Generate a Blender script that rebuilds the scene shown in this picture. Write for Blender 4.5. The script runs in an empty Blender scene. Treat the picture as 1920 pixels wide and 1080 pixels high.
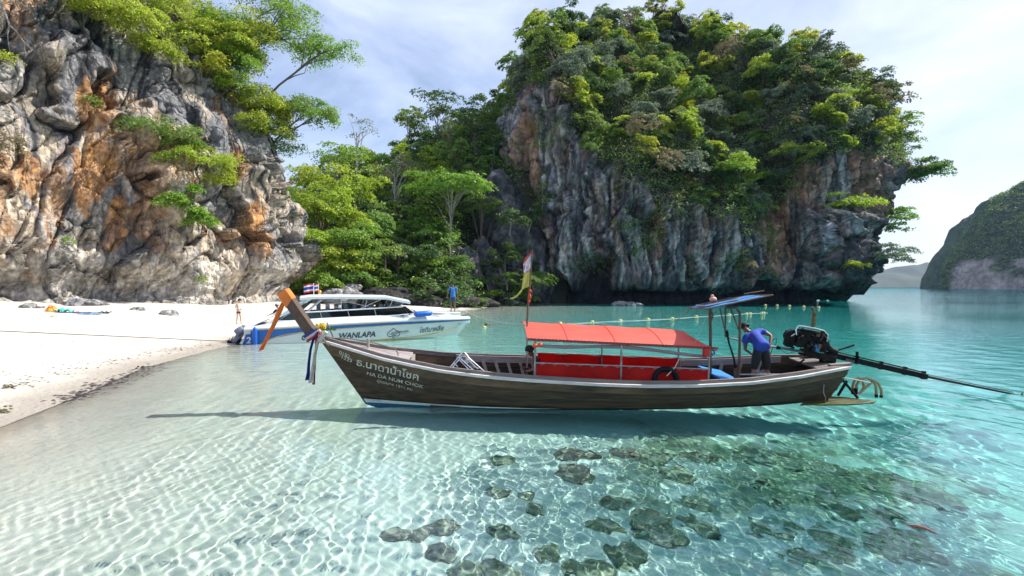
import bpy, bmesh, math, random
import numpy as np
from mathutils import Vector, Matrix, Euler

scene = bpy.context.scene
COL = scene.collection
R = math.radians

# ------------------------------------------------------------------ camera
CAM_H, HORIZON, FOC = 2.6, 538.0, 1000.0
cam = bpy.data.objects.new('camera', bpy.data.cameras.new('camera'))
COL.objects.link(cam)
scene.camera = cam
cam.data.lens = 18.75
cam.data.sensor_width = 36.0
cam.location = (0, 0, CAM_H)
cam.rotation_euler = (R(90), 0, 0)
cam.data.shift_y = (HORIZON - 540.0) / 1920.0 * 1.0
cam.data.clip_start = 0.1
cam.data.clip_end = 12000

# ------------------------------------------------------------------ sky, sun, exposure
SUN_EL, SUN_AZ = R(46), R(15)          # azimuth measured from +X towards +Y
world = bpy.data.worlds.new('World')
scene.world = world
world.use_nodes = True
wn = world.node_tree
bg = wn.nodes['Background']
sky = wn.nodes.new('ShaderNodeTexSky')
sky.sky_type = 'NISHITA'
sky.sun_disc = False
sky.sun_elevation = SUN_EL
sky.sun_rotation = R(90) - SUN_AZ
sky.air_density = 1.0
sky.dust_density = 1.0
sky.ozone_density = 3.0
tc = wn.nodes.new('ShaderNodeTexCoord')
mp = wn.nodes.new('ShaderNodeMapping')
mp.inputs['Scale'].default_value = (1.0, 1.0, 2.6)
mp.inputs['Rotation'].default_value = (0, 0, R(20))
cn = wn.nodes.new('ShaderNodeTexNoise')
cn.inputs['Scale'].default_value = 2.2
cn.inputs['Detail'].default_value = 7
cn.inputs['Roughness'].default_value = 0.55
cn.inputs['Distortion'].default_value = 0.5
cr = wn.nodes.new('ShaderNodeMapRange')
cr.inputs['From Min'].default_value = 0.34
cr.inputs['From Max'].default_value = 0.68
cr.inputs['To Min'].default_value = 0.16
cr.inputs['To Max'].default_value = 0.80
mixs = wn.nodes.new('ShaderNodeMix')
mixs.data_type = 'RGBA'
wn.links.new(tc.outputs['Generated'], mp.inputs['Vector'])
wn.links.new(mp.outputs[0], cn.inputs['Vector'])
wn.links.new(cn.outputs['Fac'], cr.inputs['Value'])
wn.links.new(cr.outputs[0], mixs.inputs['Factor'])
wn.links.new(sky.outputs[0], mixs.inputs['A'])
# thin cloud scatters sunlight forward: the veil is brighter and whiter on the sun's side
dt = wn.nodes.new('ShaderNodeVectorMath')
dt.operation = 'DOT_PRODUCT'
dt.inputs[1].default_value = (math.cos(SUN_EL) * math.cos(SUN_AZ), math.cos(SUN_EL) * math.sin(SUN_AZ), math.sin(SUN_EL))
wn.links.new(tc.outputs['Generated'], dt.inputs[0])
dm = wn.nodes.new('ShaderNodeMapRange')
dm.inputs['From Min'].default_value, dm.inputs['From Max'].default_value = -.1, .95
wn.links.new(dt.outputs['Value'], dm.inputs['Value'])
veil = wn.nodes.new('ShaderNodeMix')
veil.data_type = 'RGBA'
veil.inputs['A'].default_value = (6.6, 7.9, 11.0, 1)      # in the sky texture's own units
veil.inputs['B'].default_value = (8.3, 8.5, 10.0, 1)
wn.links.new(dm.outputs[0], veil.inputs['Factor'])
wn.links.new(veil.outputs['Result'], mixs.inputs['B'])
wn.links.new(mixs.outputs['Result'], bg.inputs['Color'])
bg.inputs['Strength'].default_value = 0.10

sun_data = bpy.data.lights.new('sun', 'SUN')
sun_data.energy = 5.0
sun_data.angle = R(0.5)
sun_data.color = (1.0, 0.95, 0.87)
sun_data.cycles.is_caustics_light = True
sun = bpy.data.objects.new('sun', sun_data)
COL.objects.link(sun)
SUN_DIR = Vector((math.cos(SUN_EL) * math.cos(SUN_AZ), math.cos(SUN_EL) * math.sin(SUN_AZ), math.sin(SUN_EL)))
sun.rotation_euler = SUN_DIR.to_track_quat('Z', 'Y').to_euler()

vs = scene.view_settings
vs.view_transform = 'Standard'
vs.look = 'None'
vs.exposure = 0.6
vs.gamma = 1.0
vs.use_curve_mapping = False
scene.cycles.use_denoising = True
scene.cycles.max_bounces = 10
scene.cycles.transparent_max_bounces = 16
scene.cycles.sample_clamp_indirect = 6.0
scene.cycles.volume_bounces = 0
scene.cycles.caustics_reflective = False

# ------------------------------------------------------------------ helpers
def at(u, v, Y):
    return Vector(((u - 960.0) / FOC * Y, Y, CAM_H - (v - HORIZON) / FOC * Y))

def sstep(a, b, x):
    t = np.clip((x - a) / (b - a), 0, 1)
    return t * t * (3 - 2 * t)

_rg = np.random.default_rng(11)
_G = _rg.normal(size=(256, 3))
_G /= np.linalg.norm(_G, axis=1)[:, None]
_RV = _rg.random((256, 3))

def _hash(i, j, k, seed):
    h = (i.astype(np.int64) * 374761393 + j.astype(np.int64) * 668265263 + k.astype(np.int64) * 1274126177 + seed * 974711) & 0xffffffff
    h = ((h ^ (h >> 13)) * 1274126177) & 0xffffffff
    h = h ^ (h >> 16)
    return (h & 255).astype(np.int64)

def perlin(P, seed=0):
    P = np.asarray(P, float)
    F = np.floor(P)
    f = P - F
    I = F.astype(np.int64)
    w = f * f * f * (f * (f * 6 - 15) + 10)
    out = np.zeros(len(P))
    for dx in (0, 1):
        for dy in (0, 1):
            for dz in (0, 1):
                g = _G[_hash(I[:, 0] + dx, I[:, 1] + dy, I[:, 2] + dz, seed)]
                d = g[:, 0] * (f[:, 0] - dx) + g[:, 1] * (f[:, 1] - dy) + g[:, 2] * (f[:, 2] - dz)
                wt = (w[:, 0] if dx else 1 - w[:, 0]) * (w[:, 1] if dy else 1 - w[:, 1]) * (w[:, 2] if dz else 1 - w[:, 2])
                out += wt * d
    return out * 1.5

def fbm(P, oct=4, seed=0, gain=0.5, ridged=False):
    a, s, out = 1.0, 1.0, 0
    for o in range(oct):
        n = perlin(P * s, seed + o * 7)
        if ridged:
            n = 0.5 - np.abs(n)
        out = out + a * n
        a *= gain
        s *= 2.03
    return out

def worley(P, seed=0):
    F = np.floor(P)
    f = P - F
    I = F.astype(np.int64)
    d1 = np.full(len(P), 9.0)
    d2 = np.full(len(P), 9.0)
    cid = np.zeros(len(P), np.int64)
    off = np.zeros((len(P), 3))
    for dx in (-1, 0, 1):
        for dy in (-1, 0, 1):
            for dz in (-1, 0, 1):
                h = _hash(I[:, 0] + dx, I[:, 1] + dy, I[:, 2] + dz, seed)
                v = _RV[h] + np.array([dx, dy, dz]) - f
                d = np.sqrt((v * v).sum(1))
                m = d < d1
                d2 = np.where(m, d1, np.minimum(d2, d))
                cid = np.where(m, h, cid)
                off = np.where(m[:, None], v, off)
                d1 = np.where(m, d, d1)
    return d1, d2, cid, off

def np_mesh(name, V, F, mat=None, smooth=True, color=None, uv=None):
    V = np.ascontiguousarray(V, dtype=np.float32)
    F = np.ascontiguousarray(F, dtype=np.int32)
    me = bpy.data.meshes.new(name)
    n = F.shape[1]
    me.vertices.add(len(V))
    me.vertices.foreach_set('co', V.ravel())
    me.loops.add(F.size)
    me.loops.foreach_set('vertex_index', F.ravel())
    me.polygons.add(len(F))
    me.polygons.foreach_set('loop_start', np.arange(0, F.size, n, dtype=np.int32))
    me.polygons.foreach_set('loop_total', np.full(len(F), n, dtype=np.int32))
    me.update(calc_edges=True)
    me.polygons.foreach_set('use_smooth', np.full(len(F), smooth, dtype=bool))
    if color is not None:
        a = me.color_attributes.new('tint', 'FLOAT_COLOR', 'POINT')
        c = np.ones((len(V), 4), np.float32)
        c[:, :color.shape[1]] = color
        a.data.foreach_set('color', c.ravel())
    if mat is not None:
        for m in (mat if isinstance(mat, (list, tuple)) else [mat]):
            me.materials.append(m)
    me.validate()
    return me

def grid_faces(ny, nx, wrap=False):
    i = np.arange(ny * nx).reshape(ny, nx)
    if wrap:
        i = np.concatenate([i, i[:, :1]], 1)
    return np.stack([i[:-1, :-1], i[:-1, 1:], i[1:, 1:], i[1:, :-1]], -1).reshape(-1, 4)

def link(name, me, parent=None):
    o = bpy.data.objects.new(name, me)
    COL.objects.link(o)
    if parent is not None:
        o.parent = parent
    return o

def tag(o, label=None, cat=None, group=None, kind=None):
    if label: o['label'] = label
    if cat: o['category'] = cat
    if group: o['group'] = group
    if kind: o['kind'] = kind
    return o

def empty(name, loc=(0, 0, 0), rot=(0, 0, 0), scale=1.0, label=None, cat=None, group=None):
    o = bpy.data.objects.new(name, None)
    COL.objects.link(o)
    o.location = loc
    o.rotation_euler = rot
    o.scale = (scale,) * 3 if not isinstance(scale, (tuple, list)) else scale
    o.empty_display_size = 0.2
    return tag(o, label, cat, group)

class MB:
    """collects polygons; build() links them as one mesh object"""
    def __init__(s):
        s.v, s.f = [], []
    def add(s, verts, faces):
        b = len(s.v)
        s.v += [tuple(p) for p in verts]
        s.f += [tuple(b + i for i in f) for f in faces]
        return s
    def box(s, c, size, rot=None, bev=0.0):
        hx, hy, hz = size[0] / 2, size[1] / 2, size[2] / 2
        M = Euler(rot).to_matrix() if rot is not None and not isinstance(rot, Matrix) else (rot if rot is not None else Matrix.Identity(3))
        c = Vector(c)
        if bev <= 0:
            vs_ = [Vector((x, y, z)) for x in (-hx, hx) for y in (-hy, hy) for z in (-hz, hz)]
            fs = [(0, 1, 3, 2), (4, 6, 7, 5), (0, 4, 5, 1), (2, 3, 7, 6), (0, 2, 6, 4), (1, 5, 7, 3)]
            return s.add([c + M @ v for v in vs_], fs)
        bm = bmesh.new()
        bmesh.ops.create_cube(bm, size=1.0)
        bmesh.ops.scale(bm, vec=size, verts=bm.verts)
        bmesh.ops.bevel(bm, geom=list(bm.edges), offset=bev, segments=2, profile=0.5, affect='EDGES')
        bm.verts.index_update()
        vs_ = [c + M @ v.co for v in bm.verts]
        fs = [[v.index for v in f.verts] for f in bm.faces]
        bm.free()
        return s.add(vs_, fs)
    def tube(s, pts, r, n=8, cap=True):
        pts = [Vector(p) for p in pts]
        rs = r if isinstance(r, (list, tuple)) else [r] * len(pts)
        ring0 = len(s.v)
        up = None
        for i, p in enumerate(pts):
            t = (pts[min(i + 1, len(pts) - 1)] - pts[max(i - 1, 0)])
            if t.length < 1e-9: t = Vector((0, 0, 1))
            t.normalize()
            if up is None:
                up = Vector((0, 0, 1)) if abs(t.z) < 0.9 else Vector((1, 0, 0))
            a = t.cross(up)
            if a.length < 1e-6: a = t.cross(Vector((1, 0, 0)))
            a.normalize()
            b = a.cross(t).normalized()
            up = b
            for k in range(n):
                an = 2 * math.pi * k / n
                s.v.append(tuple(p + (a * math.cos(an) + b * math.sin(an)) * rs[i]))
        for i in range(len(pts) - 1):
            for k in range(n):
                k2 = (k + 1) % n
                s.f.append((ring0 + i * n + k, ring0 + i * n + k2, ring0 + (i + 1) * n + k2, ring0 + (i + 1) * n + k))
        if cap:
            s.f.append(tuple(ring0 + k for k in range(n))[::-1])
            s.f.append(tuple(ring0 + (len(pts) - 1) * n + k for k in range(n)))
        return s
    def grid(s, P, wrap=False):
        """P: rows of points"""
        ny, nx = len(P), len(P[0])
        b = len(s.v)
        for row in P:
            s.v += [tuple(p) for p in row]
        for j in range(ny - 1):
            for i in range(nx if wrap else nx - 1):
                i2 = (i + 1) % nx
                s.f.append((b + j * nx + i, b + j * nx + i2, b + (j + 1) * nx + i2, b + (j + 1) * nx + i))
        return s
    def slab(s, P, th):
        """closed sheet with thickness: P rows of points, th a vector or a distance along -Z"""
        th = Vector((0, 0, -th)) if not isinstance(th, Vector) else th
        ny, nx = len(P), len(P[0])
        s.grid(P)
        s.grid([[Vector(p) + th for p in row][::-1] for row in P])
        b = len(s.v)
        ring = [P[0][i] for i in range(nx)] + [P[j][nx - 1] for j in range(1, ny)] + [P[ny - 1][i] for i in range(nx - 2, -1, -1)] + [P[j][0] for j in range(ny - 2, 0, -1)]
        n = len(ring)
        s.v += [tuple(p) for p in ring] + [tuple(Vector(p) + th) for p in ring]
        for i in range(n):
            i2 = (i + 1) % n
            s.f.append((b + i2, b + i, b + n + i, b + n + i2))
        return s
    def ball(s, c, r, nu=10, nv=7, sq=(1, 1, 1)):
        c = Vector(c)
        P = []
        for j in range(nv + 1):
            ph = math.pi * j / nv
            P.append([c + Vector((math.sin(ph) * math.cos(2 * math.pi * i / nu) * r * sq[0], math.sin(ph) * math.sin(2 * math.pi * i / nu) * r * sq[1], math.cos(ph) * r * sq[2])) for i in range(nu)])
        return s.grid(P, wrap=True)
    def mesh(s, name, mat, smooth=False):
        me = bpy.data.meshes.new(name)
        me.from_pydata(s.v, [], s.f)
        me.update()
        if mat is not None: me.materials.append(mat)
        if smooth:
            me.polygons.foreach_set('use_smooth', np.ones(len(me.polygons), dtype=bool))
            try:
                me.set_sharp_from_angle(angle=R(38))
            except Exception:
                pass
        return me
    def build(s, name, mat, parent=None, smooth=False):
        return link(name, s.mesh(name, mat, smooth), parent)

# ------------------------------------------------------------------ materials
def new_mat(name):
    m = bpy.data.materials.new(name)
    m.use_nodes = True
    return m, m.node_tree, m.node_tree.nodes['Principled BSDF']

def mat(name, col, rough=0.6, metal=0.0, col2=None, scale=6.0, stretch=(1, 1, 1), bump=0.0, bscale=None, spec=0.5, trans=0.0, detail=5, contrast=(0.35, 0.65)):
    """procedural surface: two colours mixed by stretched noise, plus fine relief"""
    m, t, p = new_mat(name)
    N, L = t.nodes, t.links
    p.inputs['Base Color'].default_value = (*col, 1)
    p.inputs['Roughness'].default_value = rough
    p.inputs['Metallic'].default_value = metal
    p.inputs['Specular IOR Level'].default_value = spec
    tcn = N.new('ShaderNodeTexCoord')
    mpn = N.new('ShaderNodeMapping')
    mpn.inputs['Scale'].default_value = stretch
    L.new(tcn.outputs['Object'], mpn.inputs['Vector'])
    nz = N.new('ShaderNodeTexNoise')
    nz.inputs['Scale'].default_value = scale
    nz.inputs['Detail'].default_value = detail
    nz.inputs['Roughness'].default_value = 0.6
    L.new(mpn.outputs[0], nz.inputs['Vector'])
    c2 = col2 if col2 is not None else tuple(c * 0.8 for c in col)
    mr = N.new('ShaderNodeMapRange')
    mr.inputs['From Min'].default_value, mr.inputs['From Max'].default_value = contrast
    L.new(nz.outputs['Fac'], mr.inputs['Value'])
    mx = N.new('ShaderNodeMix')
    mx.data_type = 'RGBA'
    mx.inputs['A'].default_value = (*col, 1)
    mx.inputs['B'].default_value = (*c2, 1)
    L.new(mr.outputs[0], mx.inputs['Factor'])
    L.new(mx.outputs['Result'], p.inputs['Base Color'])
    if bump > 0:
        nb = N.new('ShaderNodeTexNoise')
        nb.inputs['Scale'].default_value = bscale or scale * 4
        nb.inputs['Detail'].default_value = 6
        L.new(mpn.outputs[0], nb.inputs['Vector'])
        b = N.new('ShaderNodeBump')
        b.inputs['Strength'].default_value = min(1.0, bump)
        b.inputs['Distance'].default_value = 0.02 if bump <= 1 else 0.02 * bump
        L.new(nb.outputs['Fac'], b.inputs['Height'])
        L.new(b.outputs[0], p.inputs['Normal'])
    if trans > 0:
        tr = N.new('ShaderNodeBsdfTranslucent')
        L.new(mx.outputs['Result'], tr.inputs['Color'])
        ms = N.new('ShaderNodeMixShader')
        ms.inputs[0].default_value = trans
        L.new(p.outputs[0], ms.inputs[1])
        L.new(tr.outputs[0], ms.inputs[2])
        L.new(ms.outputs[0], N['Material Output'].inputs['Surface'])
    return m

def rock_mat(name, fine=3.0, bump=0.5, dist=0.15, streak=0.0):
    """colour comes from the mesh's mineral and crack-shade 'tint' attribute, broken up by fine noise"""
    m, t, p = new_mat(name)
    N, L = t.nodes, t.links
    p.inputs['Roughness'].default_value = 0.9
    p.inputs['Specular IOR Level'].default_value = 0.25
    at_ = N.new('ShaderNodeAttribute')
    at_.attribute_name = 'tint'
    g = N.new('ShaderNodeNewGeometry')
    n1 = N.new('ShaderNodeTexNoise')
    n1.inputs['Scale'].default_value = fine
    n1.inputs['Detail'].default_value = 8
    n1.inputs['Roughness'].default_value = 0.65
    L.new(g.outputs['Position'], n1.inputs['Vector'])
    mr = N.new('ShaderNodeMapRange')
    mr.inputs['From Min'].default_value, mr.inputs['From Max'].default_value = 0.3, 0.7
    mr.inputs['To Min'].default_value, mr.inputs['To Max'].default_value = 0.55, 1.35
    L.new(n1.outputs['Fac'], mr.inputs['Value'])
    vm = N.new('ShaderNodeVectorMath')
    vm.operation = 'SCALE'
    L.new(at_.outputs['Color'], vm.inputs[0])
    L.new(mr.outputs[0], vm.inputs['Scale'])
    # water streaks running down the face
    ms_ = N.new('ShaderNodeMapping')
    ms_.inputs['Scale'].default_value = (1.0, 1.0, 0.10)
    L.new(g.outputs['Position'], ms_.inputs['Vector'])
    n4 = N.new('ShaderNodeTexNoise')
    n4.inputs['Scale'].default_value = fine * 1.1
    n4.inputs['Detail'].default_value = 6
    n4.inputs['Distortion'].default_value = 0.3
    L.new(ms_.outputs[0], n4.inputs['Vector'])
    mr4 = N.new('ShaderNodeMapRange')
    mr4.inputs['From Min'].default_value, mr4.inputs['From Max'].default_value = 0.32, 0.66
    mr4.inputs['To Min'].default_value, mr4.inputs['To Max'].default_value = 1 - streak, 1 + streak * .55
    L.new(n4.outputs['Fac'], mr4.inputs['Value'])
    vm2 = N.new('ShaderNodeVectorMath')
    vm2.operation = 'SCALE'
    L.new(vm.outputs[0], vm2.inputs[0])
    L.new(mr4.outputs[0], vm2.inputs['Scale'])
    L.new(vm2.outputs[0], p.inputs['Base Color'])
    n2 = N.new('ShaderNodeTexNoise')
    n2.inputs['Scale'].default_value = fine * 1.3
    n2.inputs['Detail'].default_value = 9
    n2.inputs['Roughness'].default_value = 0.62
    L.new(g.outputs['Position'], n2.inputs['Vector'])
    # sharp joints between small blocks
    vo = N.new('ShaderNodeTexVoronoi')
    vo.feature = 'DISTANCE_TO_EDGE'
    vo.inputs['Scale'].default_value = fine * .55
    mv_ = N.new('ShaderNodeMapping')
    mv_.inputs['Scale'].default_value = (1.0, 1.0, 0.55)
    L.new(g.outputs['Position'], mv_.inputs['Vector'])
    L.new(mv_.outputs[0], vo.inputs['Vector'])
    vr = N.new('ShaderNodeMapRange')
    vr.inputs['From Max'].default_value = .12
    vr.inputs['To Max'].default_value = .45
    L.new(vo.outputs['Distance'], vr.inputs['Value'])
    sm_ = N.new('ShaderNodeMath')
    L.new(n2.outputs['Fac'], sm_.inputs[0])
    L.new(vr.outputs[0], sm_.inputs[1])
    b = N.new('ShaderNodeBump')
    b.inputs['Strength'].default_value = bump
    b.inputs['Distance'].default_value = dist
    L.new(sm_.outputs[0], b.inputs['Height'])
    L.new(b.outputs[0], p.inputs['Normal'])
    return m

def leaf_mat(name, col, trans=0.4, var=0.25):
    m, t, p = new_mat(name)
    N, L = t.nodes, t.links
    N.remove(p)
    oi = N.new('ShaderNodeObjectInfo')
    g = N.new('ShaderNodeNewGeometry')
    nz = N.new('ShaderNodeTexNoise')
    nz.inputs['Scale'].default_value = 0.9
    nz.inputs['Detail'].default_value = 4
    L.new(g.outputs['Position'], nz.inputs['Vector'])
    hsv = N.new('ShaderNodeHueSaturation')
    hsv.inputs['Color'].default_value = (*col, 1)
    mh = N.new('ShaderNodeMapRange')
    mh.inputs['To Min'].default_value, mh.inputs['To Max'].default_value = 0.485, 0.515
    L.new(oi.outputs['Random'], mh.inputs['Value'])
    L.new(mh.outputs[0], hsv.inputs['Hue'])
    mv = N.new('ShaderNodeMapRange')
    mv.inputs['From Min'].default_value, mv.inputs['From Max'].default_value = 0.3, 0.7
    mv.inputs['To Min'].default_value, mv.inputs['To Max'].default_value = 1 - var, 1 + var
    L.new(nz.outputs['Fac'], mv.inputs['Value'])
    # single leaves differ: random per island of connected faces
    mi = N.new('ShaderNodeMapRange')
    mi.inputs['To Min'].default_value, mi.inputs['To Max'].default_value = 0.65, 1.35
    L.new(g.outputs['Random Per Island'], mi.inputs['Value'])
    mm = N.new('ShaderNodeMath')
    mm.operation = 'MULTIPLY'
    L.new(mv.outputs[0], mm.inputs[0])
    L.new(mi.outputs[0], mm.inputs[1])
    L.new(mm.outputs[0], hsv.inputs['Value'])
    d = N.new('ShaderNodeBsdfDiffuse')
    L.new(hsv.outputs[0], d.inputs['Color'])
    tr = N.new('ShaderNodeBsdfTranslucent')
    th = N.new('ShaderNodeHueSaturation')
    th.inputs['Hue'].default_value = 0.485
    th.inputs['Value'].default_value = 1.5
    L.new(hsv.outputs[0], th.inputs['Color'])
    L.new(th.outputs[0], tr.inputs['Color'])
    ms = N.new('ShaderNodeMixShader')
    ms.inputs[0].default_value = trans
    L.new(d.outputs[0], ms.inputs[1])
    L.new(tr.outputs[0], ms.inputs[2])
    gl = N.new('ShaderNodeBsdfGlossy')
    gl.inputs['Roughness'].default_value = 0.45
    m2 = N.new('ShaderNodeMixShader')
    m2.inputs[0].default_value = 0.035
    L.new(ms.outputs[0], m2.inputs[1])
    L.new(gl.outputs[0], m2.inputs[2])
    L.new(m2.outputs[0], N['Material Output'].inputs['Surface'])
    return m

# ------------------------------------------------------------------ ground: beach and seabed, one sheet
SHORE = np.array([(-7.6, -60), (-8.0, 0), (-8.9, 6), (-9.5, 10), (-10.4, 13), (-11.8, 17), (-12.4, 22), (-12.7, 26), (-12.9, 34), (-12.0, 43),
                  (-8.6, 52), (-4.6, 59), (-2.6, 68), (-2.4, 100), (-2.4, 400)], float)

def shore_dist(x, y):
    """signed distance to the shoreline: positive at sea, negative inland"""
    d = np.full(x.shape, 1e9)
    for a, b in zip(SHORE[:-1], SHORE[1:]):
        ab = b - a
        t = np.clip(((x - a[0]) * ab[0] + (y - a[1]) * ab[1]) / (ab @ ab), 0, 1)
        d = np.minimum(d, np.hypot(x - a[0] - t * ab[0], y - a[1] - t * ab[1]))
    xs = np.interp(y, SHORE[:, 1], SHORE[:, 0])
    return np.where(x > xs, d, -d)

def ground_z(x, y):
    s = shore_dist(x, y)
    P = np.stack([x * 0.25, y * 0.25, 0 * x], -1).reshape(-1, 3)
    n = fbm(P, 3, 5).reshape(x.shape)
    n2 = perlin(P * 3.1, 9).reshape(x.shape)
    dep = np.interp(s, [0, 3, 8, 14, 22, 40, 70, 200, 4000], [0, .26, .85, 1.8, 3.2, 5.5, 8.5, 12.0, 13.0])
    inl = np.interp(-s, [0, 1.5, 4, 8, 16, 24, 60], [0, .10, .28, .62, 1.2, 1.65, 2.4])
    z = np.where(s > 0, -dep, inl)
    z = z + n * 0.10 * sstep(.5, 6, np.abs(s)) + n2 * 0.02 * sstep(.2, 2, np.abs(s))
    return z

def _axis(lo, hi, fine_lo, fine_hi, step, growth=1.25):
    a = list(np.arange(fine_lo, fine_hi + 1e-6, step))
    d, p = step, fine_hi
    while p < hi:
        d *= growth
        p = min(hi, p + d)
        a.append(p)
    d, p = step, fine_lo
    while p > lo:
        d *= growth
        p = max(lo, p - d)
        a.insert(0, p)
    return np.array(a)

gx = _axis(-3500, 3500, -30, 16, .16)
gy = _axis(-3500, 3500, 2, 36, .16)
X, Y = np.meshgrid(gx, gy)
Z = ground_z(X, Y)

def sand_material():
    m, t, p = new_mat('sand')
    N, L = t.nodes, t.links
    g = N.new('ShaderNodeNewGeometry')
    n1 = N.new('ShaderNodeTexNoise')
    n1.inputs['Scale'].default_value = 0.8
    n1.inputs['Detail'].default_value = 6
    L.new(g.outputs['Position'], n1.inputs['Vector'])
    mx = N.new('ShaderNodeMix')
    mx.data_type = 'RGBA'
    mx.inputs['A'].default_value = (.54, .50, .43, 1)
    mx.inputs['B'].default_value = (.65, .62, .55, 1)
    L.new(n1.outputs['Fac'], mx.inputs['Factor'])
    # wet strip along the water's edge: darker and smoother
    sp = N.new('ShaderNodeSeparateXYZ')
    L.new(g.outputs['Position'], sp.inputs[0])
    # weed and turf grow over the bed around the reef
    n7 = N.new('ShaderNodeTexNoise')
    n7.inputs['Scale'].default_value = 0.85
    n7.inputs['Detail'].default_value = 7
    n7.inputs['Roughness'].default_value = 0.62
    L.new(g.outputs['Position'], n7.inputs['Vector'])
    dv = N.new('ShaderNodeVectorMath')
    dv.operation = 'DISTANCE'
    dv.inputs[1].default_value = (4.6, 9.0, -1.6)
    L.new(g.outputs['Position'], dv.inputs[0])
    md = N.new('ShaderNodeMapRange')
    md.inputs['From Min'].default_value, md.inputs['From Max'].default_value = 1.0, 6.5
    md.inputs['To Min'].default_value, md.inputs['To Max'].default_value = .20, -.22
    L.new(dv.outputs['Value'], md.inputs['Value'])
    sa = N.new('ShaderNodeMath')
    L.new(n7.outputs['Fac'], sa.inputs[0])
    L.new(md.outputs[0], sa.inputs[1])
    ma = N.new('ShaderNodeMapRange')
    ma.inputs['From Min'].default_value, ma.inputs['From Max'].default_value = .54, .72
    L.new(sa.outputs[0], ma.inputs['Value'])
    weed = N.new('ShaderNodeMix')
    weed.data_type = 'RGBA'
    L.new(ma.outputs[0], weed.inputs['Factor'])
    L.new(mx.outputs['Result'], weed.inputs['A'])
    weed.inputs['B'].default_value = (.24, .255, .16, 1)
    n3 = N.new('ShaderNodeTexNoise')
    n3.inputs['Scale'].default_value = 0.7
    n3.inputs['Detail'].default_value = 3
    L.new(g.outputs['Position'], n3.inputs['Vector'])
    ad = N.new('ShaderNodeMath')
    ad.operation = 'MULTIPLY_ADD'
    ad.inputs[1].default_value = 0.10
    L.new(n3.outputs['Fac'], ad.inputs[0])
    L.new(sp.outputs['Z'], ad.inputs[2])
    mr = N.new('ShaderNodeMapRange')
    mr.interpolation_type = 'SMOOTHSTEP'
    mr.inputs['From Min'].default_value = 0.06
    mr.inputs['From Max'].default_value = 0.22
    mr.inputs['To Min'].default_value = 1.0
    mr.inputs['To Max'].default_value = 0.0
    L.new(ad.outputs[0], mr.inputs['Value'])
    lo_ = N.new('ShaderNodeMapRange')
    lo_.inputs['From Min'].default_value, lo_.inputs['From Max'].default_value = -.07, .0
    L.new(sp.outputs['Z'], lo_.inputs['Value'])
    wm_ = N.new('ShaderNodeMath')
    wm_.operation = 'MULTIPLY'
    L.new(mr.outputs[0], wm_.inputs[0])
    L.new(lo_.outputs[0], wm_.inputs[1])
    wet = N.new('ShaderNodeMix')
    wet.data_type = 'RGBA'
    wet.blend_type = 'MULTIPLY'
    L.new(wm_.outputs[0], wet.inputs['Factor'])
    L.new(weed.outputs['Result'], wet.inputs['A'])
    wet.inputs['B'].default_value = (.56, .53, .505, 1)
    # sand below the tide line painted paler to stand in for light lost underwater
    cs = N.new('ShaderNodeMapRange')
    cs.inputs['From Min'].default_value, cs.inputs['From Max'].default_value = -.03, -.25
    cs.inputs['To Min'].default_value, cs.inputs['To Max'].default_value = 1.0, 1.28
    L.new(sp.outputs['Z'], cs.inputs['Value'])
    cv = N.new('ShaderNodeVectorMath')
    cv.operation = 'SCALE'
    L.new(wet.outputs['Result'], cv.inputs[0])
    L.new(cs.outputs[0], cv.inputs['Scale'])
    L.new(cv.outputs[0], p.inputs['Base Color'])
    p.inputs['Roughness'].default_value = 0.9
    p.inputs['Specular IOR Level'].default_value = 0.2
    n2 = N.new('ShaderNodeTexNoise')
    n2.inputs['Scale'].default_value = 9
    n2.inputs['Detail'].default_value = 8
    L.new(g.outputs['Position'], n2.inputs['Vector'])
    # trampled hollows
    vo = N.new('ShaderNodeTexVoronoi')
    vo.feature = 'SMOOTH_F1'
    vo.inputs['Scale'].default_value = 1.7
    L.new(g.outputs['Position'], vo.inputs['Vector'])
    hm = N.new('ShaderNodeMath')
    hm.operation = 'MULTIPLY_ADD'
    hm.inputs[1].default_value = 1.1
    L.new(vo.outputs['Distance'], hm.inputs[0])
    L.new(n2.outputs['Fac'], hm.inputs[2])
    b = N.new('ShaderNodeBump')
    b.inputs['Strength'].default_value = 0.8
    b.inputs['Distance'].default_value = 0.07
    L.new(hm.outputs[0], b.inputs['Height'])
    L.new(b.outputs[0], p.inputs['Normal'])
    return m

SAND = sand_material()
beach = link('beach', np_mesh('beach', np.stack([X, Y, Z], -1).reshape(-1, 3), grid_faces(*X.shape), SAND))
tag(beach, kind='structure')
beach.cycles.is_caustics_receiver = True

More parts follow.
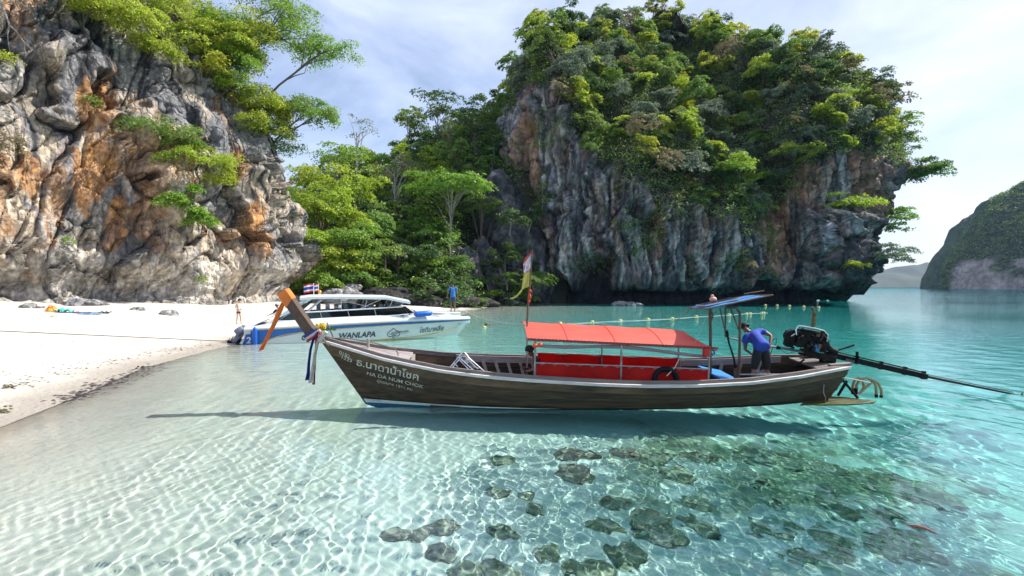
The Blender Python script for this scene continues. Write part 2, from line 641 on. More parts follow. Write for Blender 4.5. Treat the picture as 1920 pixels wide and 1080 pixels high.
# ------------------------------------------------------------------ water: wavy refracting sheet over a tinted body
def water_mats():
    out = []
    for nm, bumpy in (('shallow_water', False), ('open_water', True)):
        m = bpy.data.materials.new(nm)
        m.use_nodes = True
        t = m.node_tree
        t.nodes.remove(t.nodes['Principled BSDF'])
        g = t.nodes.new('ShaderNodeBsdfGlass')
        g.inputs['IOR'].default_value = 1.33
        g.inputs['Roughness'].default_value = 0.0
        g.inputs['Color'].default_value = (1, 1, 1, 1)
        t.links.new(g.outputs[0], t.nodes['Material Output'].inputs['Surface'])
        if bumpy:
            geo = t.nodes.new('ShaderNodeNewGeometry')
            mpp = t.nodes.new('ShaderNodeMapping')
            mpp.inputs['Rotation'].default_value = (0, 0, R(-18))
            mpp.inputs['Scale'].default_value = (0.55, 1.0, 1.0)
            t.links.new(geo.outputs['Position'], mpp.inputs['Vector'])
            n1 = t.nodes.new('ShaderNodeTexNoise')
            n1.inputs['Scale'].default_value = 1.9
            n1.inputs['Detail'].default_value = 5
            n1.inputs['Roughness'].default_value = 0.55
            n1.inputs['Distortion'].default_value = 0.4
            t.links.new(mpp.outputs[0], n1.inputs['Vector'])
            # breeze patches: calmer lanes and rougher ones
            n2 = t.nodes.new('ShaderNodeTexNoise')
            n2.inputs['Scale'].default_value = 0.035
            n2.inputs['Detail'].default_value = 3
            t.links.new(mpp.outputs[0], n2.inputs['Vector'])
            mr2 = t.nodes.new('ShaderNodeMapRange')
            mr2.inputs['From Min'].default_value, mr2.inputs['From Max'].default_value = .35, .65
            mr2.inputs['To Min'].default_value, mr2.inputs['To Max'].default_value = .35, 1.2
            t.links.new(n2.outputs['Fac'], mr2.inputs['Value'])
            ln = t.nodes.new('ShaderNodeVectorMath')
            ln.operation = 'LENGTH'
            t.links.new(geo.outputs['Position'], ln.inputs[0])
            mr = t.nodes.new('ShaderNodeMapRange')
            mr.inputs['From Min'].default_value, mr.inputs['From Max'].default_value = 8, 24
            mr.inputs['To Max'].default_value = WATER_BUMP
            t.links.new(ln.outputs['Value'], mr.inputs['Value'])
            ml = t.nodes.new('ShaderNodeMath')
            ml.operation = 'MULTIPLY'
            t.links.new(mr.outputs[0], ml.inputs[0])
            t.links.new(mr2.outputs[0], ml.inputs[1])
            b = t.nodes.new('ShaderNodeBump')
            b.inputs['Distance'].default_value = 0.16
            t.links.new(ml.outputs[0], b.inputs['Strength'])
            t.links.new(n1.outputs['Fac'], b.inputs['Height'])
            t.links.new(b.outputs[0], g.inputs['Normal'])
        out.append(m)
    m = bpy.data.materials.new('water_body')
    m.use_nodes = True
    t = m.node_tree
    t.nodes.remove(t.nodes['Principled BSDF'])
    va = t.nodes.new('ShaderNodeVolumeAbsorption')
    va.inputs['Color'].default_value = WATER_COL
    va.inputs['Density'].default_value = WATER_DENS
    t.links.new(va.outputs[0], t.nodes['Material Output'].inputs['Volume'])
    out.append(m)
    return out

WATER_BUMP = 0.5
WATER_COL = (0.08, 0.82, 0.85, 1)
WATER_DENS = 0.38
rings = [0.4]
while rings[-1] < 3400:
    r_ = rings[-1]
    rings.append(r_ + (.09 if r_ < 4.4 else max(.022, .44 * r_ * r_ / 1386.0)) if r_ < 900 else r_ * 1.35)
rings = np.array(rings)
ang = np.concatenate([np.linspace(R(44), R(136), 900), np.linspace(R(136), R(404), 90)[1:-1]])
RR, AA = np.meshgrid(rings, ang, indexing='ij')
WX, WY = RR * np.cos(AA), RR * np.sin(AA)
DR = np.gradient(rings)[:, None] + 0 * AA
rw = np.random.default_rng(4)
WZ = np.zeros_like(WX)
sd = shore_dist(WX, WY)
near = RR < 60
for k in range(64):
    lam = 0.105 * 2 ** (rw.random() ** 1.3 * 4.2)
    a_ = R(10) + rw.normal(0, .55)
    if rw.random() < .15: a_ = rw.random() * 6.28
    K = 2 * math.pi / lam
    amp = .0098 / K * (0.6 + .8 * rw.random()) * (1.0 if lam < .5 else .55)
    fade = sstep(2.5, 5.5, lam / DR)
    WZ += np.where(near, amp * fade * np.sin(K * (WX * math.cos(a_) + WY * math.sin(a_)) + rw.random() * 6.28 + .8 * np.sin(WX * .7 + WY * .5 + k)), 0)
WZ *= sstep(0, 3.5, sd) * .85 + .15
WZ *= 1 + .7 * sstep(14, 24, sd)
gust = np.zeros_like(WX)
nm_ = RR < 70
gust[nm_] = fbm(np.stack([WX[nm_] * .32, WY[nm_] * .22, 0 * WX[nm_]], -1), 2, 515)
WZ *= np.clip(1 + 1.1 * gust, .35, 1.7)
WZ = WZ * (sd > -4)
nr, na = WX.shape
WV = np.stack([WX, WY, WZ], -1).reshape(-1, 3)
WF = grid_faces(nr, na, wrap=True)[:, ::-1]
cen = WV[WF].mean(1)
mi_ = (np.hypot(cen[:, 0], cen[:, 1]) > 8).astype(np.int32)
# closed body that carries the colour: its skin lies just above the wave crests
bx = _axis(-3450, 3450, -50, 50, .9)
by = _axis(-3450, 3450, 0, 60, .9)
BX, BY = np.meshgrid(bx, by)
bs = shore_dist(BX, BY)
BZ = .004 + WZ.max() * 1.02 * (sstep(-.5, 3.0, bs) * .8 + .2) * (1 - .96 * sstep(22, 48, np.hypot(BX, BY)))
BV = np.stack([BX, BY, BZ], -1).reshape(-1, 3)
nb_y, nb_x = BX.shape
BF = grid_faces(nb_y, nb_x)
ii = np.arange(nb_y * nb_x).reshape(nb_y, nb_x)
loop = np.concatenate([ii[0, :], ii[1:, -1], ii[-1, -2::-1], ii[-2:0:-1, 0]])
base0 = len(BV)
low = BV[loop].copy()
low[:, 2] = -16.0
lv = np.arange(len(loop)) + base0
side = np.stack([np.roll(loop, -1), loop, lv, np.roll(lv, -1)], -1)
cb = base0 + len(loop)
BV = np.concatenate([BV, low, [[-3450, -3450, -16], [3450, -3450, -16], [3450, 3450, -16], [-3450, 3450, -16]]])
bot = np.array([[cb, cb + 3, cb + 2, cb + 1]])
WM = water_mats()
wme = np_mesh('water', WV, WF, WM[:2])
wme.polygons.foreach_set('material_index', mi_)
water = link('water', wme)
tag(water, kind='structure')
body = link('water_body', np_mesh('water_body', BV, np.concatenate([BF, side, bot]), WM[2], smooth=False), water)
tag(body, kind='structure')
water.cycles.is_caustics_caster = True

# ------------------------------------------------------------------ air
hz, t_, p_ = new_mat('haze')
t_.nodes.remove(p_)
pv = t_.nodes.new('ShaderNodeVolumePrincipled')
pv.inputs['Color'].default_value = (.44, .62, 1.0, 1)
pv.inputs['Density'].default_value = 0.00006
pv.inputs['Anisotropy'].default_value = 0.2
t_.links.new(pv.outputs[0], t_.nodes['Material Output'].inputs['Volume'])
haze = MB().box((0, 0, 57), (7200, 7200, 150)).build('haze', hz)
tag(haze, kind='stuff')
# ================================================================== ROCK
ROCK_NEAR = rock_mat('limestone_near', 2.4, 1.0, 0.22, .38)
ROCK_FAR = rock_mat('limestone_far', 1.1, 0.9, 0.45, .5)
ROCK_SMALL = rock_mat('boulder_rock', 3.0, 0.8, 0.12)

def mixc(a, b, m):
    return a * (1 - m[:, None]) + np.array(b) * m[:, None]

def catmull(P, n):
    """dense points on an open Catmull-Rom spline"""
    P = np.asarray(P, float)
    Q = np.vstack([2 * P[0] - P[1], P, 2 * P[-1] - P[-2]])
    out = []
    t = np.linspace(0, len(P) - 1, n)
    for tt in t:
        i = min(int(tt), len(P) - 2)
        f = tt - i
        p0, p1, p2, p3 = Q[i], Q[i + 1], Q[i + 2], Q[i + 3]
        out.append(.5 * ((2 * p1) + (p2 - p0) * f + (2 * p0 - 5 * p1 + 4 * p2 - p3) * f * f + (3 * p1 - p0 - 3 * p2 + p3) * f ** 3))
    return np.array(out)

def facets(L, sc, seed):
    f1, f2, cid, of = worley(L / np.array(sc), seed)
    tilt = (of * (_RV[cid] * 2 - 1)).sum(1)
    h = _RV[(cid * 7 + 3) % 256, 0] * 2 - 1
    return .45 * h + 1.25 * tilt, 1 - sstep(0, .10, f2 - f1), h

# ------------------------------------------------------------------ left cliff
def build_cliff():
    base = catmull([(-56, 8), (-46, 20), (-37, 32), (-30.5, 40.5), (-26.0, 46.5), (-23.7, 50.6), (-23.2, 53.5), (-25, 58), (-30, 63), (-38, 68)], 900)
    seg = np.hypot(*np.diff(base, axis=0).T)
    s = np.concatenate([[0], np.cumsum(seg)])
    ns = 480
    # finer where the camera sees it
    si = np.concatenate([np.linspace(0, 20, 60)[:-1], np.linspace(20, s[-1] - 10, ns)[:-1], np.linspace(s[-1] - 10, s[-1], 40)])
    bx_, by_ = np.interp(si, s, base[:, 0]), np.interp(si, s, base[:, 1])
    tx, ty = np.gradient(bx_), np.gradient(by_)
    ln = np.hypot(tx, ty)
    nx_, ny_ = ty / ln, -tx / ln                       # outward, towards the beach
    zs = np.concatenate([np.linspace(-1.5, 31, 310)])
    prof_z = [-2, .5, 1.0, 1.8, 3.0, 4.2, 5.2, 6.5, 9, 12, 14.5, 17, 20, 24, 28, 31]
    prof_o = [.3, .2, -.9, -1.7, -1.2, .25, .7, .5, .1, -.3, -.9, -1.3, -2.2, -3.4, -6.5, -12.0]
    off = np.interp(zs, prof_z, prof_o)
    S, ZZ = np.meshgrid(si, zs)
    # the right-hand end leans back in steps and stays lower
    endm = sstep(s[-1] * .70, s[-1] * .86, S)
    low = 1 + .0 * S
    O = off[:, None] + 0 * S
    O -= endm * np.interp(ZZ, [0, 9, 14, 17, 20, 26], [0, .3, 1.4, 3.4, 8, 14])
    # notch under the overhang is deepest in the middle of the wall
    Xc = bx_[None, :] + nx_[None, :] * O
    Yc = by_[None, :] + ny_[None, :] * O
    P = np.stack([Xc, Yc, ZZ], -1).reshape(-1, 3)
    tang = np.stack([tx / ln, ty / ln], -1)
    a = S.ravel()
    z = P[:, 2]
    L = np.stack([a, np.zeros_like(a), z], -1)         # wall coordinates: along, -, up
    warp = np.stack([fbm(L * .22, 3, 21), fbm(L * .22, 3, 22), fbm(L * .22, 3, 23)], -1)
    # leaning slabs
    q = L + warp * np.array([1.0, 1, 1.0])
    qa = q[:, 0] * .86 - q[:, 2] * .46
    qb = q[:, 0] * .46 + q[:, 2] * .86
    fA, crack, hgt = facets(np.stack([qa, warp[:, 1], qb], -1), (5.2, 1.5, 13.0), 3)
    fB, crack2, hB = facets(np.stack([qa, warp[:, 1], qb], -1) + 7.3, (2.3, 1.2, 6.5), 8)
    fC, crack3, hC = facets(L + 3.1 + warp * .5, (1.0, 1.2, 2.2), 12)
    lowm = 1 - sstep(3.5, 6.5, z)                       # wave-smoothed foot
    D = 2.1 * fbm(L / 9., 3, 31) + 1.35 * fA * (1 - .6 * lowm) - .35 * crack * (1 - .5 * lowm)
    D += (.48 * fB - .14 * crack2) * (1 - .45 * lowm) + (.11 * fC - .05 * crack3) * (1 - .3 * lowm)
    D += .12 * fbm(L * np.array([.9, 1, .5]), 4, 41, ridged=True) + .07 * fbm(L * 2.1, 4, 51)
    # narrow clefts that run down the face
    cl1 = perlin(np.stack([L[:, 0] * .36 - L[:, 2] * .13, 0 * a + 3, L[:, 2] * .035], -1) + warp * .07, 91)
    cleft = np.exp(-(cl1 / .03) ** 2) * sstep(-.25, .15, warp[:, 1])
    D -= .55 * cleft * (1 - .5 * lowm)
    flute = fbm(np.stack([a * 1.3, 0 * a, z * .22], -1), 3, 61, ridged=True)
    D += .18 * flute * sstep(1, 5, z)
    D += .26 * fbm(L * np.array([.9, 1, 1.3]), 4, 71, ridged=True) * lowm
    Nv = np.stack([np.tile(nx_, len(zs)), np.tile(ny_, len(zs)), np.zeros(len(P))], -1)
    Vv = P + Nv * D[:, None]
    Vv[:, 2] += .25 * fbm(L * .5, 3, 81)
    # ---- mineral colours (stains that stay whatever the light), plus painted crack shade
    def st(k, sx, sz, seed, lo, hi):
        return sstep(lo, hi, fbm(np.stack([a * sx + warp[:, 0], z * 0 + k, z * sz + a * .35 * sz], -1), 4, seed))
    c = np.tile(np.array([.41, .385, .345]), (len(P), 1))
    c = mixc(c, (.56, .47, .36), st(1, .35, .10, 101, -.25, .12))           # cream rock
    c = mixc(c, (.22, .225, .245), st(2, .5, .07, 102, .04, .3) * (.85 - .5 * lowm))   # grey-blue lichened faces
    c = mixc(c, (.24, .24, .25), sstep(.25, .75, hgt) * sstep(-.3, .2, warp[:, 1]) * .8 * (1 - lowm))
    upm = sstep(11, 16, z + 3 * warp[:, 0])
    c = mixc(c, (.12, .123, .128), upm * .35)
    c = mixc(c, (.06, .06, .063), st(3, 1.1, .07, 103, .12, .32) * (.35 + .65 * sstep(5, 12, z)))  # black streaks
    # iron stains: general streaks plus the large ones on this wall
    org = st(4, .45, .09, 104, .18, .40) * (.3 + .2 * sstep(3, 6, z))
    Vx = 960 + FOC * Vv[:, 0] / Vv[:, 1]
    Vz = Vv[:, 2]
    for (u, zz, su, sz_, w) in ((175, 11.5, 45, 3.2, 1.), (180, 16.5, 38, 2.6, .9), (60, 10.5, 45, 1.6, .8), (215, 7.5, 28, 2.6, .8), (475, 8.5, 24, 3.4, 1.), (440, 13.5, 26, 2.0, .9), (490, 6.3, 26, 1.6, .9), (105, 9.5, 30, 2.5, .5)):
        g = np.exp(-((Vx - u - (Vz - zz) * 4) / su) ** 2 - ((Vz - zz) / sz_) ** 2)
        org = np.maximum(org, w * sstep(.38, .66, g + .36 * fbm(q * np.array([1.1, 1, .22]), 4, 111)))
    c = mixc(c, (.47, .235, .095), org * .85)
    c = mixc(c, (.52, .26, .07), org * sstep(.05, .3, fbm(L * 1.2, 3, 113)) * .6)
    foot = lowm * sstep(.2, 2, z)
    c = mixc(c, (.62, .575, .51), foot * st(6, .9, .35, 106, -.25, .2) * .9)
    c = mixc(c, (.24, .215, .19), (1 - sstep(.8, 2.2, z + warp[:, 0])) * .75)
    c = mixc(c, (.06, .058, .055), np.maximum(crack, np.maximum(crack2 * .6, np.clip(cleft, 0, 1))) * .35)  # cracks and clefts darkened in the colour, as shade would fall
    spk = fbm(L * 3.1, 4, 120)
    c = c * (1 + .45 * spk)[:, None]
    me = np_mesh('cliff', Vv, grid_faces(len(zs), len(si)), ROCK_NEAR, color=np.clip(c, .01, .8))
    o = link('cliff', me)
    tag(o, kind='structure')
    return Vv.reshape(len(zs), len(si), 3), Nv.reshape(len(zs), len(si), 3)

CLV, CLN = build_cliff()

# ------------------------------------------------------------------ great rock island
I_LEV = [-5, 0, 2.4, 3.6, 8, 15, 22, 30, 36, 42, 47, 52.5, 58.5, 63]
I_XMIN = [-.5, -.5, -1.0, -1.8, -1.6, -1.4, -1.2, -1.0, -.6, 1.5, 5, 11.5, 20, 31]
I_XMAX = [54, 54, 56, 57.8, 59.5, 64, 71, 73, 69, 62.5, 55.5, 48.5, 42.5, 38]
I_BACK = [138, 138, 138, 138, 139, 140, 141, 141, 139, 136, 133, 128, 122, 117]

def cliff_top(x):
    return np.interp(x, [-4, 7, 10, 13, 20, 28, 34, 38, 41, 45, 53, 60, 70], [36, 34, 26, 20, 17, 13, 10.5, 11, 15, 20, 23, 25, 22])

def build_island():
    nth, nz = 620, 250
    # angle spacing is dense over the side that faces the beach
    td = np.linspace(-R(195), R(165), 24001)
    e0 = 2 / 4.2
    px_, py_ = 34 * np.sign(np.cos(td)) * np.abs(np.cos(td)) ** e0, 27 * np.sign(np.sin(td)) * np.abs(np.sin(td)) ** e0
    al = np.concatenate([[0], np.cumsum(np.hypot(np.diff(px_), np.diff(py_)))])
    wd_ = np.where(td[1:] < R(25), 1.0, .18)
    al = np.concatenate([[0], np.cumsum(np.diff(al) * wd_)])
    th = np.interp(np.linspace(0, al[-1], nth + 1)[:-1], al, td)
    zs = np.concatenate([np.linspace(-5, 3.6, 26)[:-1], np.linspace(3.6, 40, 160)[:-1], np.linspace(40, 63, 72)])
    xm, xM, yb = (np.interp(zs, I_LEV, k) for k in (I_XMIN, I_XMAX, I_BACK))
    cx, hx = (xm + xM) / 2, (xM - xm) / 2
    ct, sn = np.cos(th), np.sin(th)
    ex = 2 / 4.2
    X = cx[:, None] + hx[:, None] * np.sign(ct) * np.abs(ct) ** ex
    sy = np.sign(sn) * np.abs(sn) ** ex
    ZZ = np.repeat(zs[:, None], len(th), 1)
    ht = cliff_top(X)
    yf0 = np.interp(X, [-4, 0, 6, 15, 26, 38, 43, 48, 55, 62, 70], [85.5, 84, 82.5, 80.5, 80.5, 82.5, 84.5, 82.5, 83, 85, 86])
    up = np.clip(ZZ - ht, 0, None)
    yf = yf0 + .40 * up + .010 * up ** 2 + .06 * np.clip(ZZ, 0, None)
    yf = yf + 2.4 * (1 - sstep(1.2, 3.4, ZZ))                         # tidal notch
    yc = (yf + yb[:, None]) / 2
    Yh = (yb[:, None] - yf) / 2
    Yv = yc + Yh * sy
    P = np.stack([X, Yv, ZZ], -1)
    # normals of the plain form
    du = np.roll(P, -1, 1) - np.roll(P, 1, 1)
    dv = np.gradient(P, axis=0)
    N = np.cross(du, dv)
    N /= np.linalg.norm(N, axis=-1)[..., None] + 1e-9
    P, N = P.reshape(-1, 3), N.reshape(-1, 3)
    z = P[:, 2]
    veg = sstep(-1.5, 2.0, z - cliff_top(P[:, 0]) + 3 * fbm(P * .12, 3, 7))
    w = np.stack([fbm(P * .1, 3, 201), fbm(P * .1, 3, 202), fbm(P * .1, 3, 203)], -1)
    Pv = P * np.array([1, 1, .16]) + w * .8
    rid = fbm(Pv / 3.4, 4, 211, ridged=True)
    rid2 = fbm(Pv / 1.1, 4, 221, ridged=True)
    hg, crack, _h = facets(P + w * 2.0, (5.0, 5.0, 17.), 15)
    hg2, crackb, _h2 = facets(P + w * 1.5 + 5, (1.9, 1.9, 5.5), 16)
    D = 2.2 * fbm(P / 16., 3, 231) + 1.5 * hg * (1 - veg * .6) + (.75 * hg2 - .3 * crackb) * (1 - veg * .6) + (rid - .1) * 1.7 * (1 - .5 * veg) + 1.0 * rid2 * (1 - .6 * veg) + .35 * fbm(P * .9, 4, 241) - 1.0 * crack * (1 - veg)
    D += veg * 1.6 * fbm(P / 6., 3, 251)
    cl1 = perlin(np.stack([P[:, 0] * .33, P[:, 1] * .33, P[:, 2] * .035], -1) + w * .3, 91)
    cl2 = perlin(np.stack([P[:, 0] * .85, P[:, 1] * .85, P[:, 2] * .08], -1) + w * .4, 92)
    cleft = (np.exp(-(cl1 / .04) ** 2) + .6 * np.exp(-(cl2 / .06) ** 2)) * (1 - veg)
    D -= 1.1 * cleft
    zf = sstep(2.0, 4.5, z)
    D = D * (.25 + .75 * zf)
    # projecting block at the right end, with a ledge on top
    blk = sstep(44.5, 47.5, P[:, 0]) * (1 - sstep(57, 60, P[:, 0])) * sstep(1.5, 5, z) * (1 - sstep(13.8, 15.6, z + .7 * w[:, 0])) * (N[:, 1] < 0)
    D += 3.4 * blk
    # recess left of it
    D -= 1.6 * np.exp(-((P[:, 0] - 42.5) / 3.0) ** 2) * sstep(3, 6, z) * (1 - sstep(20, 26, z)) * (N[:, 1] < 0)
    # cave
    for (x0, z0, rx, rz, dp) in ((12.8, 4.6, 3.2, 3.0, 5.0), (7.0, 3.0, 2.2, 2.2, 3.0), (1, 2.4, 3, 1.8, 2.5), (40, 3, 3, 1.6, 2.5)):
        D -= dp * np.clip(1.25 - ((P[:, 0] - x0) / rx) ** 2 - ((z - z0) / rz) ** 2, 0, 1) * (N[:, 1] < 0)
    V = P + N * D[:, None]
    V[:, 2] += .4 * fbm(P * .35, 3, 261) * zf
    # ---- colours
    def st(seed, sx, sz, lo, hi):
        return sstep(lo, hi, fbm(np.stack([P[:, 0] * sx + w[:, 0] * 1.2, P[:, 1] * sx, z * sz], -1), 4, seed))
    c = np.tile(np.array([.22, .23, .25]), (len(P), 1))
    c = mixc(c, (.46, .45, .42), st(301, .55, .07, .0, .3) * .85)
    c = mixc(c, (.085, .09, .105), st(302, .8, .06, .0, .3) * .8)
    c = mixc(c, (.55, .53, .49), st(303, 1.1, .06, .10, .34) * .75)
    c = mixc(c, (.06, .065, .075), st(306, 2.0, .07, .04, .30) * .8)
    org = st(304, .7, .05, .16, .40) * .45
    for (x0, z0, sx, sz, wgt) in ((3.2, 24.5, 2.2, 7.5, 1.), (41.5, 11, 3.4, 8, 1.), (46, 20, 4.5, 4.5, .9), (57, 21, 4.0, 6, .8), (22, 13, 1.5, 4.5, .6), (62, 15, 3, 8, .7)):
        g = np.exp(-((P[:, 0] - x0) / sx) ** 2 - ((z - z0) / sz) ** 2)
        org = np.maximum(org, wgt * sstep(.25, .75, g + .4 * fbm(Pv * .5, 4, 311)))
    c = mixc(c, (.42, .26, .165), org * .8)
    c = mixc(c, (.45, .20, .10), org * st(305, 1.2, .1, .0, .3) * .55)
    c = mixc(c, (.055, .06, .07), blk * .75 * sstep(-.25, .15, w[:, 1] + .3 * rid))
    c = mixc(c, (.03, .032, .034), np.maximum(crack, np.clip(cleft, 0, 1) * .8) * .4)  # painted shade: colour darkened along cracks and clefts
    c = mixc(c, (.022, .024, .026), 1 - sstep(1.9, 3.3, z + .5 * w[:, 0] - 1.6 * sstep(46, 52, P[:, 0])))          # tidal black band, painted higher at the right to dull bounced light
    c = mixc(c, (.035, .042, .02), veg * .9)
    c = c * (1 + .4 * fbm(P * 1.3, 3, 320))[:, None]
    F = grid_faces(len(zs), len(th), wrap=True)
    top = (len(zs) - 1) * len(th)
    V = np.vstack([V, V[top:].mean(0)[None] + [0, 0, .8]])
    c = np.vstack([c, c[-1:]])
    k = np.arange(len(th))
    ft = np.stack([top + k, top + (k + 1) % len(th), np.full(len(th), len(V) - 1), np.full(len(th), len(V) - 1)], -1)
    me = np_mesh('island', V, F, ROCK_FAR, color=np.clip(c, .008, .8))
    bmt = bmesh.new()
    bmt.from_mesh(me)
    bmt.verts.ensure_lookup_table()
    for a_, b_, c_, d_ in ft:
        try:
            fc = bmt.faces.new((bmt.verts[a_], bmt.verts[b_], bmt.verts[c_]))
            fc.smooth = True
        except ValueError:
            pass
    bmt.to_mesh(me)
    bmt.free()
    o = link('island', me)
    tag(o, kind='structure')
    o.cycles.is_caustics_receiver = True
    Nn = N
    return V[:-1], Nn, veg

ISV, ISN, ISVEG = build_island()

# ------------------------------------------------------------------ wooded saddle between the cliff and the island
def hill_z(x, y):
    d = np.interp(y, [58, 63, 68, 76, 90, 105, 118, 135, 160], [-1.5, -.4, 2.0, 8, 19, 29, 36, 38, 34])
    sx = np.interp(x, [-60, -42, -33, -22, -10, 0, 10], [.4, .55, .72, .80, 1.0, 1.08, 1.0])
    n = fbm(np.stack([x * .09, y * .09, 0 * x], -1).reshape(-1, 3), 4, 401).reshape(np.shape(x))
    cut = sstep(-9, -2.5, x + .06 * (y - 66)) * (1 - sstep(84, 90, y))
    return (d * sx + n * 3.0 * sstep(66, 78, y)) * (1 - cut) - 3.5 * cut

hxs, hys = np.linspace(-60, 12, 180), np.linspace(58, 160, 200)
HX, HY = np.meshgrid(hxs, hys)
HZ = hill_z(HX, HY)
SOIL = mat('forest_soil', (.045, .04, .028), .95, col2=(.03, .036, .016), scale=.6, bump=1.0, bscale=2)
hill = link('hillside', np_mesh('hillside', np.stack([HX, HY, HZ], -1).reshape(-1, 3), grid_faces(*HX.shape), SOIL))
tag(hill, kind='structure')

# ------------------------------------------------------------------ far island and the blue hills
def build_far_island():
    n1, n2 = 150, 90
    cx_, cy_, ax, ay, H = 768.0, 660.0, 230.0, 170.0, 128.0
    th = np.linspace(0, 2 * np.pi, n1, endpoint=False)
    rr = np.linspace(1, 0.02, n2)
    T, RRr = np.meshgrid(th, rr)
    X = cx_ + ax * RRr * np.cos(T)
    Y = cy_ + ay * RRr * np.sin(T)
    P = np.stack([X, Y, 0 * X], -1).reshape(-1, 3)
    n = fbm(P / 70., 4, 501).reshape(X.shape)
    Z = H * np.clip(1 - RRr ** 4.2, 0, 1) ** .95 * (1 + .30 * n)
    Z = np.where(RRr > .985, -4, Z)
    X2 = X + 8 * fbm(P / 25., 3, 502).reshape(X.shape)
    V = np.stack([X2, Y, Z], -1).reshape(-1, 3)
    c = np.tile(np.array([.05, .08, .035]), (len(V), 1))
    rockm = sstep(.02, .2, fbm(V / 30., 3, 503) + np.exp(-((V[:, 0] - 553) / 26) ** 2) * .9 - .35) * (V[:, 2] < 36) * (V[:, 1] < 660)
    c = mixc(c, (.40, .33, .29), rockm * .8)
    c = c * (1 + .5 * fbm(V * np.array([.25, .25, .05]), 3, 504))[:, None]
    me = np_mesh('far_island', V, grid_faces(n2, n1, wrap=True), rock_mat('far_rock', .2, .8, 3.0), color=np.clip(c, .01, .8))
    o = link('far_island', me)
    tag(o, kind='structure')
    return V.reshape(n2, n1, 3), rockm.reshape(n2, n1)

FIV, FIROCK = build_far_island()

def far_hills():
    xs = np.linspace(1200, 2900, 90)
    ys = np.linspace(2300, 2900, 14)
    X, Y = np.meshgrid(xs, ys)
    P = np.stack([X, Y, 0 * X], -1).reshape(-1, 3)
    rid = np.interp(X, [1200, 1500, 1750, 1900, 2100, 2400, 2900], [0, 60, 84, 108, 122, 118, 60])
    Z = rid * np.interp(Y, [2300, 2330, 2600, 2900], [-.05, .25, 1, .3]) + 22 * fbm(P / 190., 4, 601).reshape(X.shape) * np.interp(Y, [2300, 2400], [0, 1])
    o = link('hills', np_mesh('hills', np.stack([X, Y, Z], -1).reshape(-1, 3), grid_faces(*X.shape), mat('far_forest', (.04, .06, .03), .9, scale=.02)))
    tag(o, kind='structure')
far_hills()

# ================================================================== VEGETATION
LEAF = {
    'bright': leaf_mat('leaf_bright', (0.28, 0.38, 0.035), .45),
    'yellow': leaf_mat('leaf_yellow', (0.33, 0.4, 0.04), .45),
    'mid': leaf_mat('leaf_mid', (0.145, 0.25, 0.04), .40),
    'dark': leaf_mat('leaf_dark', (0.075, 0.145, 0.034), .30),
    'grey': leaf_mat('leaf_grey', (0.17, 0.225, 0.14), .30),
    'olive': leaf_mat('leaf_olive', (0.21, 0.19, 0.085), .30),
    'fresh': leaf_mat('leaf_fresh', (0.175, 0.31, 0.036), .45),
}
BARK = mat('bark', (.16, .13, .10), .9, col2=(.09, .075, .06), scale=8, stretch=(3, 3, 1), bump=.6)
PALEBARK = mat('pale_bark', (.36, .33, .29), .9, col2=(.22, .20, .17), scale=8, stretch=(3, 3, 1), bump=.6)

def leaf_quads(C, Nrm, size, rng, aspect=.5, jitter=.6):
    """C: centres, Nrm: preferred normals. Folded pointed leaves, two triangles each."""
    n = len(C)
    Nn = Nrm + rng.normal(0, jitter, (n, 3))
    Nn /= np.linalg.norm(Nn, axis=1)[:, None] + 1e-9
    r = rng.normal(size=(n, 3))
    T = np.cross(Nn, r)
    T /= np.linalg.norm(T, axis=1)[:, None] + 1e-9
    B = np.cross(Nn, T)
    s = size * (0.65 + .7 * rng.random(n))[:, None]
    a = C - T * s * .5
    b = C + B * s * aspect * .5 + Nn * s * .06
    c = C + T * s * .5 - Nn * s * .10
    d = C - B * s * aspect * .5 + Nn * s * .06
    V = np.stack([a, b, c, d], 1).reshape(-1, 3)
    F = np.arange(n * 4).reshape(n, 4)
    return V, F

def crown_points(rng, Rr, H, clumps, sprays, leaves, flat=.5, zc=0.0, fill=.35, spray_r=.3, droop=.15):
    """layered crown: clumps on an uneven ellipsoid, each of flat sprays of leaves"""
    Cs, Ns, cl = [], [], []
    for k in range(clumps):
        while True:
            p = rng.uniform(-1, 1, 3)
            l = np.linalg.norm(p)
            if fill < l < 1 and p[2] > -.55: break
        cc = p * np.array([Rr, Rr, H * .5]) * (0.8 + .25 * rng.random())
        cr_ = Rr * rng.uniform(.26, .46)
        cl.append((cc, cr_))
        for j in range(sprays):
            q = rng.normal(size=3)
            q /= np.linalg.norm(q)
            if q[2] < -.25: q[2] *= -.6
            sp = cc + q * np.array([cr_, cr_, cr_ * flat]) * rng.uniform(.55, 1.05)
            out = sp / (np.linalg.norm(sp) + 1e-6)
            nrm = np.array([0, 0, 1.0]) + out * .55 + q * .3
            nrm /= np.linalg.norm(nrm)
            t1 = np.cross(nrm, rng.normal(size=3)); t1 /= np.linalg.norm(t1)
            t2 = np.cross(nrm, t1)
            m = leaves
            rad = spray_r * np.sqrt(rng.random(m))
            an = rng.random(m) * 6.283
            pts = sp + (t1[None] * (rad * np.cos(an))[:, None] + t2[None] * (rad * np.sin(an))[:, None]) * 1.0
            pts = pts - np.array([0, 0, 1]) * (droop * (rad / spray_r) ** 2 * spray_r * 1.5)[:, None] + rng.normal(0, spray_r * .12, (m, 3))
            Cs.append(pts)
            Ns.append(np.repeat(nrm[None], m, 0))
    C = np.concatenate(Cs)
    C[:, 2] += zc
    return C, np.concatenate(Ns), cl

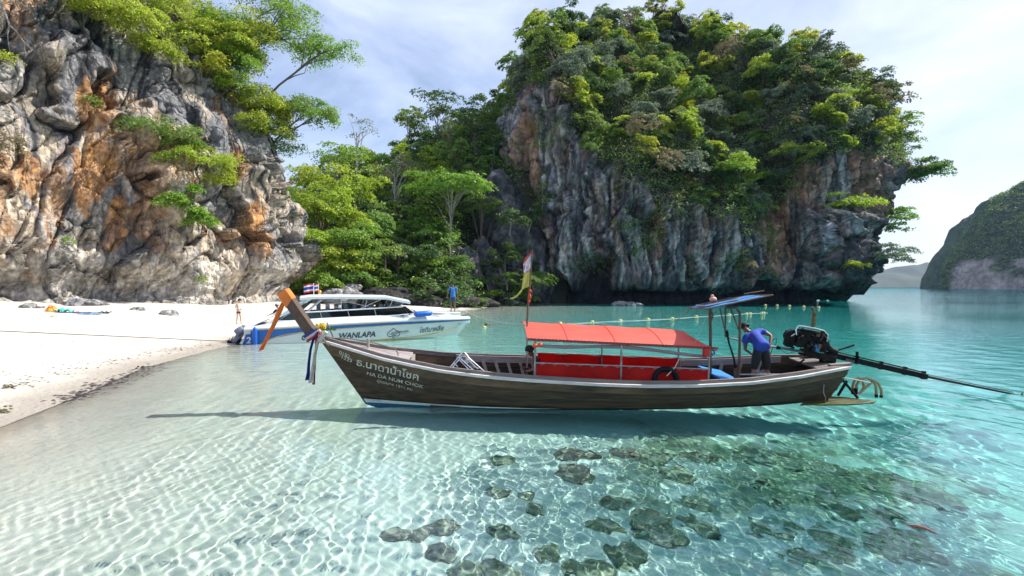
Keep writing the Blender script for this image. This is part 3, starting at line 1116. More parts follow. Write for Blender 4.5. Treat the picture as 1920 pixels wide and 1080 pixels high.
def limb_mesh(name, rng, h, cl, zc, r0, mat_, lean=(0, 0), forks=6, n=6):
    b = MB()
    top = Vector((lean[0], lean[1], h))
    ptsT = [Vector((0, 0, -.8))]
    for k in range(1, 5):
        f = k / 4
        ptsT.append(Vector((lean[0] * f + rng.normal(0, .06) * h * .12, lean[1] * f + rng.normal(0, .06) * h * .12, h * f)))
    b.tube(ptsT, [r0 * (1.15 - .6 * k / 4) for k in range(5)], n)
    idx = rng.permutation(len(cl))[:forks]
    for i in idx:
        c, cr_ = cl[i]
        tgt = Vector((c[0], c[1], c[2] + zc))
        f = rng.uniform(.45, .95)
        k = f * 4
        k0 = min(3, int(k))
        st_ = ptsT[k0].lerp(ptsT[k0 + 1], k - k0)
        mid = st_.lerp(tgt, .5) + Vector((rng.normal(0, .1), rng.normal(0, .1), .15 * (tgt - st_).length))
        b.tube([st_, st_.lerp(mid, .55) + Vector((0, 0, .05)), mid, mid.lerp(tgt, .6), tgt], [r0 * .5, r0 * .42, r0 * .33, r0 * .22, r0 * .1], max(4, n - 1))
    return b.mesh(name, mat_, True)

def tree_kind(seed, Rr, H, trunk, clumps, sprays, leaves, leaf, tone, flat=.5, spray_r=.35, forks=5, bark=None, aspect=.55, jitter=.5, fill=.35, droop=.15):
    rng = np.random.default_rng(seed)
    zc = trunk + H * .35
    C, Nn, cl = crown_points(rng, Rr, H, clumps, sprays, leaves, flat, zc, fill, spray_r, droop)
    V, F = leaf_quads(C, Nn, leaf, rng, aspect, jitter)
    cm = np_mesh('crown', V, F, LEAF[tone], smooth=False)
    tm = limb_mesh('trunk', rng, trunk + H * .25, cl, zc, min(.15, max(.05, Rr * .042)), bark or BARK, (rng.normal(0, .2) * Rr * .3, rng.normal(0, .2) * Rr * .3), forks)
    return cm, tm

def place_tree(kind, name, loc, rot=(0, 0, 0), scale=1.0, label=None, cat='tree', group=None, leafm=None):
    r = empty(name, loc, rot, scale, label, cat, group)
    link('crown', kind[0], r)
    link('trunk', kind[1], r)
    return r

VR = np.random.default_rng(77)

# ---- trees of the rock island
KIND_TXT = {
    'bright': ('vivid light green', 'light green leafy tree catching the sun on the forested rock island'),
    'yellow': ('yellow green', 'yellow-green tree standing out in the forest on the rock island'),
    'mid': ('mid green', 'mid-green leafy tree in the dense forest covering the rock island'),
    'dark': ('dark green', 'dark green tree in the dense forest covering the rock island'),
    'grey': ('grey green', 'dull grey-green tree in the dense forest covering the rock island'),
    'olive': ('brownish olive', 'brownish olive thinly leaved tree in the forest on the rock island'),
}
ISK = {}
for ti, tone in enumerate(('bright', 'yellow', 'mid', 'dark', 'grey', 'olive')):
    ISK[tone] = [tree_kind(1000 + ti * 10 + k, 2.35 + .3 * k, 3.9 - .6 * (k % 2) + .3 * k, 1.2 + .6 * k, 12 + 2 * k, 17 if tone != 'olive' else 9, 10, .34, tone, flat=.75, spray_r=.42, forks=4) for k in range(3)]

def scatter(V, N, wgt, n, dmin, rng, tries=40000):
    idx = rng.choice(len(V), size=min(tries, len(V)), replace=False, p=wgt / wgt.sum())
    cell = {}
    out = []
    for i in idx:
        p = V[i]
        k = tuple((p // dmin).astype(int))
        ok = True
        for dx in (-1, 0, 1):
            for dy in (-1, 0, 1):
                for dz in (-1, 0, 1):
                    for q in cell.get((k[0] + dx, k[1] + dy, k[2] + dz), ()):
                        if ((V[q] - p) ** 2).sum() < dmin * dmin:
                            ok = False
                            break
                    if not ok: break
                if not ok: break
            if not ok: break
        if ok:
            cell.setdefault(k, []).append(i)
            out.append(i)
            if len(out) >= n: break
    return out

def isl_label(tone, p):
    u = 960 + FOC * p[0] / p[1]
    side = 'left' if u < 1120 else ('middle left' if u < 1290 else ('middle right' if u < 1480 else 'right'))
    z = p[2]
    part = 'on the crest' if z > 52 else ('on the upper slope' if z > 38 else ('on the middle slope' if z > 25 else 'just above the bare wall'))
    return KIND_TXT[tone][0] + ' tree ' + part + ' of the rock island, ' + side + ' part'

toward = np.array([0, 0, CAM_H])[None] - ISV
toward /= np.linalg.norm(toward, axis=1)[:, None]
facing = (ISN * toward).sum(1)
xl = ISV[:, 0]
sun_np = np.array(SUN_DIR)
vegw = ISVEG * ((facing > -.22) | ((ISV[:, 2] > 50) & (ISV[:, 1] < 124))) * (ISV[:, 2] > 8)
isl_idx = scatter(ISV, ISN, vegw + 1e-9 * (vegw > 0), 296, 2.7, VR)
tones = ['mid', 'dark', 'grey', 'bright', 'yellow', 'olive']
for i in isl_idx:
    p, nn = ISV[i], ISN[i]
    hi = p[2] / 63.
    pr = np.array([.24, .27 - .10 * hi, .24, .12 + .08 * hi, .06 + .07 * hi, .10])
    tone = tones[VR.choice(6, p=pr / pr.sum())]
    k = VR.integers(0, 3)
    sc_ = VR.uniform(.72, 1.22) * (1.0 if hi < .8 else .9)
    lean = np.clip(nn[:2] * .55, -.6, .6)
    place_tree(ISK[tone][k], 'jungle_tree', tuple(p - nn * .35), (-lean[1], lean[0], VR.random() * 6.28) if True else 0, (sc_, sc_, sc_ * VR.uniform(.8, 1.15)),
               isl_label(tone, p), 'tree', isl_label(tone, p).replace(' tree ', ' trees ', 1))

# undergrowth: uncountable leaves between the trees
def cover(name, V, N, wgt, n, size, rng, tone, lift=.5, per=10, rad=.7):
    idx = rng.choice(len(V), size=n, p=wgt / wgt.sum())
    c0 = V[idx] + N[idx] * rng.uniform(-.1, lift, (n, 1)) + rng.normal(0, .35, (n, 3))
    nr_ = N[idx] * .5 + np.array([0, 0, .9])
    C = (c0[:, None] + rng.normal(0, rad * .5, (n, per, 3)) * np.array([1, 1, .45])).reshape(-1, 3)
    Nn = np.repeat(nr_, per, 0)
    v, f = leaf_quads(C, Nn, size, rng, .6, .6)
    ti = rng.integers(0, len(tone), n)
    me = np_mesh(name, v, f, [LEAF[t] for t in tone], smooth=False)
    me.polygons.foreach_set('material_index', np.repeat(ti, per).astype(np.int32))
    o = link(name, me)
    return tag(o, kind='stuff')
cw = ISVEG * (facing > -.3) * (ISV[:, 2] > 6)
cover('undergrowth', ISV, ISN, cw, 14000, .32, VR, ['dark', 'mid', 'mid', 'grey', 'fresh', 'olive'], 1.2, 13, .9)
lw = (1 - ISVEG) * (facing > 0) * (ISV[:, 2] > 5) * sstep(.1, .35, fbm(ISV * .16, 3, 77)) * (ISV[:, 0] < 42)
cover('ledge_shrubs', ISV, ISN, lw, 1500, .34, VR, ['dark', 'mid', 'grey', 'mid'], .6, 9, .8)
# ---- trees of the saddle
KIND_S = {t: c + ' bush at the foot of the wooded slope above the beach' for t, c in (('bright', 'bright green'), ('fresh', 'fresh green'), ('mid', 'mid-green'), ('dark', 'dark green'))}
HK = {}
for ti, (tone, cl_, sp_, lf_) in enumerate((('bright', 12, 16, 9), ('mid', 12, 16, 9), ('dark', 13, 16, 9), ('fresh', 12, 16, 9), ('olive', 9, 8, 7), ('grey', 11, 14, 8))):
    HK[tone] = [tree_kind(2000 + ti * 10 + k, 3.1 + .4 * k, 5.2 + .7 * k, 1.3 + .6 * k, cl_, sp_, lf_, 0.40, tone, flat=.7, spray_r=.50, forks=6, bark=BARK if k else PALEBARK) for k in range(2)]
H_TXT = {
    'bright': 'bright green tree on the wooded slope between the two rock walls',
    'mid': 'mid-green tree on the wooded slope between the two rock walls',
    'dark': 'dark green tree on the shaded slope between the two rock walls',
    'fresh': 'fresh green tree low on the wooded slope between the two rock walls',
    'olive': 'sparse brownish tree on the wooded slope between the two rock walls',
    'grey': 'grey-green tree on the wooded slope between the two rock walls',
}
def hz1(x, y):
    return float(hill_z(np.array([[x]]), np.array([[y]]))[0, 0])
hpos = []
for tr_ in range(6000):
    y = VR.uniform(65, 124)
    u = VR.uniform(545, 965)
    x = (u - 960) / FOC * y
    if x > -2.5 - .02 * (y - 80) and y > 82: continue
    if y < 69 and u > 730: continue
    if all((x - a) ** 2 + (y - b) ** 2 > 3.4 ** 2 for a, b in hpos):
        hpos.append((x, y))
        if len(hpos) >= 150: break
for x, y in hpos:
    u = 960 + FOC * x / y
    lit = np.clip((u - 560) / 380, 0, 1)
    pr = np.array([.30 - .22 * lit, .34, .08 + .34 * lit, .18 - .1 * lit, .08, .08])  # leaf tones stand in for light: bright at the lit left, dark at right
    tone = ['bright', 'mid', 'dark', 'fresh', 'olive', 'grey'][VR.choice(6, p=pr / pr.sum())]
    s_ = VR.uniform(.75, 1.2) * (.8 if y < 72 else 1)
    row = 'on the skyline' if y > 100 else ('halfway up' if y > 80 else 'low')
    sd_ = 'beside the left cliff' if u < 680 else ('in the middle of the slope' if u < 820 else 'towards the rock island')
    lab = H_TXT[tone].split(' tree ')[0] + ' tree ' + row + ' on the wooded saddle, ' + sd_
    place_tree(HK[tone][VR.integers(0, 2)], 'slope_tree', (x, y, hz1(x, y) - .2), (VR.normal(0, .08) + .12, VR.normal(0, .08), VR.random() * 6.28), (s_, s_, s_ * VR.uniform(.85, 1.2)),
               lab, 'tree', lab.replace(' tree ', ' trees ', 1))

def hero(seed, name, u, v, Yd, Rr, H, trunk, clumps, sprays, leaves, leaf, tone, label, flat=.5, spray_r=.45, forks=8, bark=None, lean=(0, 0), zs=1.0, ground=None, droop=.15, fill=.35, cat='tree'):
    """(u, v): where the middle of the crown shows; the trunk goes down to the ground there"""
    c = at(u, v, Yd)
    z0 = ground if ground is not None else hz1(c.x, c.y) - .2
    tr_h = max(.4, c.z - z0 - H * .35)
    k = tree_kind(seed, Rr, H, tr_h, clumps, sprays, leaves, leaf, tone, flat, spray_r, forks, bark, droop=droop, fill=fill)
    return place_tree(k, name, (c.x, c.y, z0), (lean[0], lean[1], 0), 1.0, label, cat)

hero(11, 'umbrella_tree', 845, 345, 74, 5.6, 4.2, 0, 24, 22, 11, .40, 'fresh', 'wide umbrella-shaped tree with bare forking pale limbs on the shaded slope', flat=.25, spray_r=.6, forks=15, bark=PALEBARK, fill=.1)
hero(12, 'slope_tree', 742, 318, 80, 3.6, 4.0, 0, 11, 8, 6, .30, 'olive', 'tall thinly leaved tree with a pale bare trunk on the slope', spray_r=.5, forks=10, bark=PALEBARK)
hero(13, 'slope_tree', 612, 380, 62, 3.4, 5.0, 0, 13, 20, 10, .32, 'bright', 'bright feathery tree beside the end of the left cliff, upper one', spray_r=.55, droop=.4)
hero(14, 'slope_tree', 650, 440, 61, 3.6, 4.6, 0, 14, 20, 10, .32, 'fresh', 'low spreading bright green tree right behind the cabin of the speedboat', flat=.4, spray_r=.6, droop=.4)
hero(15, 'slope_tree', 612, 492, 59, 2.4, 2.4, 0, 10, 16, 10, .28, 'fresh', 'lowest bright green bush at the foot of the slope by the left cliff', flat=.4, spray_r=.5, droop=.4)
hero(24, 'slope_tree', 600, 330, 66, 3.8, 5.0, 0, 14, 20, 10, .32, 'bright', 'bright green leafy tree touching the right end of the left cliff at mid height', spray_r=.55, droop=.4)
hero(25, 'slope_tree', 660, 350, 70, 4.2, 5.2, 0, 15, 20, 10, .34, 'bright', 'bright tree right of the one touching the left cliff', spray_r=.6, droop=.3)
hero(26, 'slope_tree', 690, 425, 66, 3.4, 4.4, 0, 13, 18, 10, .32, 'mid', 'rounded green tree left of the tall pale trunk', spray_r=.55)
hero(27, 'slope_tree', 640, 290, 82, 4.4, 4.8, 0, 14, 18, 9, .36, 'fresh', 'fresh green tree high on the slope next to the left cliff', spray_r=.6)
for k, (u, v, Yd, Rr, tone, lab) in enumerate(((585, 455, 57, 2.2, 'bright', 'bright leafy bush right against the end of the left cliff at mid height'), (640, 492, 58.5, 2.5, 'bright', 'bright bush above the speedboat cabin, left of three'), (688, 478, 61, 2.6, 'fresh', 'fresh green bush above the speedboat cabin, middle of three'),
                                                (722, 468, 62, 2.3, 'mid', 'green bush above the speedboat cabin, right of three'), (608, 528, 56.5, 1.6, 'fresh', 'low green bush behind the speedboat flags'), (668, 522, 59, 1.8, 'mid', 'low green bush over the pitted rocks behind the speedboat'), (590, 395, 60, 2.4, 'bright', 'bright bush high against the end of the left cliff'), (655, 415, 62, 2.4, 'bright', 'bright bush in front of the rounded green tree'))):
    c_ = at(u, v, Yd)
    hero(50 + k, 'shrub', u, v, Yd, Rr, Rr * 1.2, 0, 13, 20, 11, .28, tone, lab, flat=.7, spray_r=.5, ground=c_.z - Rr * .7, cat='bush')
hero(16, 'slope_tree', 822, 200, 112, 5.4, 7.0, 0, 16, 18, 9, .45, 'dark', 'tallest dark rounded treetop on the skyline of the saddle', spray_r=.6)
hero(17, 'slope_tree', 765, 228, 108, 4.4, 5.4, 0, 14, 16, 9, .45, 'mid', 'domed olive-green treetop on the skyline left of the tallest one', spray_r=.6)
hero(18, 'slope_tree', 672, 243, 98, 3.6, 4.4, 0, 9, 6, 6, .34, 'grey', 'grey half-bare treetop on the skyline beside the left cliff', spray_r=.6, forks=9, bark=PALEBARK)
hero(19, 'slope_tree', 890, 245, 96, 4.6, 6, 0, 14, 16, 9, .42, 'dark', 'dark tree tucked against the corner of the rock island', spray_r=.6)
for k, (u, v, Yd, Rr, tone, lab) in enumerate(((745, 470, 68, 3.2, 'dark', 'dark bush above the black boulders, left one'), (800, 478, 69, 2.9, 'dark', 'dark bush above the black boulders, right one'),
                                                (700, 505, 65, 2.2, 'mid', 'dull green bush over the boulders behind the speedboat roof'), (905, 385, 80, 3.0, 'mid', 'green bush at the foot of the island wall under the umbrella-shaped tree'))):
    hero(30 + k, 'shrub', u, v, Yd, Rr, Rr * 1.1, 0, 11, 15, 9, .3, tone, lab, spray_r=.5, cat='bush')

for k in range(26):
    y = VR.uniform(62.5, 72)
    u = VR.uniform(575, 880)
    x = (u - 960) / FOC * y
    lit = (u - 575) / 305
    tone = ['bright', 'fresh', 'mid', 'dark'][min(3, int(lit * 3.2 + VR.random() * 1.2))]  # light put into the leaf tone, from sunlit left to shaded right
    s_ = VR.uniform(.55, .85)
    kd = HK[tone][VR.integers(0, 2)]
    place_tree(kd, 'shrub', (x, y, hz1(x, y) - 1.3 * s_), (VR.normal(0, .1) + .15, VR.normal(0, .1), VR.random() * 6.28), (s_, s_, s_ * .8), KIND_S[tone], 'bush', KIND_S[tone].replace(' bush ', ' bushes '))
for k in range(15):
    y = VR.uniform(70, 79)
    u = VR.uniform(880, 1000)
    z_ = VR.uniform(2.5, 15)
    s_ = VR.uniform(.5, .85)
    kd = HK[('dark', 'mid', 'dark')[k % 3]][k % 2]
    x = (u - 960) / FOC * y
    place_tree(kd, 'shrub', (x, y + .45 * z_ + 1, z_ - 2.2), (.35, 0, VR.random() * 6.28), (s_, s_, s_ * .8), 'dark bush clinging to the shaded rock at the left foot of the rock island', 'bush', 'dark bushes on the shaded rock by the rock island')
hw = np.ones(len(HX.ravel())) * (HY.ravel() > 66.5) * (HY.ravel() < 126) * (HX.ravel() < 2)
HVv = np.stack([HX, HY, HZ], -1).reshape(-1, 3)
HNn = np.tile(np.array([0, -.5, .85]), (len(HVv), 1))
cover('slope_undergrowth', HVv, HNn, hw, 11000, .42, VR, ['mid', 'fresh', 'dark', 'mid', 'grey'], 2.6, 10, 1.2)

# ---- far island: one distant wood
_fq = grid_faces(FIV.shape[0], FIV.shape[1], wrap=True)
_fp = FIV.reshape(-1, 3)
FQ = _fp[_fq]
fw = np.linalg.norm(np.cross(FQ[:, 2] - FQ[:, 0], FQ[:, 3] - FQ[:, 1]), axis=1)
_fc = FQ.mean(1)
fw = fw * (_fc[:, 1] < 675) * (_fc[:, 0] < 790) * (1 - FIROCK.ravel()[_fq].mean(1)) * (_fc[:, 2] > -2)
def far_wood():
    rng = np.random.default_rng(9)
    n = 11000
    idx = rng.choice(len(FQ), size=n, p=fw / fw.sum())
    bw = rng.random((n, 2, 1))
    c0 = (FQ[idx, 0] * (1 - bw[:, 0]) + FQ[idx, 1] * bw[:, 0]) * (1 - bw[:, 1]) + (FQ[idx, 3] * (1 - bw[:, 0]) + FQ[idx, 2] * bw[:, 0]) * bw[:, 1]
    c0[:, 2] = np.maximum(c0[:, 2], 1.5)
    rad = rng.uniform(1.4, 4.6, n)
    per = 16
    d = rng.normal(size=(n, per, 3))
    d /= np.linalg.norm(d, axis=2)[..., None]
    d[..., 2] = np.abs(d[..., 2]) * 1.0
    C = (c0[:, None] + d * rad[:, None, None] * np.array([1, 1, .9])).reshape(-1, 3)
    v, f = leaf_quads(C, d.reshape(-1, 3) + np.array([0, 0, .4]), 1.7, rng, .8, .45)
    tl = ['dark', 'mid', 'mid', 'dark', 'fresh', 'dark']
    me = np_mesh('far_wood', v, f, [LEAF[t] for t in tl], smooth=False)
    me.polygons.foreach_set('material_index', np.repeat(rng.integers(0, 6, n), per).astype(np.int32))
    tag(link('far_wood', me), kind='stuff')
far_wood()

# ---- plants on the left cliff
CLP = CLV.reshape(-1, 3)
CLNf = CLN.reshape(-1, 3)
_cu = 960 + FOC * CLP[:, 0] / CLP[:, 1]
_cv = HORIZON - FOC * (CLP[:, 2] - CAM_H) / CLP[:, 1]
_front = (CLP[:, 1] > 5)
def cliff_at(u, v):
    d = (_cu - u) ** 2 + (_cv - v) ** 2
    d = np.where(_front, d, 1e12)
    c = np.where(d < d.min() + 60)[0]
    i = c[np.argmin(CLP[c, 1])]
    return CLP[i], CLNf[i]

def cliff_bush(seed, u, v, Rr, H, clumps, sprays, leaves, leaf, tone, label, out=.6, name='cliff_shrub', droop=.5, flat=.4, spray_r=.42, bark=None, forks=7, pos=None, cat='bush'):
    flat *= 1.5
    Rr, H = Rr * 1.22, H * 1.45
    clumps, sprays, leaf, spray_r = int(clumps * 1.25), int(sprays * 1.15), leaf * 1.25, spray_r * 1.2
    p, n = cliff_at(u, v)
    if pos is None:
        c = Vector(p) + Vector(n) * (Rr * out)
    else:
        c = at(u, v, pos)
    rng = np.random.default_rng(seed)
    C, Nn, cl = crown_points(rng, Rr, H, clumps, sprays, leaves, flat, 0, .1, spray_r, droop)
    Vv, F = leaf_quads(C, Nn, leaf, rng, .5, .5)
    r = empty(name, c, (0, 0, 0), 1.0, label, cat)
    link('foliage' if cat == 'bush' else 'crown', np_mesh('foliage' if cat == 'bush' else 'crown', Vv, F, LEAF[tone], smooth=False), r)
    b = MB()
    root = Vector(p) - Vector(n) * .4 - c
    root.z -= H * .25
    r0 = .024 * Rr + .02
    k1 = root * .62 + Vector((0, 0, .10 * Rr))
    k2 = root * .22 + Vector((rng.normal(0, .05) * Rr, 0, .05 * Rr))
    k3 = Vector((rng.normal(0, .1) * Rr, rng.normal(0, .1) * Rr, H * .12))
    main = [root, root.lerp(k1, .5) - Vector((0, 0, .04 * Rr)), k1, k2, k3]
    b.tube(main, [r0 * 1.3, r0 * 1.2, r0, r0 * .8, r0 * .55], 6)
    for i in rng.permutation(len(cl))[:forks]:
        t_ = Vector(cl[i][0])
        st_ = main[2].lerp(main[3], rng.random()) if rng.random() < .5 else main[3].lerp(main[4], rng.random())
        mid = st_.lerp(t_, .5) + Vector((rng.normal(0, .12) * Rr, rng.normal(0, .12) * Rr, rng.normal(.1, .08) * Rr))
        b.tube([st_, st_.lerp(mid, .5) + Vector((0, 0, .03 * Rr)), mid, mid.lerp(t_, .6), t_], [r0 * .6, r0 * .5, r0 * .38, r0 * .25, .008], 5)
    b.build('branch' if cat == 'bush' else 'trunk', bark or BARK, r, True)
    return r

cb = cliff_bush
cb(201, 165, 20, 2.6, 2.4, 12, 22, 11, .19, 'bright', 'light green hanging bush at the very top of the left cliff, left part')
cb(202, 235, 50, 2.3, 2.2, 12, 24, 11, .19, 'bright', 'light green hanging bush on the left cliff, drooping over grey rock')
cb(203, 290, 98, 1.5, 1.3, 9, 18, 11, .17, 'bright', 'tip of hanging light green foliage above the orange rock of the left cliff')
cb(204, 395, 40, 3.0, 3.6, 14, 26, 11, .19, 'bright', 'large bright green bush covering the top of the left cliff', out=.5)
cb(205, 470, 90, 2.8, 3.2, 14, 26, 11, .19, 'yellow', 'yellow-green bush right of the largest one on the left cliff', out=.5)
cb(206, 430, 165, 2.0, 2.2, 11, 20, 11, .18, 'bright', 'bright green hanging bush below the top of the left cliff')
cb(207, 500, 170, 2.2, 2.6, 11, 22, 11, .19, 'yellow', 'yellow-green hanging bush near the right end of the left cliff')
cb(208, 465, 228, 1.5, 1.6, 9, 16, 10, .17, 'yellow', 'small yellow-green bush over the orange hollow of the left cliff')
cb(209, 275, 245, 1.7, 1.3, 9, 12, 9, .16, 'mid', 'thin twiggy bush on the ledge in the middle of the left cliff', bark=PALEBARK, forks=9)
cb(210, 385, 302, 1.9, 1.5, 10, 18, 10, .17, 'bright', 'light green bush on the right side of the left cliff, above the fresh green shrubs')
cb(211, 320, 370, .95, 1.0, 8, 14, 9, .22, 'fresh', 'fresh green leafy shrub on the left cliff face, left of three', droop=.3)
cb(212, 368, 356, .6, .6, 5, 10, 8, .2, 'fresh', 'smallest fresh green shrub on the left cliff face, upper of three', droop=.3)
cb(213, 366, 405, 1.1, 1.0, 8, 16, 9, .22, 'fresh', 'fresh green leafy shrub on the left cliff face, lowest of three', droop=.3)
cb(214, 575, 215, 2.2, 2.6, 11, 18, 10, .19, 'mid', 'green bush hanging off the right end of the left cliff', pos=54)
cb(215, 605, 212, 1.5, 2.2, 8, 16, 10, .18, 'fresh', 'drooping green foliage at the sky edge of the left cliff', pos=55)
cb(216, 540, 262, 1.5, 2.0, 9, 12, 9, .17, 'mid', 'thin bush on the dark end of the left cliff', bark=PALEBARK)
cb(217, 8, 275, 1.0, 1.6, 8, 7, 7, .16, 'olive', 'dry brownish bush at the left edge of the left cliff', bark=PALEBARK, forks=8)
cb(218, 10, 105, .7, .8, 5, 6, 7, .16, 'bright', 'tuft of leaves on a bare white branch at the left edge', forks=5, bark=PALEBARK)
cb(219, 130, 445, .3, .25, 4, 5, 6, .14, 'mid', 'tiny green tuft on the grey bulge of the left cliff', forks=2)
cb(220, 382, 515, .25, .2, 4, 5, 6, .12, 'mid', 'tiny green tuft low on the pale foot of the left cliff', forks=2)
cb(221, 550, 360, .45, .3, 5, 6, 6, .14, 'mid', 'small green tuft on the grey boulder end of the left cliff', forks=2)
cb(222, 350, 8, 2.6, 2.6, 12, 20, 10, .19, 'mid', 'mid-green bush on the skyline of the left cliff above the large bright one', out=.2)
cb(223, 175, 187, .5, .4, 5, 6, 7, .14, 'mid', 'little green tuft on orange rock high in the left cliff', forks=3)
cb(231, 540, 60, 3.4, 3.6, 15, 22, 10, .20, 'fresh', 'airy tree leaning out from the top of the left cliff against the sky', pos=55, name='leaning_tree', cat='tree', flat=.3, forks=12, spray_r=.5)
cb(232, 612, 92, 2.9, 2.4, 12, 17, 10, .19, 'fresh', 'lacy end branches of a leaning tree right of the left cliff', pos=56, name='leaning_tree', cat='tree', flat=.22, forks=11, spray_r=.5)
cb(233, 510, 15, 3.0, 3.0, 12, 20, 10, .20, 'mid', 'green tree at the top edge of the picture on the left cliff', pos=56, name='leaning_tree', cat='tree')
cb(241, 330, 30, 3.0, 3.2, 13, 20, 11, .19, 'bright', 'bright green bush at the picture top between the two largest on the left cliff', out=.4)
cb(242, 440, 20, 3.0, 3.2, 13, 20, 11, .19, 'fresh', 'fresh green bush at the picture top right of the largest on the left cliff', out=.4)
cb(243, 395, 120, 2.2, 2.4, 11, 20, 11, .19, 'yellow', 'yellow-green bush hanging in the middle right of the left cliff', out=.4)
cb(244, 530, 130, 2.6, 2.8, 12, 20, 11, .19, 'bright', 'bright bush at the right shoulder of the left cliff', out=.4)
cb(245, 545, 205, 2.0, 2.4, 10, 16, 10, .19, 'yellow', 'yellowish bush below the right shoulder of the left cliff', out=.4)
cb(246, 120, -5, 2.6, 2.4, 11, 18, 11, .19, 'bright', 'light green bush cut by the picture top at the upper left', out=.4)
cb(247, 330, 285, 1.3, 1.2, 8, 12, 9, .17, 'bright', 'light green twiggy growth left of the bush above the fresh shrubs', out=.4)
cb(251, 360, 75, 2.6, 2.8, 12, 22, 11, .19, 'bright', 'bright green bush between the drooping bush and the largest one on the left cliff', out=.5)
cb(252, 430, 120, 2.6, 2.8, 12, 22, 11, .19, 'fresh', 'fresh green bush filling the middle of the hanging foliage on the left cliff', out=.5)
cb(253, 480, 195, 2.2, 2.4, 11, 20, 11, .19, 'bright', 'bright green bush under the yellow-green ones at the right of the left cliff', out=.5)
cb(254, 520, 95, 2.8, 3.0, 12, 20, 11, .19, 'bright', 'bright green bush at the right shoulder top of the left cliff', out=.4)
cb(255, 330, 262, 1.5, 1.5, 9, 14, 10, .17, 'mid', 'green shrub right of the thin twiggy bush on the left cliff', out=.5)
cb(256, 415, 330, 1.1, 1.2, 8, 12, 9, .16, 'bright', 'light green spray above the lowest fresh green shrub of the left cliff', out=.5)
# bare white branch in the top left corner
bb = MB()
p0, n0 = cliff_at(14, 20)
b0 = Vector(p0) + Vector(n0) * .6
w_ = [at(u, v, b0.y - .3) for u, v in ((-8, 0), (4, 12), (12, 30), (18, 48), (14, 62), (16, 84), (21, 106))]
bb.tube(w_, [.09, .08, .07, .06, .045, .03, .015], 6)
bb.tube([w_[3], at(32, 60, b0.y - .3), at(44, 78, b0.y - .3), at(62, 94, b0.y - .3), at(70, 98, b0.y - .3)], [.05, .04, .03, .02, .01], 6)
bb.tube([at(46, 80, b0.y - .3), at(46, 92, b0.y - .3), at(48, 102, b0.y - .3)], [.03, .02, .01], 5)
bb.tube([w_[0], at(16, 8, b0.y - .3), at(40, 7, b0.y - .3), at(60, 20, b0.y - .3)], [.05, .04, .025, .01], 5)
tag(bb.build('bare_branch', PALEBARK, None, True), 'bare white forked branch in the top left corner of the cliff', 'branch')

# ---- hero trees on the island's rock
_iu = 960 + FOC * ISV[:, 0] / ISV[:, 1]
_iv = HORIZON - FOC * (ISV[:, 2] - CAM_H) / ISV[:, 1]
def island_at(u, v):
    d = (_iu - u) ** 2 + (_iv - v) ** 2 + np.where(facing > -.1, 0, 1e9)
    c = np.where(d < d.min() + 40)[0]
    i = c[np.argmin(ISV[c, 1])]
    return Vector(ISV[i]), Vector(ISN[i])
def isl_tree(seed, u, v, Rr, H, clumps, sprays, leaves, leaf, tone, label, flat=.3, out=.4, forks=8, spray_r=.5, cat='tree', name='cliff_tree', up=0.0, bark=None):
    p, n = island_at(u, v)
    c = p + n * (Rr * out) + Vector((0, 0, up))
    rng = np.random.default_rng(seed)
    C, Nn, cl = crown_points(rng, Rr, H, clumps, sprays, leaves, flat, 0, .15, spray_r, .2)
    Vv, F = leaf_quads(C, Nn, leaf, rng, .55, .5)
    r = empty(name, c, (0, 0, 0), 1.0, label, cat)
    link('crown', np_mesh('crown', Vv, F, LEAF[tone], smooth=False), r)
    b = MB()
    root = p - n * .6 - c - Vector((0, 0, H * .3 + up * .3))
    for i in rng.permutation(len(cl))[:forks]:
        t_ = Vector(cl[i][0])
        mid = root.lerp(t_, .5) + Vector((rng.normal(0, .1) * Rr, 0, .12 * Rr))
        b.tube([root, root.lerp(mid, .6), mid, mid.lerp(t_, .6), t_], [.035 * Rr, .028 * Rr, .02 * Rr, .014 * Rr, .01], 5)
    b.build('trunk', bark or BARK, r, True)
isl_tree(301, 1580, 378, 5.0, 2.8, 15, 18, 9, .36, 'bright', 'broad yellow-green tree on top of the projecting dark block of the island')
isl_tree(302, 1655, 470, 3.6, 4.4, 13, 16, 9, .34, 'grey', 'pale green bushy tree hanging on the right side of the projecting block')
isl_tree(303, 1600, 495, 1.9, 1.4, 8, 10, 8, .32, 'bright', 'small light green shrub left of the pale bushy tree on the block', cat='bush')
isl_tree(304, 1480, 290, 3.6, 2.4, 12, 14, 8, .36, 'bright', 'light green tree leaning out over the orange recess of the island')
isl_tree(305, 1425, 398, 2.4, .9, 9, 10, 8, .32, 'fresh', 'flat light green branch spreading low over the orange rock of the island', flat=.15)
isl_tree(306, 1370, 235, 3.0, 3.0, 12, 14, 8, .36, 'yellow', 'yellow-green crown in the middle of the island forest above the grey wall')
isl_tree(307, 1320, 372, 2.4, 2.2, 10, 12, 8, .34, 'yellow', 'yellow-green bush low on the grey wall of the island')
isl_tree(308, 1725, 455, 2.6, 3.2, 11, 9, 8, .36, 'mid', 'thin tree leaning over the sea on the right edge of the island', forks=10)
isl_tree(309, 1735, 320, 3.4, 4.0, 13, 12, 8, .36, 'mid', 'loose green tree on the right edge of the island against the sky', forks=10)
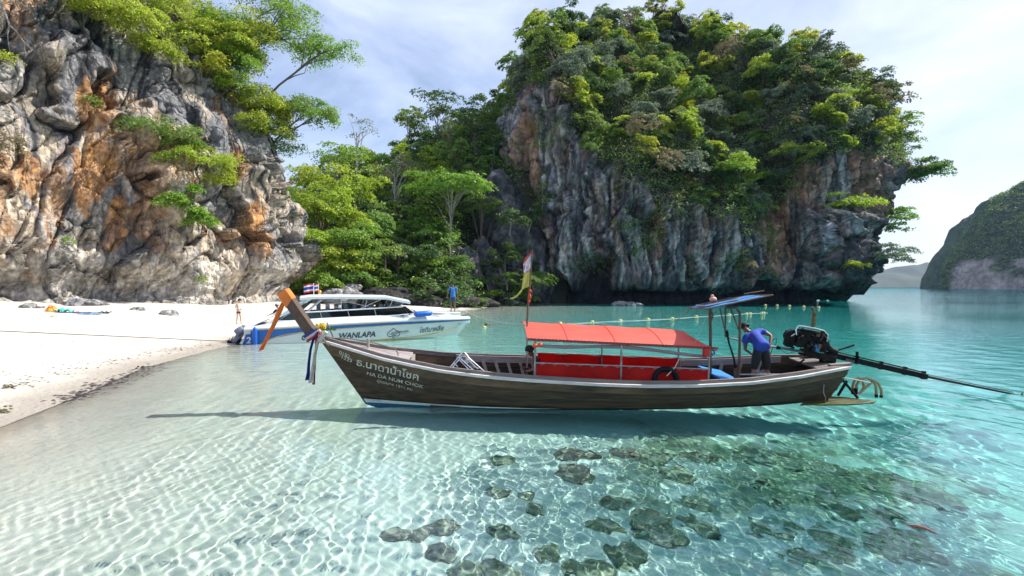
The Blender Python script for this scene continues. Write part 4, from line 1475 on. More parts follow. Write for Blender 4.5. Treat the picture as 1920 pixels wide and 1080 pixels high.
for k, (u, v, tone, lab) in enumerate(((1735, 262, 'mid', 'green tree leaning out at the upper right edge of the island'), (1752, 292, 'dark', 'dark tree leaning furthest out over the sea at the right edge of the island'), (1700, 222, 'fresh', 'fresh green tree on the right shoulder of the island'), (1725, 350, 'mid', 'green tree hanging from the right overhang of the island'), (1640, 150, 'dark', 'dark tree on the skyline right of the island crest'), (1745, 400, 'fresh', 'thin tree low on the right edge of the island'))):
    isl_tree(330 + k, u, v, 3.0, 3.6, 12, 15, 9, .34, tone, lab, flat=.6, forks=7)
isl_tree(310, 1560, 205, 3.2, 3.6, 13, 16, 9, .38, 'bright', 'bright green tree high on the right part of the island forest')
isl_tree(311, 1245, 40, 3.4, 3.6, 14, 18, 9, .38, 'yellow', 'round yellow-green treetop near the top of the island')
isl_tree(312, 1070, 62, 3.0, 2.6, 13, 16, 9, .38, 'bright', 'bright yellow-green treetop at the upper left shoulder of the island')
isl_tree(313, 1390, 498, 1.7, 2.2, 9, 10, 8, .26, 'olive', 'dry grey creeper clump on the foot of the island wall, left of the block', cat='bush')
isl_tree(314, 1440, 505, 1.6, 2.0, 9, 10, 8, .26, 'olive', 'dry grey creeper clump beside the left edge of the projecting block', cat='bush')

# ================================================================== BOULDERS
def rock_mesh(seed, sub=4, rough=.28, sq=(1, 1, .7), base=(.2, .2, .205), alt=(.42, .41, .39), dark=(.05, .05, .052), freq=1.6, mat_=None):
    bm = bmesh.new()
    bmesh.ops.create_icosphere(bm, subdivisions=sub, radius=1.0)
    V = np.array([v.co for v in bm.verts])
    F = np.array([[v.index for v in f.verts] for f in bm.faces])
    bm.free()
    sd_ = np.array([seed * 3.17, seed * 1.7, seed * .9])
    n = fbm(V * freq * .6 + sd_, 3, seed) * .9 + fbm(V * freq * 2 + sd_, 4, seed + 3, ridged=True) * .6
    f1, f2, cid, of = worley(V * 1.5 + sd_, seed)
    V2 = V * (1 + rough * n + rough * .5 * (_RV[cid, 0] - .5))[:, None] * np.array(sq)
    c = np.tile(np.array(base), (len(V), 1))
    c = mixc(c, alt, sstep(0, .35, fbm(V * 2.3 + sd_, 4, seed + 11)))
    c = mixc(c, dark, sstep(.05, .35, fbm(V * 1.9 + sd_, 4, seed + 17)) * .7)
    return np_mesh('boulder', V2, F, mat_ or ROCK_SMALL, color=np.clip(c, .01, .8))

def boulder(name, me, loc, scale, rz, label, group=None, tilt=(0, 0)):
    o = link(name, me)
    o.location = loc
    o.scale = scale if isinstance(scale, tuple) else (scale,) * 3
    o.rotation_euler = (tilt[0], tilt[1], rz)
    return tag(o, label, 'rock', group)

RG = [rock_mesh(700 + k) for k in range(4)]
RD = [rock_mesh(720 + k, base=(.032, .031, .03), alt=(.07, .067, .064), dark=(.012, .012, .012)) for k in range(4)]  # dark rock, darkened further to stand in for the shade there
def gz(x, y): return float(ground_z(np.array([[x]]), np.array([[y]]))[0, 0])
def on_ground(u, v):
    """where the sight line meets the dry ground"""
    for Yd in np.arange(6, 110, .1):
        p = at(u, v, Yd)
        if p.z <= gz(p.x, p.y): return p
    return at(u, v, 60)
bl = [(118, 566, .95, 'grey', 'grey boulder against the cliff foot behind the orange bag'), (150, 572, .75, 'grey', 'rounded grey boulder behind the purple towel, left one'),
      (178, 573, .72, 'grey', 'pale grey boulder behind the purple towel, right one'), (60, 577, .45, 'grey', 'low grey stone at the cliff foot left of the orange bag'),
      (316, 590, .52, 'grey', 'single dark grey stone lying alone on the white sand'), (258, 581, .35, 'grey', 'small flat stone half buried at the cliff foot')]
for k, (u, v, s, kd, lab) in enumerate(bl):
    p = on_ground(u, v)
    boulder('boulder', RG[k % 4], (p.x, p.y, p.z + s * .05), (s * 1.25, s, s * .75), k * 1.3, lab)
bl2 = [(628, 549, 56, 1.25, 'pitted grey rock behind the speedboat flags'), (652, 546, 57, 1.35, 'pitted grey rock behind the middle of the speedboat roof'), (660, 536, 58, .8, 'pale rock on top of the pitted rocks behind the speedboat roof'),
       (610, 552, 57, .8, 'small pitted rock just right of the speedboat flags')]
for k, (u, v, Yd, s, lab) in enumerate(bl2):
    p = at(u, v, Yd)
    boulder('boulder', RG[(k + 1) % 4], (p.x, p.y, p.z - s * .3), (s * 1.3, s, s * .9), k * 2.1, lab)
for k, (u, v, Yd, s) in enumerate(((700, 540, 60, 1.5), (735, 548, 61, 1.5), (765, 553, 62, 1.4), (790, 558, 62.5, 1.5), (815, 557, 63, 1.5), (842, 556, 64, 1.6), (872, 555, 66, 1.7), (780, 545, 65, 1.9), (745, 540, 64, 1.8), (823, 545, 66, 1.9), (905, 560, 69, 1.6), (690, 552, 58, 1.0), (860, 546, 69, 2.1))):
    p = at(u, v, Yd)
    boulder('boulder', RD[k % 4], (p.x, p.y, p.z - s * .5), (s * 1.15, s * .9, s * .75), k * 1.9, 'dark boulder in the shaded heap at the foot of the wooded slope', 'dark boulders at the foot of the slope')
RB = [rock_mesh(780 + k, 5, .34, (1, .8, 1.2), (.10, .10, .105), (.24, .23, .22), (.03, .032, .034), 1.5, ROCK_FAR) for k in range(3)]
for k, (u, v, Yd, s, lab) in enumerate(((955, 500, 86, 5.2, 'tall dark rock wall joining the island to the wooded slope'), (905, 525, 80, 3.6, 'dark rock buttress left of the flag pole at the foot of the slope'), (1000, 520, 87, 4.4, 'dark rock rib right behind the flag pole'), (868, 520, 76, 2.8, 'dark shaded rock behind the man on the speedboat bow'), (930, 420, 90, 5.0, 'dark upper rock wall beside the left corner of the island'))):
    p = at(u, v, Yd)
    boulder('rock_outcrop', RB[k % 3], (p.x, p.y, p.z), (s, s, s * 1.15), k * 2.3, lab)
for k, (u, v, s, lab) in enumerate(((1163, 572, .95, 'low pale rock breaking the water before the island, left one'), (1182, 572, .8, 'low pale rock breaking the water before the island, middle one'), (1196, 573, .6, 'low pale rock breaking the water before the island, right one'))):
    p = at(u, v, 76)
    boulder('boulder', RG[k], (p.x, p.y, .05), (s * 1.3, s, s * .75), k, lab)

# ---- rocks and coral on the sea bed, seen through the water
def on_bed(u, v):
    d = Vector(((u - 960) / FOC, 1, -(v - HORIZON) / FOC)).normalized()
    p = Vector((0, 0, CAM_H)) + d * (CAM_H / -d.z)
    h = Vector((d.x, d.y, 0))
    si = h.length / 1.33
    dw = h.normalized() * si + Vector((0, 0, -math.sqrt(1 - si * si)))
    for k in range(400):
        p = p + dw * .01
        if p.z <= gz(p.x, p.y): break
    return p
CORAL = rock_mat('reef_stone', 9.0, 0.8, 0.05)
RR_ = [rock_mesh(740 + k, 4, .30, (1, 1, .5), (.30, .31, .21), (.54, .51, .37), (.17, .18, .12), 2.2, CORAL) for k in range(4)]
RC_ = [rock_mesh(760 + k, 4, .26, (1, 1, .55), (.30, .265, .21), (.52, .48, .36), (.15, .13, .10), 2.4, CORAL) for k in range(3)]
reef = [(742, 1003, .22, 1, 'rounded tan coral rock under the clear water, left of the cluster'), (785, 1003, .2, 1, 'tan coral rock in the middle of the underwater cluster'), (828, 990, .27, 1, 'tallest tan coral rock of the underwater cluster'),
        (825, 1037, .24, 1, 'round tan coral rock at the front of the underwater cluster'), (870, 1070, .26, 0, 'mossy rock at the bottom edge of the picture below the coral cluster'), (940, 1075, .3, 0, 'flat mossy rock at the bottom edge right of the coral cluster'),
        (938, 865, .30, 0, 'mossy rock nearest the boat shadow'), (933, 925, .22, 0, 'mossy rock with a pale top below the boat shadow'), (990, 930, .22, 0, 'thin mossy patch of rock right of the pale-topped one'),
        (935, 997, .24, 0, 'dark mossy rock alone right of the coral cluster'), (1000, 955, .2, 0, 'small greenish rock between two mossy ones'), (1075, 852, .46, 1, 'brownish flat rock under the middle of the boat'),
        (1078, 888, .46, 1, 'reddish brown rock below the flat brown one'), (1168, 850, .40, 1, 'brownish slab right of the flat brown rock'), (1025, 1040, .2, 0, 'faint small rock near the bottom middle'),
        (1225, 860, .45, 0, 'greenish rock right of the brown slab'), (1262, 890, .45, 0, 'greenish rock further right of the brown slab'), (1150, 945, .3, 0, 'faint mossy patch in the middle of the clear water'),
        (1135, 985, .25, 0, 'faint small mossy rock'), (1215, 975, .35, 0, 'long mossy rock right of the middle'), (1240, 1005, .35, 0, 'mossy rock below the long one'), (1170, 1045, .35, 0, 'low mossy rock near the bottom'),
        (1105, 1075, .35, 0, 'mossy rock at the bottom edge in the middle')]
rr_rng = np.random.default_rng(31)
for k, (u, v, s, kd, lab) in enumerate(reef):
    p = on_bed(u, v)
    o = boulder('reef_rock', (RC_ if kd else RR_)[k % 3], (p.x, p.y, p.z + s * .0), (s * .8, s * .62, s * .55), k * 1.7, lab)
    o.cycles.is_caustics_receiver = True
for k in range(30):
    u, v = rr_rng.uniform(1290, 1700), rr_rng.uniform(845, 1075)
    if abs((v - 960) - (u - 1450) * .35) > 130: continue
    p = on_bed(u, v)
    s = rr_rng.lognormal(-1.5, .55) * (p.y / 8)
    o = boulder('reef_rock', RR_[k % 4], (p.x, p.y, p.z + s * .0), (s * 1.2, s * .9, s * .6), k * 1.7, 'dark weedy rock in the reef under the water on the right', 'dark weedy rocks of the reef on the right')
    o.cycles.is_caustics_receiver = True
# ================================================================== LONGTAIL BOAT
def wood(name, a, b, scale=5, st=(.5, 6, 9), rough=.75, bump=.7, con=(.3, .7)):
    return mat(name, a, rough, col2=b, scale=scale, stretch=st, bump=bump, bscale=scale * 2.5, contrast=con)
W_UP = wood('weathered_strake', (.155, .10, .05), (.032, .02, .010), 2.4, (.5, 2.4, 2.4))
W_DK = wood('dark_strake', (.028, .016, .007), (.085, .054, .025), 3.0, (.4, 3, 5), con=(.4, .75))
W_ST = wood('stem_wood', (.115, .07, .05), (.06, .038, .028), 5, (3, 3, 1.2))
W_DECK = wood('deck_wood', (.40, .345, .33), (.25, .21, .20), 4, (.6, 6, 6), rough=.8)
W_IN = wood('inner_wood', (.05, .033, .025), (.025, .018, .015), 4, (.6, 5, 5))
W_RIB = wood('pale_rib_wood', (.42, .38, .34), (.28, .25, .22), 6, (4, 4, 1))
W_RAIL = wood('rail_wood', (.13, .10, .085), (.24, .21, .19), 4, (.5, 6, 6))
M_RUB = mat('rub_rail_paint', (.66, .60, .56), .6, col2=(.42, .36, .33), scale=3, stretch=(1, 6, 6), contrast=(.45, .75))
M_WHITE = mat('white_paint', (.72, .74, .74), .5, col2=(.55, .56, .56), scale=5, contrast=(.5, .8))
M_BOOT = mat('pale_boot_paint', (.55, .62, .60), .6, col2=(.25, .30, .28), scale=3, stretch=(1, 3, 3), contrast=(.5, .75))
M_BLUEP = mat('blue_antifouling', (.02, .11, .22), .5, col2=(.015, .06, .11), scale=3)
M_RED = mat('red_canvas', (.72, .018, .012), .75, col2=(.60, .014, .010), scale=2, bump=2.5, bscale=3.5, trans=.5)
M_CAN = mat('canopy_canvas', (.80, .125, .085), .55, col2=(.70, .095, .06), scale=1.2, stretch=(.4, 2, 2), bump=2.5, bscale=2.6, trans=.25)
M_STEEL = mat('galvanised_pipe', (.42, .42, .43), .4, .6, col2=(.25, .23, .22), scale=9)
M_CHROME = mat('stainless_pipe', (.75, .75, .76), .2, 1.0, col2=(.6, .6, .6), scale=9)
M_RUST = mat('rusty_pipe', (.20, .12, .075), .7, .3, col2=(.09, .055, .04), scale=8, stretch=(2, 2, 1))
M_BLACK = mat('black_rubber', (.006, .006, .007), .7, col2=(.012, .012, .012), scale=8, bump=.3, spec=.2)
M_IRON = mat('oily_iron', (.007, .007, .007), .6, 0, col2=(.022, .019, .017), scale=9, bump=.3, spec=.15)
M_BLUE = mat('blue_tarpaulin', (.035, .26, .62), .45, col2=(.03, .20, .50), scale=2.5, bump=.4, bscale=5)
M_ORANGE = mat('orange_cloth', (.85, .25, .05), .8, col2=(.75, .19, .035), scale=7, bump=.4, trans=.2)
M_ROPE = mat('pale_rope', (.50, .48, .44), .9, col2=(.34, .32, .29), scale=40)
M_GREYROPE = mat('grey_rope', (.20, .19, .18), .9, col2=(.12, .115, .11), scale=40)
M_HOSE = mat('tan_hose', (.42, .27, .13), .45, col2=(.30, .17, .08), scale=6)
M_MOSS = mat('mossy_board', (.10, .10, .012), .5, col2=(.035, .042, .008), scale=4, bump=.6)
M_PANEL = mat('solar_cells', (.03, .03, .055), .15, col2=(.04, .04, .07), scale=3)
M_ALU = mat('aluminium', (.6, .6, .62), .35, .8, col2=(.5, .5, .52), scale=6)
M_SIGNW = mat('sign_paint', (.55, .57, .48), .8, col2=(.16, .15, .11), scale=26, contrast=(.42, .72))
M_VIOLET = mat('faded_mauve_canvas', (.45, .30, .33), .8, col2=(.36, .24, .27), scale=4, trans=.2)

LB = empty('longtail_boat', (2.2, 12.25, 0), (R(5.0), 0, R(4.0)), 1.0, 'long dark wooden boat with a high prow and a red canopy in clear shallows', 'boat')
bpy.context.view_layer.update()
LM = LB.matrix_world.copy()
LMi = LM.inverted()
CAMV = Vector((0, 0, CAM_H))

def lray(u, v, M_i, plane_y):
    """boat-frame point where the sight line through a photo point meets the boat's plane y = plane_y"""
    a = M_i @ CAMV
    b = M_i @ at(u, v, 10.0)
    d = b - a
    t = (plane_y - a.y) / d.y
    return a + d * t
def LT(u, v, y=0.0):
    return lray(u, v, LMi, y)

_bt = [0, .03, .08, .15, .25, .35, .5, .65, .78, .88, .95, 1]
_bb = [.055, .17, .38, .62, .87, 1.03, 1.12, 1.12, 1.04, .88, .70, .50]
def l_beam(t): return float(np.interp(t, _bt, _bb))
# height of the rub rail, measured along the near side
_rail_px = [(606, 640, .08), (640, 655, .3), (700, 676, .5), (800, 698, .75), (900, 709, .88), (1000, 716, .97), (1100, 721, 1.0), (1200, 724, 1.0), (1300, 723, .99), (1400, 718, .93), (1500, 707, .82), (1560, 697, .7), (1597, 690, .52)]
_rp = [LT(u, v, -b * 1.1) for u, v, b in _rail_px]
_rx = [p.x for p in _rp]
_rz = [p.z for p in _rp]
X_STEM0, X_STERN0 = _rx[0] - .03, _rx[-1] + .02
def l_sheer(x): return float(np.interp(x, _rx, _rz))
_st0, _st1 = LT(690, 758, 0), LT(606, 640, 0)
def x_stem(z): return _st0.x + (z - _st0.z) * (_st1.x - _st0.x) / (_st1.z - _st0.z)
_se1 = LT(1548, 752, -.3)
def x_stern(z): return _se1.x + (z - _se1.z) * (X_STERN0 - _se1.x) / (_rz[-1] - _se1.z)
KEEL = -.42
def hull_pt(t, tau, side=-1, grow=0.0):
    xg = X_STEM0 + (X_STERN0 - X_STEM0) * t
    zs = l_sheer(xg)
    k = KEEL * (1 - .35 * max(0, (t - .75) / .25) ** 2)
    z = zs + (k - zs) * tau
    x = x_stem(z) + (x_stern(z) - x_stem(z)) * t
    w = l_beam(t) * max(0.0, 1 - tau ** 3.0) ** .8 * (1 - .10 * tau) + .0
    w = max(w, .05 if t < .02 or t > .5 else .0)
    return Vector((x, side * (w + grow), z))
def hull_surface_at(u, v):
    """nearest hull parameters (t, tau) showing at a photo point on the near side"""
    best = None
    for i in range(0, 101):
        t = i / 100 * .5
        for j in range(0, 41):
            ta = j / 40 * .8
            p = LM @ hull_pt(t, ta)
            uu, vv_ = 960 + FOC * p.x / p.y, HORIZON - FOC * (p.z - CAM_H) / p.y
            d = (uu - u) ** 2 + (vv_ - v) ** 2
            if best is None or d < best[0]: best = (d, t, ta)
    return best[1], best[2]

NT = 72
tt = [(i / NT) ** 1.0 for i in range(NT + 1)]
taus = [0.0, .17, .33, .50, .66, .82, 1.0]
for side in (-1, 1):
    for j in range(6):
        b = MB()
        rows = []
        for q in (0, .5, .97):
            ta = taus[j] + (taus[j + 1] - taus[j]) * q
            rows.append([hull_pt(t, ta, side, .028 if q == .97 and j < 5 else .004) for t in tt])
        inner = [[hull_pt(t, taus[j] + (taus[j + 1] - taus[j]) * q, side, -.035) for t in tt] for q in (.97, 0)]
        b.grid(rows + inner + [rows[0]])
        b.build('plank', W_UP if j == 0 else W_DK, LB, True)
# painted bottom: pale boot stripe at the bow, blue below
b = MB()
for side in (-1, 1):
    for i in range(NT):
        pass
def tau_at_z(t, z):
    lo, hi = 0.0, 1.0
    for _ in range(24):
        mid = (lo + hi) / 2
        if hull_pt(t, mid).z > z: lo = mid
        else: hi = mid
    return lo
def hull_strip(name, m, z0f, z1f, t0, t1, grow, n=60):
    for side in (-1, 1):
        b = MB()
        rows = []
        for q in (0, .5, 1):
            row = []
            for i in range(n + 1):
                t = t0 + (t1 - t0) * i / n
                z = z0f(t) + (z1f(t) - z0f(t)) * q
                row.append(hull_pt(t, tau_at_z(t, z), side, grow))
            rows.append(row)
        b.grid(rows)
        b.build(name, m, LB, True)
zl = lambda t: .15 - .035 * min(1, t / .45)
hull_strip('boot_stripe', M_BOOT, zl, lambda t: .065 + .05 * min(1, t / .40), .003, .40, .056)
hull_strip('antifouling', M_BLUEP, lambda t: .065 + .015 * min(1, t / .45), lambda t: -.3, .003, .97, .051)
# transom
b = MB()
tr_ = [hull_pt(1, q / 8, -1) for q in range(9)]
P_ = [[p, Vector((p.x + .04, 0, p.z)), Vector((p.x, -p.y, p.z))] for p in tr_]
b.slab(P_, Vector((-.05, 0, 0)))
b.build('transom', W_DK, LB)
# rub rail and coaming along both sides
for side in (-1, 1):
    b = MB()
    sec = [(.0, .035), (.045, .03), (.045, -.025), (.0, -.03)]
    rows = [[hull_pt(t, 0, side) + Vector((0, side * dy, dz)) for t in tt] for dy, dz in sec]
    b.grid(rows + [rows[0]])
    b.build('rub_rail', M_RUB, LB, True)
    b = MB()
    def gw(t): return .10 if t < .9 else .10 - .5 * (t - .9)
    sec = [(-.005, .03, 0), (-.02, 0, 1), (-.075, 0, 1), (-.06, .0, 0)]
    rows = []
    for dy, dz, top in sec:
        rows.append([hull_pt(t, 0, side) + Vector((0, side * max(dy, -l_beam(t) * .6), dz + top * gw(t))) for t in tt])
    b.grid(rows + [rows[0]])
    b.build('gunwale', W_RAIL, LB, True)
    # inner stringer plank
    b = MB()
    t2 = [.22 + .70 * i / 40 for i in range(41)]
    rows = [[hull_pt(t, 0, side, -.085) + Vector((0, 0, dz)) for t in t2] for dz in (.065, -.09)]
    rows += [[hull_pt(t, 0, side, -.115) + Vector((0, 0, dz)) for t in t2] for dz in (-.09, .065)]
    b.grid(rows + [rows[0]])
    b.build('stringer', W_DECK, LB)
# ribs inside the open part
for t in [.245 + .0262 * k for k in range(0, 9)] + [.80, .84, .88]:
    for side in (-1, 1):
        b = MB()
        pts = [hull_pt(t, q, side, -.10) for q in (.03, .2, .4, .6)]
        rows = [[p + Vector((dx, side * dy, 0)) for p in pts] for dx, dy in ((-.035, 0), (-.035, -.05), (.035, -.05), (.035, 0))]
        b.grid(rows + [rows[0]])
        b.build('rib', W_RIB, LB)
# floor boards
for k in range(7):
    yy = -.54 + k * .18
    b = MB()
    P = [[Vector((X_STEM0 + (X_STERN0 - X_STEM0) * t, yy + d, .10 + .006 * (k % 3))) for t in (.2, .4, .6, .8, .93)] for d in (-.085, .085)]
    b.slab(P, .03)
    b.build('floor_board', W_IN, LB)
# bow deck of long boards, and its bulkhead
x_dk0, x_dk1 = X_STEM0 + .12, LT(768, 668, -.3).x
nb = 7
for k in range(nb):
    b = MB()
    rows = []
    for e in (k / nb + .006, (k + 1) / nb - .006):
        row = []
        for i in range(15):
            x = x_dk0 + (x_dk1 - x_dk0) * i / 14
            t = (x - X_STEM0) / (X_STERN0 - X_STEM0)
            w = max(.05, l_beam(t) - .07)
            row.append(Vector((x + .02 * math.sin(k * 5.0) * (i == 14), -w + 2 * w * e, l_sheer(x) + .06 + .03 * (1 - (2 * e - 1) ** 2) + .004 * math.sin(k * 7.7))))
        rows.append(row)
    b.slab(rows, .04)
    b.build('deck_board', W_DECK, LB)
b = MB()
t = (x_dk1 - X_STEM0) / (X_STERN0 - X_STEM0)
P = [[Vector((x_dk1 + .03, y * (l_beam(t) - .10), l_sheer(x_dk1) + .03)) for y in (-1, 0, 1)], [Vector((x_dk1 + .03, y * (l_beam(t) * .45), .22)) for y in (-1, 0, 1)]]
b.slab(P, Vector((-.03, 0, 0)))
b.build('bulkhead', W_DECK, LB)
# stern deck boards
for k in range(6):
    b = MB()
    x0, x1 = LT(1508, 690, 0).x, X_STERN0 - .02
    rows = []
    for e in (k / 6 + .01, (k + 1) / 6 - .01):
        rows.append([Vector((x, (-1 + 2 * e) * (l_beam((x - X_STEM0) / (X_STERN0 - X_STEM0)) - .08), l_sheer(x) + .02)) for x in (x0, (x0 + x1) / 2, x1)])
    b.slab(rows, .035)
    b.build('stern_board', W_RAIL, LB)
# curved gunwale ends sticking past the transom
for side in (-1, 1):
    b = MB()
    e = hull_pt(1, 0, side)
    b.slab([[e + Vector((-.5, side * .06, .07)), e + Vector((.03, side * .02, .10))], [e + Vector((-.5, -side * .06, .07)), e + Vector((.03, -side * .10, .10))]], .05)
    b.build('quarter_plank', W_RAIL, LB)
# stem plank under the prow and the prow post itself
b = MB()
zz = np.linspace(-.35, 1.50, 14)
rows = []
for dx, dy in ((-.05, 0), (.02, -.055), (.10, -.07), (.10, .07), (.02, .055)):
    rows.append([Vector((x_stem(z) + dx, dy, z)) for z in zz])
b.grid(rows + [rows[0]])
b.build('stem', W_ST, LB, True)
pa, pb = LT(584, 628, -.08), LT(536, 559, -.08)
pc, pd = LT(594, 609, -.08), LT(551, 554, -.08)
post_dir = (pb - pa).normalized()
wv = (LT(590, 614, -.08) - LT(577, 626, -.08))
wv = (wv - post_dir * wv.dot(post_dir)).normalized() * .20
def post_ring(c, sy=1.0, sw=1.0):
    return [c - wv * .5 * sw + Vector((0, -.125 * sy, 0)), c + wv * .5 * sw + Vector((0, -.125 * sy, 0)), c + wv * .5 * sw + Vector((0, .125 * sy, 0)), c - wv * .5 * sw + Vector((0, .125 * sy, 0))]
foot = LT(640, 690, 0) 
c0 = LT(583, 622, 0)
c1 = LT(538, 556, 0)
b = MB()
ctr = [c0 + (c0 - c1).normalized() * .16 + Vector((.12, 0, 0)), c0 + (c0 - c1).normalized() * .10 + Vector((.03, 0, 0)), c0, c0.lerp(c1, .5), c1]
rings_ = [post_ring(c, s, w) for c, s, w in zip(ctr, (.45, .8, .95, .97, 1.0), (.8, 1.1, 1.05, 1.0, .98))]
b.grid(rings_, wrap=True)
b.f.append(tuple(range(len(b.v) - 4, len(b.v))))
b.build('prow_post', W_ST, LB)
# small bollard on the bow deck
b = MB()
q = LT(690, 646, 0)
b.tube([q + Vector((0, 0, -.06)), q + Vector((0, 0, .14))], .032, 8)
b.build('bollard', W_RIB, LB, True)
b = MB()
q1 = LT(606, 640, -.12)
b.tube([LT(603, 633, -.12), LT(617, 648, -.16)], .025, 6)
b.tube([LT(625, 632, 0), LT(613, 605, 0)], .018, 6)
b.build('bow_peg', W_RAIL, LB, True)

# ---- cabin frame, canopy and side cloths
YN, YF = -.86, .86
def pipe(name, pts, r, m=None, par=LB, n=8):
    b = MB()
    b.tube(pts, r, n)
    return b.build(name, m or M_STEEL, par, True)
xa, xb_ = LT(1003, 680, YN).x, LT(1329, 690, YN).x
z_top_n = LT(1003, 645, YN).z
z_near_a, z_near_b = LT(990, 637, YN).z, LT(1345, 654, YN).z
xca, xcb = LT(989, 637, YN).x, LT(1345, 654, YN).x
for x_, dz in ((xa, 0), (LT(1165, 670, YN).x, 0), (xb_, 0)):
    f = (x_ - xca) / (xcb - xca)
    zt = z_near_a + (z_near_b - z_near_a) * f
    pipe('canopy_post', [Vector((x_, YN, .35)), Vector((x_, YN, zt))], .022)
    pipe('canopy_post', [Vector((x_ - .12 * (x_ > 2), YF, .35)), Vector((x_ - .12 * (x_ > 2), YF, zt + .05))], .02)
b = MB()
for yy, s in ((YN, 0), (YF, .05)):
    b.tube([Vector((xca, yy, z_near_a + s)), Vector((xcb, yy, z_near_b + s))], .02, 8)
b.build('canopy_rail', M_STEEL, LB, True)
def can_z(x, y):
    f = (x - xca) / (xcb - xca)
    e = (y - YN) / (YF - YN)
    base = z_near_a + (z_near_b - z_near_a) * f
    return base + .06 * e + .15 * (1 - (2 * e - 1) ** 2) - .03 * math.sin(f * math.pi * 4) ** 2 * (1 - abs(2 * e - 1)) - .012 * math.sin(f * 41 + e * 9) * e * (1 - e)
P = []
for k in range(13):
    e = k / 12
    y = (YN - .04) + (YF - YN - .10) * e
    P.append([Vector((xca + (xcb - xca) * i / 24 - (.32 * (1 - (2 * e - 1) ** 2) * max(0, (i - 20) / 4) ** 2), y, can_z(xca + (xcb - xca) * i / 24, y) + .03 - .05 * max(0, (i - 21) / 3) ** 2)) for i in range(25)])
b = MB()
b.slab(P[::-1], .008)
b.build('canopy', M_CAN, LB, True)
for i in (5, 11, 17):
    b = MB()
    b.tube([P[k][i] + Vector((0, 0, .004)) for k in range(13)], .008, 5)
    b.build('seam', M_CAN, LB, True)
b = MB()
P = [[Vector((xca + (xcb - xca) * i / 24, YN - .045, z_near_a + (z_near_b - z_near_a) * i / 24 + dz)) for i in range(25)] for dz in (.045, .0)]
b.slab(P, Vector((0, .006, 0)))
b.build('canopy_hem', mat('dark_red_hem', (.30, .02, .02), .8, scale=3), LB)
# lashings along the near edge
b = MB()
for k in range(27):
    x = xca + (xcb - xca) * (k + .5) / 27
    z = z_near_a + (z_near_b - z_near_a) * (k + .5) / 27
    b.tube([Vector((x - .05, YN - .055, z + .05)), Vector((x, YN - .03, z - .02)), Vector((x + .05, YN - .055, z + .045))], .006, 4)
for k in range(6):
    y = YN + .03 + k * .09
    z = can_z(xca, y)
    b.tube([Vector((xca - .01, y, z + .03)), Vector((xca - .03, y + .03, z - .03)), Vector((xca - .01, y + .07, z + .03))], .008, 4)
tag(b.build('lashing', M_ROPE, LB), kind='stuff')
# rolled cloth under the roof edge
b = MB()
pts = [LT(u, v, YN + .04) for u, v in ((1008, 648), (1060, 651), (1110, 650), (1165, 650), (1215, 655), (1265, 662), (1325, 669))]
b.tube(pts, [.03, .04, .03, .045, .035, .035, .03], 8)
b.build('rolled_cloth', M_VIOLET, LB, True)
# red side cloths: near one and far one
def cloth_panel(name, y, tl, trr, bl_, br, m, sag=.02, n=20):
    P = []
    for q in (0, .35, .7, 1):
        P.append([tl.lerp(trr, i / n).lerp(bl_.lerp(br, i / n), q) + Vector((0, .028 * math.sin(i * 1.3 + q * 2) * (.4 + .6 * math.sin(i * .37) ** 2), -sag * math.sin(math.pi * ((i * 4 / n) % 1)) * (1 - q) * .4)) for i in range(n + 1)])
    b = MB()
    b.slab(P, Vector((0, .006, 0)))
    return b.build(name, m, LB, True)
tl, trr = LT(1003, 681, YN), LT(1329, 693, YN)
cloth_panel('side_cloth', YN, tl, trr, Vector((tl.x, YN, .42)), Vector((trr.x, YN, .42)), M_RED)
tl2, tr2 = LT(1008, 662, YF), LT(1274, 672, YF)
cloth_panel('side_cloth', YF, tl2, tr2, Vector((tl2.x, YF, .42)), Vector((tr2.x, YF, .42)), M_RED)
pipe('side_rail', [tl + Vector((0, -.01, .012)), trr + Vector((0, -.01, .012))], .014)
pipe('side_rail', [tl2 + Vector((-.1, -.01, .015)), tr2 + Vector((.0, -.01, .015))], .014)
pipe('canopy_post', [LT(1275, 670, YF - .05), LT(1275, 712, YF - .05)], .018)
b = MB()
for k in range(14):
    p = tl.lerp(trr, (k + .4) / 14)
    b.tube([p + Vector((-.02, -.02, .02)), p + Vector((.03, -.025, -.03)), p + Vector((.11, -.02, .01))], .004, 4)
tag(b.build('cloth_ties', M_ROPE, LB), kind='stuff')
# blue boarded platform aft of the cabin
for k in range(4):
    b = MB()
    x0, x1 = LT(1331, 700, 0).x, LT(1392, 712, -.4).x
    e0, e1 = k / 4 + .008, (k + 1) / 4 - .008
    P = [[Vector((x0, -.80 + 1.5 * e, .62 - .0 * e)), Vector((x1 + .12 * (k == 0), -.80 + 1.5 * e, .50))] for e in (e0, e1)]
    b.slab(P, .05)
    b.build('blue_board', M_BLUE, LB)
# little blue roof over the helm
A_, B_, C_, D_ = LT(1292, 577, .85), LT(1325, 579, -.8), LT(1449, 553, -.8), LT(1384, 550, .85)
D_ = A_ + (C_ - B_)
b = MB()
P = [[A_.lerp(D_, i / 8).lerp(B_.lerp(C_, i / 8), j / 6) + Vector((0, 0, .012 * math.sin(i * 1.7) * math.sin(j * 1.1))) for i in range(9)] for j in range(7)]
b.slab(P, .012)
b.build('helm_roof', M_BLUE, LB, True)
b = MB()
b.tube([A_, B_, C_, D_, A_], .017, 6)
b.tube([A_.lerp(B_, .5), D_.lerp(C_, .5)], .014, 6)
b.build('roof_frame', M_RUST, LB, True)
